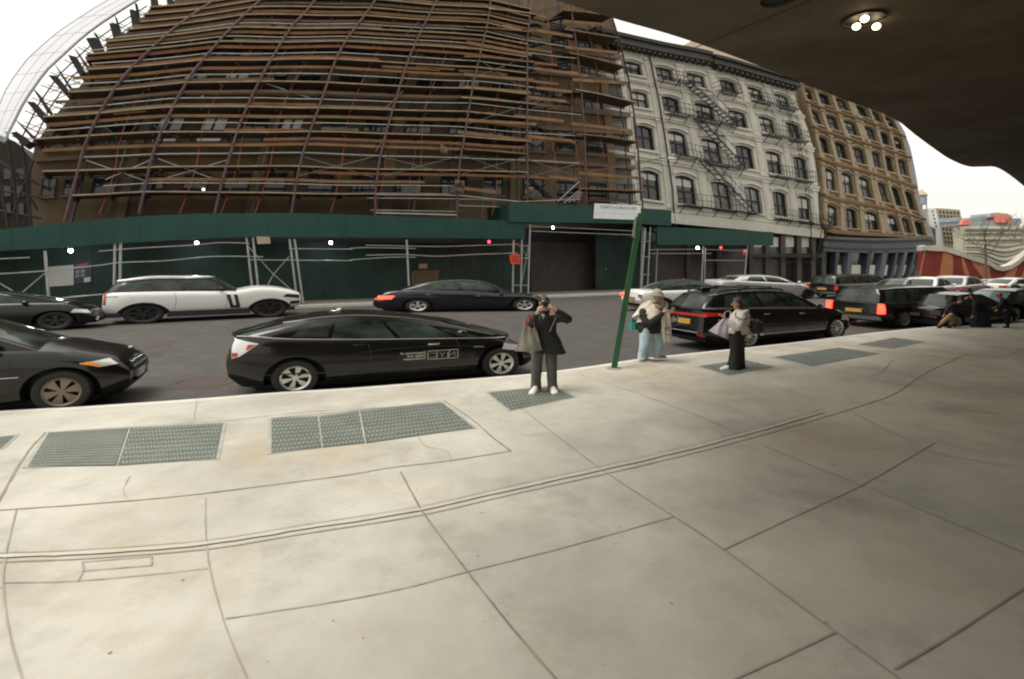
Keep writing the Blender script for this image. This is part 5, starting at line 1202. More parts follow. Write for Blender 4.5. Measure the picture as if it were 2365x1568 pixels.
# lettering: reversed, because the picture is a mirror image
def dx(px): return X(px, 430)[0]
def dec(x0, z0, h, wfac): return lambda x, y: k.skin(x0+x*wfac, z0+y*h, .012)
dpar = k.t
for i, (s_, x_) in enumerate((('Department of',1474),('Design and',1474),('Construction',1474))):
    text_mesh(s_, 1.0, dec(dx(x_), .632-.054*i, .056, .079), 'door_lettering', 'decal', dpar, bold=.02)
x0, x1 = dx(1490), dx(1703); z0, z1 = .51, .668
mb = MB(); 
def bar(a, b, w=.006): mb.tube([k.skin(*a, .01), k.skin((a[0]+b[0])/2, (a[1]+b[1])/2, .01), k.skin(*b, .01)], w, 4)
for a, b in (((x0,z0),(x1,z0)),((x0,z1),(x1,z1)),((x0,z0),(x0,z1)),((x1,z0),(x1,z1)),((x0+.30*(x1-x0),z0),(x0+.30*(x1-x0),z1)),((x0+.66*(x1-x0),z0),(x0+.74*(x1-x0),z1))): bar(a, b)
mb.build('door_emblem', 'decal', dpar)
text_mesh('NYC', 1.0, lambda x, y: k.skin(x1-.03+x*(x1-x0)*.44, z0+.026+y*.145, .012), 'emblem_lettering', 'decal', dpar, bold=-.03)

# ---- black minivan at the left edge
h = R(23)
k = Car('parked_minivan', 'black minivan with amber headlamps entering at the left edge, behind the hatchback', 'minivan', 'black', (154,955), (300,925), heading=h, width=1.75, group=GRP)
X = lambda x, y: k.xz(c4(x, y))
fx, xf = -.08, .80; xr = -6.3
whl = [(fx,.34,.40,.34), (fx-4.4,.34,.40,.34)]
k.body([(xr,.95),(xr+.5,1.06),(-2.5,1.06),(-.45,1.0),(0,.945),(.25,.885),(.5,.83),(.68,.78),(xf,.70)], xr, xf, .2, [(0,.1),(1,.05)], [(0,.16),(.3,.03),(.55,0),(.8,.02),(1,.10)], R0=.62, taper=.24, crown=.10, wheels=whl)
for w in whl: k.wheel(*w, rim='alloy_dirty', spokes=6, rimf=.66, spoke_w=.5)
k.green(((xr+.1,1.05),(-.38,.99)), [(xr+.4,1.55),(xr+1.5,1.62),(-3.0,1.62),(-1.75,1.55)], [(.1,.35),(.4,.66),(.7,.93)], tumble=.2, bulge=.22, ws=(.05,.95,.04,.96), pane='carglass')
k.mirror(-.95, 1.08)
k.side(((.16,.78),(.42,.70),(.70,.72),(.60,.82)), 'headlamp', 'clear', .016, sides=(0,1)); k.side(((.17,.77),(.42,.71),(.46,.735),(.28,.80)), 'turn_signal', 'amber', .022)
k.end(1, .42, 1.33, .55, .72, 'grille', 'trimblack'); k.end(1, .43, 1.32, .685, .705, 'grille_bar', 'chrome', .02); k.end(1, .43, 1.32, .61, .63, 'grille_bar', 'chrome', .02)
k.end(1, .62, 1.05, .40, .52, 'licence_plate', 'platewh', .02); k.end(1, .25, 1.5, .24, .36, 'air_intake', 'trimblack', .004); k.end(1, .80, .95, .71, .76, 'nose_badge', 'chrome', .01)
k.line([(.40,.50),(.62,.49)], 'bumper_crease', 'trimblack', .012); k.line([(-2.5,.62),(-.6,.62)], 'body_crease', 'chrome', .008); k.seams((-.75,), .3, .95); k.under()
# papers and things on its dashboard
mb = MB(); p = k.P(X(300,900)[0]-.5, .5, 1.06); mb.box(tuple(k.P(-.75,.55,1.14)), .22, .16, .02, h+.3); mb.build('dashboard_paper', 'decal', k.t)

# ---- dark saloon behind it
k = Car('parked_car', 'dark saloon half hidden behind the black minivan at the left', 'car', 'black', (60,766), (168,760), heading=R(24), width=1.8, group=GRP)
X = lambda x, y: k.xz(c4(x, y))
xf = X(640,700)[0]; fx = X(480,720)[0]-.5; xr = xf-6.8
whl = [(fx,.32,.5,.32),(fx-4.2,.32,.5,.32)]
k.body([(xr,.8),(xr+.6,.95),(fx-2,.95),(X(400,600)[0],.92),(X(540,600)[0],.80),(xf,.6)], xr, xf, .2, None, [(0,.12),(.5,0),(1,.2)], R0=.8, wheels=whl)
for w in whl: k.wheel(*w, rim='alloy_dark', spokes=5)
k.green(((xr+.8,.95),(X(400,600)[0],.93)), [(xr+1.8,1.38),(xr+2.8,1.42),(fx-1.9,1.36)], [(.12,.5),(.54,.9)], bulge=.25)
k.side(((xf-.75,.60),(xf-.1,.56),(xf-.15,.68),(xf-.6,.72)), 'headlamp', 'clear', .014, sides=(0,1)); k.end(1,.5,1.3,.35,.5,'grille','trimblack'); k.end(1,.2,.35,.3,.42,'fog_lamp','lampwarm' if False else 'clear'); k.mirror(fx-.8,.98); k.under()

# ---- white off-roader
k = Car('parked_car', 'white off-roader with black pillars, black wheels and a U shaped flank vent', 'car', 'whitep', (331,748), (624,733), width=1.95, group=GRP)
X = lambda x, y: k.xz(cR(x, y))
xr, xf = X(772,600)[0], X(2300,600)[0]; rx_, fx_ = X(1095,690)[0], X(2060,640)[0]
whl = [(rx_,.36,.68,.36),(fx_,.36,.68,.36)]
zbelt = X(1300,508)[1]
k.body([(xr,X(775,540)[1]),(X(805,525)[0],X(805,525)[1]),(X(1000,513)[0],X(1000,513)[1]),(X(1400,506)[0],X(1400,506)[1]),(X(1800,502)[0],X(1800,502)[1]),(X(1960,478)[0],X(1960,478)[1]),(X(2120,482)[0],X(2120,482)[1]),(X(2240,503)[0],X(2240,503)[1]),(xf,X(2280,522)[1])], xr, xf, .40, [(0,.1),(.3,.0),(1,.03)], [(0,.10),(.3,0),(.8,.0),(1,.05)], R0=.9, taper=.22, wheels=whl, arch=1.14)
for w in whl: k.wheel(*w, rim='alloy_dark', spokes=7, rimf=.74)
k.green(((X(800,520)[0],X(800,525)[1]),(X(1800,502)[0],X(1800,504)[1])), [X(890,440),X(1150,412),X(1400,410),X(1600,404)], [(.06,.34),(.36,.60),(.62,.93)], paint='trimblack', roofp='whitep', tumble=.2, bulge=.25, crown=.10, vr=(.03,.93), rw=(.04,.96,.1,.95))
mb = MB(); mb.tube([k.sp(i/20, 1.0, 0, .02)+Vector((0,0,.03)) for i in range(21)], .055, 6); mb.build('roof_rail', 'whitep', k.t, smooth=60)
mb = MB(); mb.tube([k.sp(1, i/10, 0, .012) for i in range(11)], .03, 5); mb.build('a_pillar', 'trimblack', k.t, smooth=60)
for (x, y, x2, y2) in ((1740,530,1768,630),(1795,530,1818,630)):
    a, b = X(x,y), X(x2,y2); k.side(((b[0]-.05,b[1]),(b[0]+.08,b[1]),(a[0]+.08,a[1]),(a[0]-.05,a[1])), 'flank_vent', 'trimblack', .012)
a, b = X(1762,612), X(1825,630); k.side(((a[0],b[1]),(b[0],b[1]),(b[0],a[1]),(a[0],a[1])), 'flank_vent', 'trimblack', .013)
mb = MB(); z0, z1 = .22, .43; q = [k.P(rx_+.75,.02,z0), k.P(fx_-.75,.02,z0), k.P(fx_-.75,1.9,z0), k.P(rx_+.75,1.9,z0)]; mb.hexa(q+[p+Vector((0,0,z1-z0)) for p in q]); mb.build('sill', 'trimblack', k.t)
mb = MB(); q = [k.P(xr+.12,.06,.27), k.P(rx_-.7,.04,.27), k.P(rx_-.7,1.9,.27), k.P(xr+.12,1.9,.27)]; mb.hexa(q+[p+Vector((0,0,.16)) for p in q]); q = [k.P(fx_+.7,.06,.27), k.P(xf-.25,.12,.27), k.P(xf-.25,1.85,.27), k.P(fx_+.7,1.9,.27)]; mb.hexa(q+[p+Vector((0,0,.16)) for p in q]); mb.build('bumper_skirt', 'trimblack', k.t)
for w in whl:
    mb = MB(); mb.tube([k.skin(w[0]+math.cos(a)*w[2]*1.17, max(.42, .36+math.sin(a)*w[3]*1.17), .004) for a in [math.pi*i/16 for i in range(17)]], .035, 5); mb.build('arch_trim', 'trimblack', k.t, smooth=60)
k.mirror(X(1690,490)[0], zbelt+.06, 'trimblack'); k.side(((xf-.75,X(2100,548)[1]),(xf-.05,X(2280,560)[1]),(xf-.05,X(2280,530)[1]),(xf-.6,X(2150,526)[1])), 'headlamp', 'trimblack', .012, sides=(0,1)); k.side(((xf-.45,.52),(xf-.05,.54),(xf-.05,.68),(xf-.45,.66)), 'fog_lamp_recess', 'trimblack', .012)
k.line([X(800,553),X(890,548)], 'rear_side_marker', 'trimblack', .014, .004); k.seams((X(1720,560)[0], X(1330,560)[0]), .5, 1.15); k.side(((xr+.02,.75),(xr+.1,.75),(xr+.1,1.2),(xr+.02,1.2)), 'tail_lamp', 'tail', .01, sides=(0,1)); k.under()

# ---- dark saloon parked across the street
k = Car('parked_car', 'dark blue grey saloon with a bright window line, parked by the gateway across the street', 'car', 'navy', (966,722), (1212,720), heading=R(7), width=1.8, group=GRP)
X = lambda x, y: k.xz(c5(x, y))
xr, xf = X(163,850)[0], X(1460,840)[0]; rx_, fx_ = X(500,880)[0], X(1290,880)[0]
whl = [(rx_,.31,.56,.31),(fx_,.31,.56,.31)]
k.body([(xr,X(165,825)[1]),(X(195,795)[0],X(195,797)[1]),(X(300,768)[0],X(300,770)[1]),(X(480,760)[0],X(480,762)[1]),(X(700,765)[0],X(700,768)[1]),(X(900,768)[0],X(900,772)[1]),(X(1110,785)[0],X(1110,790)[1]),(X(1250,785)[0],X(1250,790)[1]),(X(1380,800)[0],X(1380,803)[1]),(xf,X(1450,820)[1])], xr, xf, .19, [(0,.2),(.4,0),(.85,.02),(1,.1)], [(0,.2),(.4,0),(1,.25)], R0=.8, wheels=whl)
for w in whl: k.wheel(*w, rim='alloy', spokes=5, rimf=.68, spoke_w=.3)
k.green(((X(330,765)[0],X(330,775)[1]),(X(1160,785)[0],X(1160,790)[1])), [X(480,724),X(600,699),X(800,686),X(880,688),X(960,698)], [(.17,.27,.1,.75),(.28,.58),(.62,.93)], tumble=.2, bulge=.3, rbulge=.16, chrome=(.026,.018), vr=(.1,.86))
a, b = X(200,828), X(330,800); k.side(((a[0],a[1]),(b[0]-.15,a[1]+.03),(b[0],b[1]),(a[0],b[1])), 'tail_lamp', 'taillit', .012, sides=(0,)); k.side(((xr+.02,a[1]-.02),(xr+.18,a[1]),(xr+.18,a[1]+.08),(xr+.02,a[1]+.08)), 'side_marker', 'amber', .016)
k.mirror(X(1120,785)[0], X(1120,782)[1]+.04); k.handle(X(950,800)[0], X(950,800)[1]); k.handle(X(580,792)[0], X(580,790)[1]); k.seams((X(870,840)[0],X(1140,840)[0]), .3, .85); k.line([X(350,810),X(600,795),X(900,800),X(1250,812)], 'body_crease', 'navy', .016); k.end(-1,.5,1.3,.5,.62,'licence_plate','plateyel'); k.under()

# ---- black crossover behind the two women
k = Car('parked_car', 'black crossover with roof bars and a red tail lamp strip, behind the two people talking', 'car', 'black', (1730,806), (1937,784), width=1.75, group=GRP)
X = lambda x, y: k.xz(c6(x, y))
xr, xf = -1.55, 4.85
whl = [(.05,.335,.43,.335),(3.90,.335,.43,.335)]
k.body([(xr,1.06),(xr+.2,1.13),(.67,1.08),(3.0,.99),(3.8,.94),(4.42,.80),(xf,.58)], xr, xf, .24, [(0,.22),(.25,.0),(.6,.05),(1,.10)], [(0,.18),(.4,0),(1,.22)], R0=.75, taper=.2, wheels=whl)
for w in whl: k.wheel(*w, rim='alloy', spokes=10, rimf=.74, spoke_w=.24)
k.green(((xr+.10,1.12),(3.25,.98)), [(-1.1,1.47),(-.4,1.54),(1.19,1.55),(2.15,1.46)], [(.13,.235,.1,.85),(.25,.45),(.475,.70),(.725,.92)], tumble=.18, bulge=.26, rbulge=.1, chrome=(.014,.026), vr=(.1,.86), rw=(.06,.94,.1,.9))
mb = MB()
for sd_ in (0,1): mb.tube([k.sp(.06+.86*i/20, 1.0, sd_, -.06)+Vector((0,0,.06 if 0 < i < 20 else -.02)) for i in range(21)], .028, 5)
for u in (.42,.72): mb.tube([k.sp(u,1,0,-.02)+Vector((0,0,.10)), k.sp(u,1,1,-.02)+Vector((0,0,.10))], .05, 6, flat=(1,.5))
mb.build('roof_bars', 'trimblack', k.t, smooth=60)
k.end(-1, .04, 1.71, .93, .99, 'tail_lamp', 'tail', .03); k.side(((xr+.0,.92),(xr+.5,.95),(xr+.66,1.02),(xr+.0,1.04)), 'tail_lamp', 'tail', .014, sides=(0,1))
k.end(-1, .62, 1.06, .70, .83, 'licence_plate', 'plateyel', .02); k.end(-1, .2, 1.55, .26, .36, 'bumper_trim', 'trimblack', .05); k.end(-1, .12, .34, .40, .48, 'reflector', 'tail', .03); k.end(-1,.3,1.45,.50,.516,'bumper_strip','chrome',.04)
k.side(((xf-.80,.60),(xf-.15,.54),(xf-.22,.66),(xf-.70,.76)), 'headlamp', 'clear', .012, sides=(0,1)); k.side(((xf-.26,.56),(xf-.08,.54),(xf-.08,.62),(xf-.26,.66)), 'side_marker', 'tail', .016)
k.mirror(2.95, 1.06); k.handle(.75, .92); k.handle(2.25, .88); k.seams((.55,1.85,3.2), .34, .92); k.line([(.65,.37),(3.3,.36)], 'sill_strip', 'chrome', .012, .004); k.line([(.05,.86),(1.2,.74),(2.8,.70),(3.9,.78)], 'body_crease', 'black', .018); k.under()
mb = MB(); mb.sphere(tuple(k.rf(.12,.5)+Vector((0,0,.05))), .16, .05, .07, 8, 6); mb.build('roof_aerial', 'black', k.t, smooth=60)

# ---- white saloon driving past, half hidden
k = Car('moving_car', 'white saloon with dark windows half hidden behind the person in the knitted hat', 'car', 'whitep', (1490,722), (1690,706), heading=R(24), width=1.75, group=GRP)
X = lambda x, y: k.xz(c6(x, y))
xr = X(330,1000)[0]; xf = xr+6.8
whl = [(xr+1.2,.31,.5,.31),(xf-1.2,.31,.5,.31)]
k.body([(xr,.88),(xr+.2,.98),(xr+1.2,.98),(xf-2,.95),(xf-.6,.8),(xf,.6)], xr, xf, .22, [(0,.15),(.5,0),(1,.06)], [(0,.1),(1,.2)], R0=.7, taper=.16, wheels=whl)
for w in whl: k.wheel(*w, rim='alloy', spokes=6)
k.green(((xr+.9,.97),(xf-1.8,.94)), [(xr+2.0,1.36),(xr+3,1.42),(xf-3,1.36)], [(.1,.5),(.54,.92)], paint='trimblack', roofp='trimblack', tumble=.2)
k.end(-1, 1.42, 1.7, .72, .82, 'tail_lamp', 'taillit', .02); k.end(-1, .06, .3, .72, .82, 'tail_lamp', 'tail', .02); k.end(-1,.2,1.55,.25,.40,'bumper_trim','trimblack',.02); k.end(-1,.5,1.25,.66,.69,'boot_seam','greyp',.012); k.end(-1,.6,1.15,.5,.62,'licence_plate','plateyel',.015); k.under()

# ---- silver saloon beyond
k = Car('parked_car', 'silver white saloon parked across the street above the black crossover', 'car', 'silver', (1735,697), (1872,688), heading=R(27), width=1.75, group=GRP)
X = lambda x, y: k.xz(c6(x, y))
xr, xf = X(972,850)[0], X(1697,920)[0]; fx_ = X(1645,920)[0]; rx_ = xr+1.3
whl = [(rx_,.32,.55,.32),(fx_,.32,.55,.32)]
zb_ = X(1300,838)[1]
k.body([(xr,X(975,850)[1]),(xr+.25,X(990,828)[1]),(X(1250,836)[0],X(1250,836)[1]),(X(1450,846)[0],X(1450,846)[1]),(X(1560,852)[0],X(1560,852)[1]),(X(1640,868)[0],X(1640,868)[1]),(xf,X(1690,900)[1])], xr, xf, .22, None, [(0,.15),(.5,0),(1,.3)], R0=.8, wheels=whl)
for w in whl: k.wheel(*w, rim='alloy_dark', spokes=6)
k.green(((X(1040,832)[0],zb_),(X(1560,850)[0],X(1560,853)[1])), [X(1150,794),X(1260,789),X(1350,790),X(1440,801)], [(.2,.5),(.54,.9)], tumble=.2, bulge=.25, rbulge=.2, vr=(.12,.86))
k.seams((X(1410,880)[0],), .35, .9); k.mirror(X(1565,845)[0], X(1565,846)[1]+.05); k.side(((xf-.6,.58),(xf-.1,.55),(xf-.1,.66),(xf-.5,.70)), 'headlamp', 'clear', .012, sides=(0,1)); k.under()

# ---- generic far traffic: each traced from its own corner points
def far_car(name, label, cat, paint, anchor, heading, width, L_, H_, zb=.25, kind='saloon', lit=False, plate='plateyel', flip=False, rims='alloy', pane='carglass', wr=.33, roofp=None, tailm=None):
    k = Car(name, label, cat, paint, anchor, anchor, heading=heading, width=width, group=GRP)
    xr, xf = -.95*L_/5, L_-.95*L_/5; st = L_/4.7; whl = [(0,wr,wr*st*1.05,wr),(L_-1.95*L_/5,wr,wr*st*1.05,wr)]; hb = H_*.62
    if kind == 'suv':
        k.body([(xr,hb*.97),(xr+.3,hb),(xf-L_*.3,hb),(xf-L_*.22,hb*.98),(xf-.3,hb*.86),(xf,hb*.7)], xr, xf, zb, [(0,.12),(.3,0),(1,.05)], [(0,.1),(.5,0),(1,.12)], R0=.7, taper=.14, wheels=whl)
        k.green(((xr+.06,hb),(xf-L_*.25,hb*.99)), [(xr+.35,H_*.97),(xr+L_*.2,H_),(xf-L_*.36,H_*.985)], [(.05,.32),(.35,.64),(.67,.93)], tumble=.18, bulge=.2, rbulge=.05, chrome=(.012,.012), rw=(.06,.94,.08,.9), pane=pane, roofp=roofp)
    else:
        k.body([(xr,hb*.9),(xr+.25,hb),(xr+L_*.2,hb*1.02),(xf-L_*.3,hb),(xf-L_*.1,hb*.86),(xf,hb*.66)], xr, xf, zb, [(0,.15),(.5,0),(1,.06)], [(0,.15),(.5,0),(1,.2)], R0=.7, taper=.18, wheels=whl)
        k.green(((xr+L_*.12,hb*1.0),(xf-L_*.22,hb*.98)), [(xr+L_*.29,H_*.97),(xr+L_*.4,H_),(xf-L_*.42,H_*.97)], [(.12,.5),(.54,.92)], tumble=.2, bulge=.25, rbulge=.2, pane=pane, roofp=roofp)
    for w in whl: k.wheel(*w, rim=rims, spokes=6, rimf=.68)
    tm = tailm or ('taillit' if lit else 'tail')
    if kind == 'suv':
        k.end(-1, .02, .22, hb*.62, hb*1.0, 'tail_lamp', tm, .03); k.end(-1, width-.22, width-.02, hb*.62, hb*1.0, 'tail_lamp', tm, .03); k.side(((xr+.0,hb*.62),(xr+.16,hb*.62),(xr+.16,hb*.98),(xr,hb*.98)), 'tail_lamp', tm, .016)
    else:
        k.end(-1, .03, .36, hb*.72, hb*.93, 'tail_lamp', tm, .02); k.end(-1, width-.36, width-.03, hb*.72, hb*.93, 'tail_lamp', tm, .02); k.side(((xr,hb*.72),(xr+.3,hb*.76),(xr+.36,hb*.92),(xr,hb*.92)), 'tail_lamp', tm, .016)
    k.end(-1, width*.36, width*.64, hb*.62, hb*.76, 'licence_plate', plate, .02); k.end(-1, .15, width-.15, zb+.02, zb+.16, 'bumper_trim', 'chrome' if kind == 'suv' else 'trimblack', .02)
    k.side(((xf-.6,hb*.62),(xf-.1,hb*.58),(xf-.1,hb*.72),(xf-.55,hb*.78)), 'headlamp', 'clear', .012, sides=(0,1)); k.mirror(xf-L_*.3, hb+.06); k.handle(xf-L_*.42, hb*.88); k.seams((xf-L_*.33, xf-L_*.52), zb+.08, hb*.96); k.under(); return k
far_car('moving_car', 'large black off-roader with lit red tail lamps and a yellow plate, right of the crossover', 'car', 'black', (2092,758), R(24), 2.15, 6.3, 1.42, .28, 'suv', lit=True, wr=.33)
far_car('parked_car', 'dark off-roader with a lit amber lamp, across the street before the blue shopfront', 'car', 'black', (1968,690), R(30), 2.0, 8.0, 1.46, .3, 'suv', tailm='tail')
far_car('parked_car', 'dark hatchback in traffic in front of the blue shopfront', 'car', 'bluegrey', (2098,696), R(32), 1.9, 7.0, 1.27, .25)
far_car('moving_car', 'white saloon seen from behind, below the first orange mural stripe', 'car', 'whitep', (2172,697), R(38), 2.2, 6.0, 1.36, .22, wr=.3)
far_car('moving_car', 'silver saloon seen from behind, right of the white saloon', 'car', 'silver', (2240,690), R(36), 2.3, 6.6, 1.34, .22, wr=.3)
far_car('parked_car', 'black car with an arched roof at the kerb behind the three stooping people', 'car', 'black', (2215,762), R(22), 1.9, 5.0, 1.2, .18, wr=.26, pane='carglass', plate='trimblack', tailm='trimblack')
far_car('moving_car', 'dark car with pale blue windows cut off by the right edge', 'car', 'navy', (2348,744), R(24), 1.9, 6.4, 1.2, .22, pane='paleglass')
far_car('parked_car', 'small grey car far off in front of the red wall', 'car', 'greyp', (2300,677), R(20), 1.9, 6.5, .95, .25)
far_car('parked_car', 'small white car far off at the right edge before the red wall', 'car', 'whitep', (2346,679), R(20), 1.9, 6.5, 1.08, .25)
# ================================================================== street furniture
b = G(1418,851); A = b; tp = V(1480,492, b.y+.35); t = thing('sign_post', 'leaning dark green sign post at the kerb with a narrow white sign on top', 'sign post', tuple(b), None)
mb = MB(); f = tp-b; s1 = Vector((.058,0,0)); s2 = Vector((0,.035,0)); mb.hexa([-s1-s2, s1-s2, s1+s2, -s1+s2, f-s1-s2, f+s1-s2, f+s1+s2, f-s1+s2]); mb.build('post', 'polegreen', t)
yy = b.y+.28; q = [V(1460,546,yy-.1)-b, V(1471.5,550.5,yy+.02)-b, V(1479.5,502,yy+.12)-b, V(1475,498.5,yy+.1)-b, V(1466.5,500.5,yy)-b]
mb = MB(); mb.prism(q, (0,.012,0)); sp_ = mb.build('sign_plate', 'signwhite', t)
mb = MB(); 
def sg(u, v): a = q[0]*(1-u)+q[1]*u; c = q[4]*(1-u)+q[2]*u; return a*(1-v)+c*v+Vector((0,-.012,0))
for (u0,u1,v0,v1) in ((.35,.9,.10,.14),(.6,.95,.70,.76),(.45,.9,.80,.86),(.7,.95,.62,.66),(.5,.85,.9,.94)): mb.quad(sg(u0,v0), sg(u1,v0-.03), sg(u1,v1-.03), sg(u0,v1))
mb.build('sign_print', 'signred', t)
mb = MB(); mb.lathe((0,0,.003), [(.17,0),(.15,.012),(.001,.014)], 14); mb.build('foot_patch', 'joint', t)
# cone and pale dome beside the shed
p = S.at(*c6(635,850), .3); p.z = 0; t = thing('traffic_cone', 'orange and white traffic cone behind the white saloon', 'traffic cone', tuple(p)); mb = MB(); mb.lathe((0,0,.02), [(.24,0),(.22,.04),(.19,.04),(.14,.36)], 14); mb.build('lower_cone', 'cone', t, smooth=40); mb = MB(); mb.lathe((0,0,.38), [(.14,0),(.10,.22)], 14); mb.build('white_collar', 'signwhite', t, smooth=40); mb = MB(); mb.lathe((0,0,.60), [(.10,0),(.04,.28),(.001,.3)], 14); mb.build('tip', 'cone', t, smooth=40)
p = S.at(*c6(500,850), .3); p.z = 0; t = thing('bollard_cover', 'pale domed barrel beside the traffic cone', 'barrel', tuple(p)); mb = MB(); mb.lathe((0,0,0), [(.30,0),(.30,.34),(.32,.35),(.32,.4)], 16); mb.build('drum', 'steel', t, smooth=40); mb = MB(); mb.lathe((0,0,.4), [(.36,0),(.3,.16),(.15,.25),(.001,.27)], 16); mb.build('dome', 'signwhite', t, smooth=50)
# street lamp bracket by the white building
A_, B_ = PW.at(-.55,2.62,.6), PW.at(.25,2.45,1.6)
t = thing('street_lamp', 'slim grey lamp arm reaching out in front of the white building', 'street lamp', tuple(A_)); mb = MB(); mb.tube(cr([(0,0,-.4), Vector((0,0,0)), (B_-A_)*.6+Vector((0,0,.15)), B_-A_], 4), .05, 6); mb.build('arm', 'steel_dull', t, smooth=60); mb = MB(); p = B_-A_; mb.sphere((p.x,p.y,p.z-.02), .4, .16, .1, 10, 6); mb.build('head', 'signwhite', t, smooth=60)
# awning brackets
# ================================================================== people
def skinmesh(name, pts, edges, m, parent=None, sub=2, root=None):
    me = bpy.data.meshes.new(name); names = list(pts); me.from_pydata([pts[n][:3] for n in names], [(names.index(a), names.index(b)) for a, b in edges], [])
    o = bpy.data.objects.new(name, me); COL.objects.link(o)
    sk = o.modifiers.new('skin', 'SKIN'); sk.use_smooth_shade = True; sk.branch_smoothing = .4
    for i, n in enumerate(names):
        r = pts[n][3:]; v = me.skin_vertices[0].data[i]; v.radius = (r[0], r[1] if len(r) > 1 else r[0]); v.use_root = (n == (root or names[0]))
    sb = o.modifiers.new('sub', 'SUBSURF'); sb.levels = sub; sb.render_levels = sub
    dg = bpy.context.evaluated_depsgraph_get(); m2 = bpy.data.meshes.new_from_object(o.evaluated_get(dg)); bpy.data.objects.remove(o); bpy.data.meshes.remove(me)
    m2.materials.clear(); m2.materials.append(M[m]); m2.polygons.foreach_set('material_index', [0]*len(m2.polygons)); m2.polygons.foreach_set('use_smooth', [True]*len(m2.polygons))
    o = bpy.data.objects.new(name, m2); COL.objects.link(o)
    if parent: o.parent = parent
    return o
def chainedges(*chains): return [(a, b) for c in chains for a, b in zip(c, c[1:])]
def vloft(mb, rings, n=26, wr=.03, sub=4, cap=True):
    """cloth hanging round the body: level rings (x, y, z, rx, ry) with folds"""
    Q = cr([Vector(q) for q in rings], sub); ph = [random.uniform(0, 6.28) for _ in range(5)]; vs = []; ln = len(Q)
    for i, q in enumerate(Q):
        for k in range(n):
            a = 2*math.pi*k/n; w = 1+wr*(math.sin(3*a+9*q[2]+ph[0])+.7*math.sin(5*a-13*q[2]+ph[1])+.6*math.sin(8*a+6*q[2]+ph[2])+.7*math.sin(26*q[2]+2*a+ph[3]))
            vs.append((q[0]+q[3]*math.cos(a)*w, q[1]+q[4]*math.sin(a)*w, q[2]+.010*math.sin(2*a+ph[4])))
    fs = [(i*n+k, i*n+(k+1)%n, (i+1)*n+(k+1)%n, (i+1)*n+k) for i in range(ln-1) for k in range(n)]
    if cap: fs += [tuple(range(n-1,-1,-1)), tuple((ln-1)*n+k for k in range(n))]
    mb.add(vs, fs)
def aloft(mb, pts, n=14, wr=.07, sub=5):
    """sleeve along joints (x, y, z, r) with creases"""
    Q = cr([Vector(q) for q in pts], sub); p0 = random.uniform(0, 6)
    mb.tube([q.to_3d() for q in Q], .05, n, rs=[q[3]*(1+wr*math.sin(i*2.1+p0)+wr*.6*math.sin(i*.9)) for i, q in enumerate(Q)])
    e = Q[0]; mb.sphere(tuple(e.to_3d()), e[3], e[3], e[3], 12, 8)
def hand(mb_pts, edges, tag_, wrist, dirv, side, curl, s=1.0, palm_n=None, r=.0105):
    """palm and five fingers as chains; dirv = pointing direction, side = thumb side, palm_n = direction fingers curl to"""
    d = Vector(dirv).normalized(); sd_ = Vector(side).normalized(); n = Vector(palm_n).normalized() if palm_n else d.cross(sd_).normalized(); w = Vector(wrist)
    P = lambda nm, v, *rr: mb_pts.__setitem__(tag_+nm, (v.x, v.y, v.z)+rr)
    P('palm', w+d*.055*s, .030*s, .018*s); edges.append((tag_+'wrist', tag_+'palm'))
    for i, (o_, ln) in enumerate(((.028,.068),(.010,.078),(-.010,.072),(-.027,.056))):
        base = w+d*.088*s+sd_*o_*s; a = base; P(f'k{i}', a, r*s); edges.append((tag_+'palm', tag_+f'k{i}')); ang = curl*(1+.08*i); cur = d
        pos = a
        for j in range(3):
            an = ang*(j+.6)/1.6; cur = (d*math.cos(an)+n*math.sin(an)); pos = pos+cur*ln*s*(.46,.32,.24)[j]; P(f'f{i}{j}', pos, r*s*(.95,.86,.72)[j]); edges.append((tag_+(f'k{i}' if j == 0 else f'f{i}{j-1}'), tag_+f'f{i}{j}'))
    tb_ = w+d*.03*s+sd_*.028*s; P('t0', tb_, .013*s); edges.append((tag_+'palm', tag_+'t0')); t1 = tb_+(sd_*.6+d*.7).normalized()*.036*s+n*.012*s; P('t1', t1, .0115*s); edges.append((tag_+'t0', tag_+'t1')); t2 = t1+(d+n*.5).normalized()*.028*s; P('t2', t2, .009*s); edges.append((tag_+'t1', tag_+'t2'))
def face(o, c, fwd, up, s, skin_m, parent, glasses=False):
    """nose, eyes, brows, mouth and ears set on the head"""
    f = Vector(fwd).normalized(); u = Vector(up).normalized(); r = f.cross(u).normalized(); c = Vector(c)
    mb = MB(); mb.tube([c+f*.098*s+u*.02*s, c+f*.118*s-u*.018*s, c+f*.098*s-u*.028*s], .014*s, 6, rs=[.008*s,.015*s,.012*s])
    for k in (-1,1): mb.sphere(tuple(c+r*k*.078*s-u*.005*s-f*.005*s), .016*s, .02*s, .032*s, 8, 6)
    mb.build('nose_and_ears', skin_m, parent, smooth=60)
    mb = MB()
    for k in (-1,1): mb.sphere(tuple(c+f*.084*s+r*k*.033*s+u*.012*s), .010*s, .010*s, .006*s, 8, 6); mb.tube([c+f*.092*s+r*k*.016*s+u*.032*s, c+f*.086*s+r*k*.052*s+u*.034*s], .005*s, 4)
    mb.build('eyes_and_brows', 'hair', parent, smooth=60)
    mb = MB(); mb.tube([c+f*.092*s-r*.024*s-u*.05*s, c+f*.1*s-u*.051*s, c+f*.092*s+r*.024*s-u*.05*s], .006*s, 5); mb.build('mouth', 'strapred', parent, smooth=60)
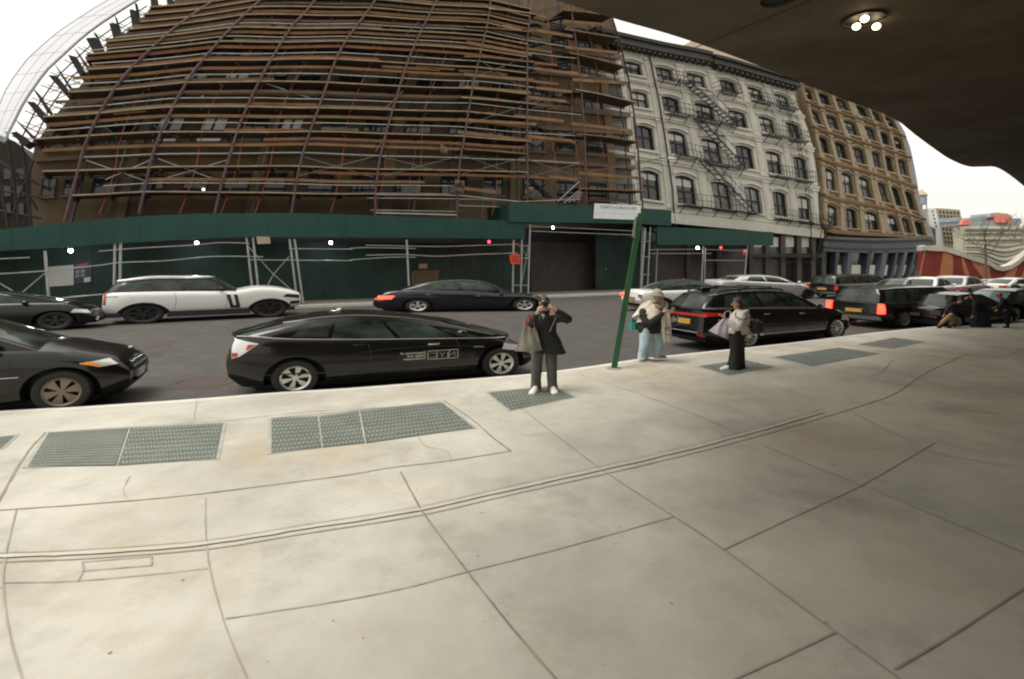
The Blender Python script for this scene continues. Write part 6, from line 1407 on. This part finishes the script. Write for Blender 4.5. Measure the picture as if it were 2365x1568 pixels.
def shoe(parent, c, d, l, w, hgt, m, sole='shoe_w'):
    d = Vector((d[0], d[1], 0)).normalized(); r = Vector((-d.y, d.x, 0)); c = Vector(c)
    mb = MB()
    prof = [(-.35,.55,.5,.75),(-.28,.8,.8,1.0),(-.1,.85,.9,.98),(.15,.95,.75,.7),(.4,1,.55,.5),(.58,.8,.4,.36),(.65,.45,.28,.2)]
    vs = []; k = 10
    for x, ww, _, hh in prof:
        for i in range(k):
            a = math.pi*i/(k-1); vs.append(c+d*x*l+r*math.cos(a)*ww*w/2+Vector((0,0,.012+math.sin(a)**.8*hgt*hh)))
    fs = [(i*k+j, i*k+j+1, (i+1)*k+j+1, (i+1)*k+j) for i in range(len(prof)-1) for j in range(k-1)]; fs += [tuple(range(k)), tuple((len(prof)-1)*k+j for j in range(k-1,-1,-1))]; fs += [tuple(i*k for i in range(len(prof)))+tuple(i*k+k-1 for i in range(len(prof)-1,-1,-1))]
    mb.add(vs, fs); o = mb.build('shoe', m, parent, smooth=50)
    mb = MB(); pl = [c+d*x*l+r*ww*w/2*1.04 for x, ww, _, _ in prof]+[c+d*x*l-r*ww*w/2*1.04 for x, ww, _, _ in prof[::-1]]; mb.prism(pl, (0,0,.022)); mb.build('sole', sole, o)
def head_edges(p, e, c, fwd, neck, s=1.0, tag_=''):
    """skull with forehead, jaw and chin grown from the neck"""
    f = Vector(fwd).normalized(); c = Vector(c)
    for nm, v, r in (('jaw', c-Vector((0,0,.055*s))+f*.025*s, (.062*s,.068*s)),('skull', c+Vector((0,0,.015*s))+f*.005*s, (.080*s,.090*s)),('crown', c+Vector((0,0,.075*s))-f*.008*s, (.062*s,.072*s))): p[tag_+nm] = (v.x, v.y, v.z)+r
    e += [(neck, tag_+'jaw'), (tag_+'jaw', tag_+'skull'), (tag_+'skull', tag_+'crown')]

# ---- A: the person photographing
o = G(1257,903); t = thing('person', 'person in a dark knee length jacket and grey trousers raising a camera to the face', 'person', tuple(o))
u_ = .00128; 
def a_(cx, cy, y=0): return ((cx-540)*u_, y, (1472-cy)*u_)
p = {}; e = []
def pt(n, v, *r): p[n] = tuple(v)+r
pt('pelvis', (.0,0,.80), .13,.10); pt('waist', (.0,0,1.0), .12,.09); pt('chest', (0,0,1.20), .15,.10); pt('neckb', (0,-.01,1.36), .06,.06); pt('neck', (0,-.02,1.42), .052,.052)
e += chainedges(['pelvis','waist','chest','neckb','neck'])
head_edges(p, e, (.0,-.04,1.545), (0,-1,-.05), 'neck', 1.0)
pt('shl', (-.17,0,1.31), .06); pt('ell', (-.235,-.14,1.12), .042); pt('Lwrist', (-.135,-.25,1.40), .027); pt('shr', (.18,0,1.31), .06); pt('elr', (.40,-.08,1.27), .042); pt('Rwrist', (.16,-.24,1.46), .027)
e += chainedges(['neckb','shl','ell','Lwrist'],['neckb','shr','elr','Rwrist'])
hand(p, e, 'L', p['Lwrist'][:3], (.35,-.1,.85), (.6,-.3,.0), 1.3, .95, palm_n=(.8,.1,.2)); hand(p, e, 'R', p['Rwrist'][:3], (-.75,-.15,.55), (0,-.2,-.8), 1.2, .95, palm_n=(-.4,.1,-.7))
pt('hl', (-.10,0,.74), .09); pt('kl', (-.125,-.02,.42), .062); pt('al', (-.135,0,.09), .042); pt('tl', (-.16,-.14,.04), .035); pt('hr', (.10,0,.74), .09); pt('kr', (.125,-.02,.42), .062); pt('ar', (.13,0,.09), .042); pt('tr', (.15,-.14,.04), .035)
e += chainedges(['pelvis','hl','kl','al','tl'],['pelvis','hr','kr','ar','tr'])
skinmesh('body', p, e, 'skin', t)
face(None, (0,-.04,1.545), (0,-1,-.05), (0,0,1), 1.0, 'skin', t)
mb = MB()
vloft(mb, [(.09,.0,.67,.285,.17),(.075,0,.76,.265,.165),(.04,0,.90,.24,.155),(.01,0,1.03,.215,.145),(0,0,1.16,.22,.145),(0,0,1.26,.21,.13),(0,-.005,1.325,.155,.105),(0,-.01,1.37,.095,.085),(0,-.015,1.415,.078,.075)])
aloft(mb, [(-.16,0,1.275,.085),(-.235,-.09,1.17,.078),(-.255,-.15,1.10,.072),(-.21,-.2,1.22,.064),(-.15,-.24,1.37,.048)])
aloft(mb, [(.16,0,1.275,.085),(.31,-.05,1.285,.08),(.415,-.08,1.265,.073),(.32,-.15,1.345,.064),(.19,-.22,1.43,.046)])
mb.build('jacket', 'jacket_dk', t, smooth=70)
mb = MB(); mb.tube([a_(690,455,-.14), a_(655,530,-.15), a_(605,640,-.17)], .006, 5); mb.build('zip', 'steel', t); mb = MB(); mb.prism([a_(470,400,-.135), a_(540,415,-.14), a_(520,475,-.145)], (0,.01,0)); mb.prism([a_(600,385,-.135), a_(640,400,-.14), a_(615,428,-.145)], (0,.01,0)); mb.build('shirt_collar', 'shawl', t)
mb = MB()
vloft(mb, [(-.10,.0,.80,.11,.115),(-.115,0,.66,.108,.11),(-.13,-.015,.48,.098,.10),(-.138,-.02,.36,.092,.096),(-.145,-.01,.2,.088,.094),(-.15,-.01,.09,.092,.10),(-.152,-.015,.035,.098,.11)], 20, .035)
vloft(mb, [(.10,.0,.80,.11,.115),(.115,0,.66,.108,.11),(.125,-.015,.48,.098,.10),(.132,-.02,.36,.092,.096),(.138,-.01,.2,.086,.094),(.142,-.01,.09,.09,.10),(.144,-.015,.035,.094,.108)], 20, .035)
mb.build('trousers', 'trouser_gr', t, smooth=70)
shoe(t, (-.165,-.10,0), (-.45,-1), .30, .13, .12, 'shoe_w'); shoe(t, (.155,-.09,0), (.12,-1), .28, .125, .12, 'shoe_w')
mb = MB()
def hair_(u, v):
    a = 2*math.pi*u; b_ = math.pi*.60*v; fr = max(0, -math.sin(a)); b_ *= 1-.46*fr; rr = 1+.05*math.sin(a*7)+.04*math.sin(a*13+v*9); return (.090*rr*math.cos(a)*math.sin(b_), -.025+.108*rr*math.sin(a)*math.sin(b_), 1.568+.108*math.cos(b_)*rr)
mb.grid(hair_, 30, 10); mb.build('hair', 'hair', t, smooth=60)
t2 = thing('camera', 'black camera held up to the face of the person in the dark jacket', 'camera', (o.x+.0, o.y-.20, 1.535))
mb = MB(); mb.box((.0,0,0), .135, .05, .085); mb.box((.0,0,.05), .055, .045, .025); mb.build('camera_body', 'cambody', t2, bevel=.006); mb = MB(); mb.tube([(0,-.02,-.005),(0,-.09,-.005)], .036, 16); mb.tube([(0,-.085,-.005),(0,-.10,-.005)], .038, 16); mb.build('lens', 'cambody', t2, smooth=40)
mb = MB(); mb.tube([(0,-.101,-.005),(0,-.104,-.005)], .03, 16); mb.build('lens_glass', 'glass', t2)
mb = MB(); mb.tube(cr([(-.07,.0,0),(-.09,.04,-.10),(-.06,.06,-.2),(.0,.05,-.23),(.07,.06,-.18),(.08,.03,-.08),(.07,0,0)], 4), .006, 5, flat=(1.6,.4)); mb.build('strap', 'cambody', t2)
def tote(name, label, cat, P, th, m, hs, hm, y, o, bulge=.06):
    c = Vector((sum(q[0] for q in P)/4, y, sum(q[2] for q in P)/4)); t = thing(name, label, cat, tuple(o+c)); mb = MB(); Q = [Vector((q[0], y, q[2]))-c for q in P]
    for s in (-1,1): mb.grid(lambda u, v: (Q[0]*(1-u)+Q[1]*u)*(1-v)+(Q[3]*(1-u)+Q[2]*u)*v+Vector((0, s*(th*.35+bulge*math.sin(math.pi*u)*(1-v*.6)*(.5+.5*math.sin(math.pi*min(1,v+.3))))+.012*math.sin(u*14+v*5), .012*math.sin(u*9)*v)), 14, 10)
    for u0 in (0,1): mb.grid(lambda u, v: (Q[0]*(1-u0)+Q[1]*u0)*(1-v)+(Q[3]*(1-u0)+Q[2]*u0)*v+Vector((0,(u-.5)*th*.7,0)), 2, 10)
    mb.grid(lambda u, v: Q[0]*(1-u)+Q[1]*u+Vector((0,(v-.5)*th*.7,0)), 8, 2); mb.build('bag', m, t, smooth=50)
    for h in hs: mb = MB(); mb.tube(cr([Vector(q)-c for q in h], 5), .016, 6, flat=(1,.4)); mb.build('handle', hm, t, smooth=60)
    return t
tote('tote_bag', 'grey canvas tote with red handles on the arm of the person with the camera', 'bag', [a_(138,895),a_(500,880),a_(425,600),a_(275,545)], .12, 'canvas', [[a_(285,560,-.16),a_(300,480,-.2),a_(330,420,-.16),a_(350,500,-.14),a_(370,600,-.2)],[a_(290,560,-.26),a_(310,470,-.25),a_(345,430,-.24),a_(390,520,-.26),a_(410,620,-.27)]], 'strapred', -.21, o)

# ---- B: broad person in knitted hat and cream shawl
o = G(1511,833.5); t = thing('person', 'person in a knitted hat, cream shawl, black sweater and pale jeans', 'person', tuple(o)); u_ = .00154
def a_(cx, cy, y=0): return ((cx-585)*u_, y, (1160-cy)*u_)
p = {}; e = []
pt('pelvis', a_(530,700), .18,.14); pt('waist', a_(525,600), .18,.14); pt('chest', a_(530,440), .18,.13); pt('neckb', a_(575,330), .07,.07); pt('neck', a_(600,295), .058,.058)
e += chainedges(['pelvis','waist','chest','neckb','neck']); hc = a_(640,215,-.03); hf = (.75,-.62,-.28); head_edges(p, e, hc, hf, 'neck', 1.08)
pt('shl', a_(430,420,-.05), .08); pt('ell', a_(470,560,-.18), .055); pt('Lwrist', a_(680,408,-.30), .031); pt('shr', a_(640,410,.05), .08); pt('elr', a_(770,520,-.05), .055); pt('Rwrist', a_(810,425,-.20), .031)
e += chainedges(['neckb','shl','ell','Lwrist'],['neckb','shr','elr','Rwrist'])
hand(p, e, 'L', p['Lwrist'][:3], (.9,-.1,.05), (.1,-.2,.7), .9, .95, palm_n=(.2,.2,-.6)); hand(p, e, 'R', p['Rwrist'][:3], (.3,-.3,.7), (-.7,-.2,.2), 1.4, .95, palm_n=(-.7,-.2,.2))
pt('hl', a_(475,740,-.04), .12); pt('kl', a_(440,920,-.06), .085); pt('al', a_(415,1085,-.03), .05); pt('tl', a_(480,1140,-.09), .04); pt('hr', a_(600,740,.05), .12); pt('kr', a_(650,900,.02), .085); pt('ar', a_(620,1060,.06), .05); pt('tr', a_(700,1120,.02), .04)
e += chainedges(['pelvis','hl','kl','al','tl'],['pelvis','hr','kr','ar','tr'])
skinmesh('body', p, e, 'skin', t); face(None, hc, hf, (.2,-.2,1), 1.08, 'skin', t)
mb = MB()
vloft(mb, [a_(520,750)+(.235,.185),a_(515,690)+(.262,.20),a_(515,600)+(.265,.20),a_(522,500)+(.25,.185),a_(535,430)+(.225,.165),a_(560,370)+(.15,.12),a_(585,325)+(.09,.085)])
aloft(mb, [a_(420,440,-.04)+(.105,),a_(430,540,-.13)+(.10,),a_(480,590,-.2)+(.09,),a_(580,510,-.26)+(.07,),a_(665,420,-.30)+(.05,)])
aloft(mb, [a_(640,430,.05)+(.10,),a_(740,520,.0)+(.085,),a_(775,530,-.06)+(.075,),a_(805,440,-.18)+(.05,)])
mb.build('sweater', 'jacket_ch', t, smooth=70)
mb = MB()
vloft(mb, [a_(470,660,-.03)+(.15,.15),a_(465,740,-.04)+(.155,.15),a_(448,850,-.05)+(.138,.14),a_(436,930,-.06)+(.125,.13),a_(416,1020,-.04)+(.110,.118),a_(408,1085,-.03)+(.108,.115),a_(408,1125,-.035)+(.112,.12)], 22, .03)
vloft(mb, [a_(585,660,.04)+(.145,.15),a_(600,740,.05)+(.14,.15),a_(630,840,.04)+(.122,.13),a_(650,920,.02)+(.108,.118),a_(638,1000,.04)+(.102,.11),a_(625,1060,.06)+(.102,.11),a_(622,1098,.06)+(.105,.112)], 22, .03)
mb.build('jeans', 'denim', t, smooth=70)
shoe(t, a_(440,1160,-.06), (1,-.25), .30, .12, .10, 'shoe_g'); shoe(t, a_(660,1128,.10), (1,-.2), .30, .12, .10, 'shoe_g')
mb = MB()
def cap_(u, v): a = 2*math.pi*u; b_ = math.pi*.54*v; k_ = 1+.02*math.sin(a*16); return (hc[0]-.012+.128*k_*math.cos(a)*math.sin(b_), hc[1]+.122*k_*math.sin(a)*math.sin(b_), hc[2]+.045+.145*math.cos(b_)-.03*math.cos(a)*math.sin(b_)*.6)
mb.grid(cap_, 48, 10); o_ = mb.build('knitted_hat', 'knit', t, smooth=60); mb = MB(); mb.tube([Vector(cap_(i/24,.98)) for i in range(25)], .026, 8, caps=False); mb.build('hat_brim', 'knit', o_, smooth=60)
mb = MB()  # hair and brown scarf at the neck
for k_ in range(12):
    a = k_*.524; mb.tube(cr([Vector(a_(600,305,0))+Vector((.055*math.cos(a),.055*math.sin(a),.0)), Vector(a_(615,335,-.03))+Vector((.10*math.cos(a),.095*math.sin(a),.0)), Vector(a_(625,375,-.05))+Vector((.115*math.cos(a),.10*math.sin(a),0))], 4), .03, 6)
for k_ in range(7):
    a = 2.0+k_*.42; mb.tube(cr([Vector(hc)+Vector((.075*math.cos(a),.08*math.sin(a),.03)), Vector(hc)+Vector((.09*math.cos(a),.095*math.sin(a),-.05)), Vector(a_(580,310,0))+Vector((.09*math.cos(a),.09*math.sin(a),0))], 4), .022, 6)
mb.build('scarf', 'scarf_br', t, smooth=60)
mb = MB()  # shawl over the shoulders: cape sheet from the neck out and down
def shw(u, v):
    g = -.5+.42; a = g+u*(2*math.pi-.84); rad = .075+.225*v**.8; fold = 1+.05*math.sin(u*23)*v; lf = max(0, math.cos(a-math.pi*.98))
    c = Vector(a_(560,300,0)); return (c.x+rad*1.1*math.cos(a)*fold-.02*v, c.y+rad*.82*math.sin(a)*fold, c.z-.0-.30*v**1.25-.13*lf*v*v)
mb.grid(shw, 34, 12); mb.grid(lambda u, v: tuple(Vector(shw(u, v))+Vector((0,0,-.018))), 34, 12); mb.build('shawl', 'shawl', t, smooth=70)
def drape(Pn, name, m, parent, y0, thick=.012, nu=10, nv=14, amp=.012):
    """hanging cloth between left/right edge points"""
    mb = MB()
    for s in (0,1):
        def f(u, v):
            L_ = L1([q[0] for q in Pn], v); R_ = L1([q[1] for q in Pn], v); return tuple(a*(1-u)+b*u for a, b in zip(L_, R_))[:1]+(L_[1]*(1-u)+R_[1]*u+amp*math.sin(u*12+v*3)+s*thick, L_[2]*(1-u)+R_[2]*u)
        mb.grid(f, nu, nv)
    return mb.build(name, m, parent, smooth=70)
drape([(a_(640,400,-.24),a_(770,400,-.22)),(a_(648,520,-.27),a_(790,540,-.22)),(a_(655,640,-.27),a_(800,660,-.22)),(a_(668,780,-.25),a_(805,800,-.2)),(a_(690,865,-.24),a_(806,850,-.2))], 'shawl_end', 'shawl', t, 0)
drape([(a_(770,430,-.16),a_(800,440,-.14)),(a_(780,560,-.16),a_(905,548,-.12)),(a_(825,580,-.16),a_(900,552,-.12))], 'shawl_corner', 'shawl', t, 0)
drape([(a_(500,240,-.05),a_(560,330,-.12)),(a_(380,330,-.02),a_(600,420,-.22)),(a_(320,430,.0),a_(560,440,-.23)),(a_(258,515,.02),a_(330,460,-.16))], 'shawl_wrap', 'shawl', t, 0)
mb = MB(); 
for q in ([(676,655),(740,650),(790,632)],[(690,672),(780,690)],[(720,620),(760,665)],[(690,748),(780,742)]): mb.tube([a_(*x, -.29) for x in q], .010, 5)
mb.build('shawl_tie', 'shawl_dk', t)
tote('shoulder_bag', 'blue and green patterned bag behind the person in the knitted hat', 'bag', [a_(215,700),a_(350,705),a_(330,560),a_(262,540)], .12, 'greenbag', [[a_(270,545,.1),a_(330,460,.05),a_(400,400,.0)]], 'shawl_dk', .1, o)
# ---- C: woman in profile with a phone
o = G(1700,850.8); t = thing('person', 'person with long brown hair, white fleece and black trousers, seen in profile', 'person', tuple(o)); u_ = .001433
def a_(cx, cy, y=0): return ((cx-1745)*u_, y, (1270-cy)*u_)
p = {}; e = []
pt('pelvis', a_(1760,730), .125,.10); pt('waist', a_(1770,640), .11,.09); pt('chest', a_(1780,520), .12,.11); pt('neckb', a_(1790,420), .05,.05); pt('neck', a_(1775,385), .045,.045)
e += chainedges(['pelvis','waist','chest','neckb','neck']); hc = a_(1755,315); hf = (-1,-.06,.0); head_edges(p, e, hc, hf, 'neck', .98)
pt('shl', a_(1770,480,-.14), .06); pt('ell', a_(1700,640,-.20), .042); pt('Lwrist', a_(1560,535,-.16), .026); pt('shr', a_(1790,480,.14), .06); pt('elr', a_(1720,640,.2), .042); pt('Rwrist', a_(1590,590,.1), .026)
e += chainedges(['neckb','shl','ell','Lwrist'],['neckb','shr','elr','Rwrist'])
hand(p, e, 'L', p['Lwrist'][:3], (-.8,-.05,.5), (.1,-.7,.4), 1.0, .9, palm_n=(-.1,.4,.6)); hand(p, e, 'R', p['Rwrist'][:3], (-.8,-.1,.2), (0,-.3,.7), 1.0, .9, palm_n=(-.2,-.5,-.2))
pt('hl', a_(1750,760,-.09), .09); pt('kl', a_(1745,1000,-.09), .06); pt('al', a_(1735,1200,-.09), .04); pt('tl', a_(1590,1235,-.10), .03); pt('hr', a_(1770,760,.09), .09); pt('kr', a_(1780,1000,.09), .06); pt('ar', a_(1790,1200,.08), .04); pt('tr', a_(1700,1240,.08), .03)
e += chainedges(['pelvis','hl','kl','al','tl'],['pelvis','hr','kr','ar','tr'])
skinmesh('body', p, e, 'skin_d', t); face(None, hc, hf, (0,0,1), .98, 'skin_d', t)
mb = MB()
vloft(mb, [a_(1765,750)+(.225,.16),a_(1768,705)+(.235,.17),a_(1785,630)+(.215,.175),a_(1805,540)+(.20,.17),a_(1815,470)+(.18,.155),a_(1810,425)+(.13,.11),a_(1800,395)+(.085,.08)])
aloft(mb, [a_(1790,490,-.13)+(.095,),a_(1745,590,-.19)+(.092,),a_(1695,640,-.21)+(.086,),a_(1625,595,-.19)+(.068,),a_(1565,545,-.165)+(.048,)])
aloft(mb, [a_(1800,490,.13)+(.09,),a_(1760,590,.18)+(.085,),a_(1720,640,.19)+(.08,),a_(1610,600,.1)+(.05,)])
mb.build('fleece', 'fleece', t, smooth=70)
mb = MB(); mb.tube([Vector(a_(1830,430))+Vector((.10*math.cos(a),.13*math.sin(a),.03*math.cos(a))) for a in [2*math.pi*i/16 for i in range(17)]], .045, 8, caps=False); mb.build('hood', 'fleece', t, smooth=60)
mb = MB()
vloft(mb, [a_(1742,690,-.03)+(.15,.13),a_(1738,770,-.05)+(.145,.13),a_(1728,900,-.06)+(.128,.12),a_(1718,1030,-.07)+(.125,.12),a_(1705,1140,-.08)+(.135,.13),a_(1688,1225,-.09)+(.148,.14),a_(1680,1256,-.09)+(.152,.145)], 24, .035)
vloft(mb, [a_(1795,690,.03)+(.145,.13),a_(1800,770,.05)+(.14,.13),a_(1800,900,.06)+(.122,.12),a_(1800,1030,.06)+(.118,.12),a_(1800,1140,.06)+(.124,.13),a_(1800,1225,.06)+(.13,.14),a_(1800,1258,.06)+(.134,.145)], 24, .035)
mb.build('trousers', 'trouser_bk', t, smooth=70)
shoe(t, a_(1585,1270,-.10), (-1,-.1), .24, .10, .08, 'shoe_w'); shoe(t, a_(1690,1272,.08), (-1,-.05), .24, .10, .08, 'shoe_w')
mb = MB()
def hair2(u, v): a = 2*math.pi*u; b_ = math.pi*.62*v; fr = max(0, -math.cos(a)); b_ *= 1-.42*fr; rr = 1+.04*math.sin(a*9)+.03*math.sin(a*17+v*7); return (hc[0]+.02+.112*rr*math.cos(a)*math.sin(b_), hc[1]+.100*rr*math.sin(a)*math.sin(b_), hc[2]+.03+.112*math.cos(b_)*rr)
mb.grid(hair2, 34, 12)
for k_ in range(30):
    a = random.uniform(-1.5,1.5); yy_ = math.sin(a)*.09; mb.tube(cr([Vector(hc)+Vector((.05+.03*math.cos(a),yy_,.06)), Vector(a_(1850+random.uniform(-20,40),330,0))+Vector((0,yy_*1.1,0)), Vector(a_(1880+random.uniform(-60,50),400+random.uniform(-10,40),0))+Vector((0,yy_*1.0,0))], 4), .02, 5, rs=[.022,.024,.024,.024,.024,.022,.02,.015,.006])
mb.build('hair', 'hair_br', t, smooth=60)
mb = MB(); mb.tube(cr([a_(1690,430,-.17),a_(1680,500,-.24),a_(1800,530,-.24),a_(1900,490,-.2),a_(1990,555,-.12)], 4), .011, 5); mb.tube(cr([a_(1840,615,-.22),a_(1920,670,-.18)], 4), .012, 5); mb.build('bag_strap', 'packblk', t)
t2 = thing('phone', 'pale phone held out by the person in the white fleece', 'phone', tuple(o+Vector(a_(1480,470,-.16)))); mb = MB(); mb.hexa([Vector(q) for q in ((-.05,-.035,.01),(.07,-.035,-.035),(.07,.035,-.035),(-.05,.035,.01),(-.047,-.035,.022),(.073,-.035,-.023),(.073,.035,-.023),(-.047,.035,.022))]); mb.build('case', 'phone', t2, bevel=.004)
t2 = thing('backpack', 'black leather backpack on the back of the person in the white fleece', 'backpack', tuple(o+Vector(a_(2030,650)))); mb = MB()
def pk(u, v): a = 2*math.pi*u; b_ = math.pi*v; sx = math.copysign(abs(math.sin(b_))**.6, 1); return (.14*math.cos(a)*sx+.05*math.cos(b_)*-.6, .15*math.sin(a)*sx, .155*math.copysign(abs(math.cos(b_))**.8, math.cos(b_)))
mb.grid(pk, 24, 14); mb.build('pack', 'packblk', t2, smooth=60); mb = MB(); mb.tube(cr([(.08,-.1,.09),(.12,0,.1),(.08,.1,.09)],4), .012, 5); mb.build('flap_trim', 'cambody', t2); mb = MB(); mb.box((.1,-.1,-.15), .07, .05, .05, .4); mb.build('key_fob', 'platewh', t2)
tote('tote_bag', 'lavender cloth tote bag under the arm of the person in the white fleece', 'bag', [a_(1350,720),a_(1640,850),a_(1680,560),a_(1560,540)], .08, 'lavender', [[a_(1560,545,.0),a_(1600,440,.05),a_(1690,440,.1),a_(1650,550,.0)]], 'lavender', .0, o)

# ---- three stooping figures far along the kerb
def far_person(foot, label, pts_, skirt=None, top='navycloth', legs='navycloth', skin_m='skin_d', fwd=(1,-.3,-.2), hairm='hair', shoes='shoe_b', coat=None):
    """pts_: joints in crop points with depth: head neck chest pelvis, arms, legs"""
    o = G(*foot); t = thing('person', label, 'person', tuple(o), None); D = {n: tuple(V(*cF(*q[:2]), o.y+q[2])-o) for n, q in pts_.items()}
    sc_ = max(.55, Vector(D['neck']).z/1.45) if False else .72
    p = {}; e = []
    R_ = dict(pelvis=(.12,.1), chest=(.12,.09), neck=(.045,), sl=(.05,), el=(.036,), Lwrist=(.024,), sr=(.05,), er=(.036,), Rwrist=(.024,), hl=(.08,), kl=(.055,), al=(.035,), tl=(.03,), hr=(.08,), kr=(.055,), ar=(.035,), tr=(.03,))
    for n, r in R_.items(): p[n] = D[n]+tuple(x*sc_*1.1 for x in r)
    e += chainedges(['pelvis','chest','neck'],['chest','sl','el','Lwrist'],['chest','sr','er','Rwrist'],['pelvis','hl','kl','al','tl'],['pelvis','hr','kr','ar','tr']); head_edges(p, e, D['head'], fwd, 'neck', .85)
    hand(p, e, 'L', D['Lwrist'], Vector(D['Lwrist'])-Vector(D['el']), (0,-1,.2), .8, .8); hand(p, e, 'R', D['Rwrist'], Vector(D['Rwrist'])-Vector(D['er']), (0,1,.2), .8, .8)
    skinmesh('body', p, e, skin_m, t); face(None, D['head'], fwd, (0,0,1), .85, skin_m, t)
    k_ = lambda n, r: D[n]+(r,)
    q = {'c':D['chest']+(.165,.13),'p':D['pelvis']+(.16,.125),'n':D['neck']+(.075,),'sl':k_('sl',.075),'el':k_('el',.062),'wl':k_('Lwrist',.045),'sr':k_('sr',.075),'er':k_('er',.062),'wr':k_('Rwrist',.045)}
    skinmesh('coat', q, chainedges(['c','p'],['c','n'],['c','sl','el','wl'],['c','sr','er','wr']), top, t, root='c')
    q = {'p':D['pelvis']+(.135,.11),'hl':k_('hl',.10),'kl':k_('kl',.075),'al':k_('al',.06),'hr':k_('hr',.10),'kr':k_('kr',.075),'ar':k_('ar',.06)}
    skinmesh('trousers', q, chainedges(['p','hl','kl','al'],['p','hr','kr','ar']), legs, t)
    for a, b in (('al','tl'),('ar','tr')):
        d = Vector(D[b])-Vector(D[a]); c = Vector(D[a]); c.z = max(0,min(c.z,Vector(D[b]).z)-.05); c.z = 0; shoe(t, c+Vector((d.x,d.y,0))*.3, (d.x if abs(d.x) > .01 else .2, d.y), .22, .09, .08, shoes, 'shoe_b')
    mb = MB(); hc_ = Vector(D['head']); mb.grid(lambda u, v: tuple(hc_+Vector((.082*math.cos(2*math.pi*u)*math.sin(2*v)-.012*fwd[0], .085*math.sin(2*math.pi*u)*math.sin(2*v)-.012*fwd[1], .02+.09*math.cos(2*v)))), 18, 8); mb.build('hair', hairm, t, smooth=60)
    if skirt:
        mb = MB(); (ax, ay, aw), (bx, by, bw) = skirt; A_, B_ = V(*cF(ax,ay), o.y)-o, V(*cF(bx,by), o.y)-o; kx = .10645*o.y/FL
        mb.grid(lambda u, v: tuple(A_+(B_-A_)*v+Vector(((aw+(bw-aw)*v)*kx*.5*math.cos(2*math.pi*u)*(1+.04*math.sin(u*30)), .2*math.sin(2*math.pi*u)*(1+.04*math.sin(u*30)), 0))), 30, 8); mb.build('skirt', top, t, smooth=60)
    return t
far_person((2192,757), 'person in a black jacket and khaki trousers striding to the left far along the kerb', dict(head=(985,650,-.05), neck=(930,710,0), chest=(860,790,0), pelvis=(800,985,0), sl=(760,770,-.15), el=(700,860,-.2), Lwrist=(640,960,-.2), sr=(950,780,.12), er=(1010,720,.15), Rwrist=(1090,640,.1), hl=(760,1020,-.06), kl=(650,1080,-.08), al=(545,1175,-.05), tl=(510,1200,-.12), hr=(840,1020,.06), kr=(820,1120,.03), ar=(770,1215,.0), tr=(700,1250,-.1)), top='jacket_dk', legs='khaki', fwd=(-.5,-.85,-.1))
far_person((2265,755), 'person in a long dark skirt crouching behind the black car', dict(head=(1220,560,.0), neck=(1265,640,0), chest=(1330,730,0), pelvis=(1420,930,0), sl=(1280,740,-.15), el=(1300,880,-.2), Lwrist=(1250,985,-.2), sr=(1420,720,.15), er=(1520,830,.1), Rwrist=(1480,930,-.05), hl=(1380,960,-.06), kl=(1320,1080,-.1), al=(1300,1200,0), tl=(1230,1225,-.05), hr=(1470,960,.06), kr=(1500,1080,0), ar=(1520,1200,0), tr=(1450,1225,-.05)), skirt=((1420,880,300),(1420,1222,420)), fwd=(-.7,-.6,-.2))
far_person((2315,756), 'person in a navy coat bending forward far along the kerb, head wrapped in red', dict(head=(1830,560,0), neck=(1885,610,0), chest=(1950,690,0), pelvis=(1990,890,0), sl=(1900,690,-.15), el=(1840,790,-.2), Lwrist=(1750,810,-.2), sr=(1960,680,.15), er=(1880,820,.1), Rwrist=(1790,860,.05), hl=(1970,930,-.06), kl=(1985,1080,-.06), al=(2000,1200,-.04), tl=(1930,1235,-.08), hr=(2020,930,.06), kr=(2015,1080,.04), ar=(2020,1195,.05), tr=(1960,1230,0)), fwd=(-.8,-.4,-.5), hairm='tail')
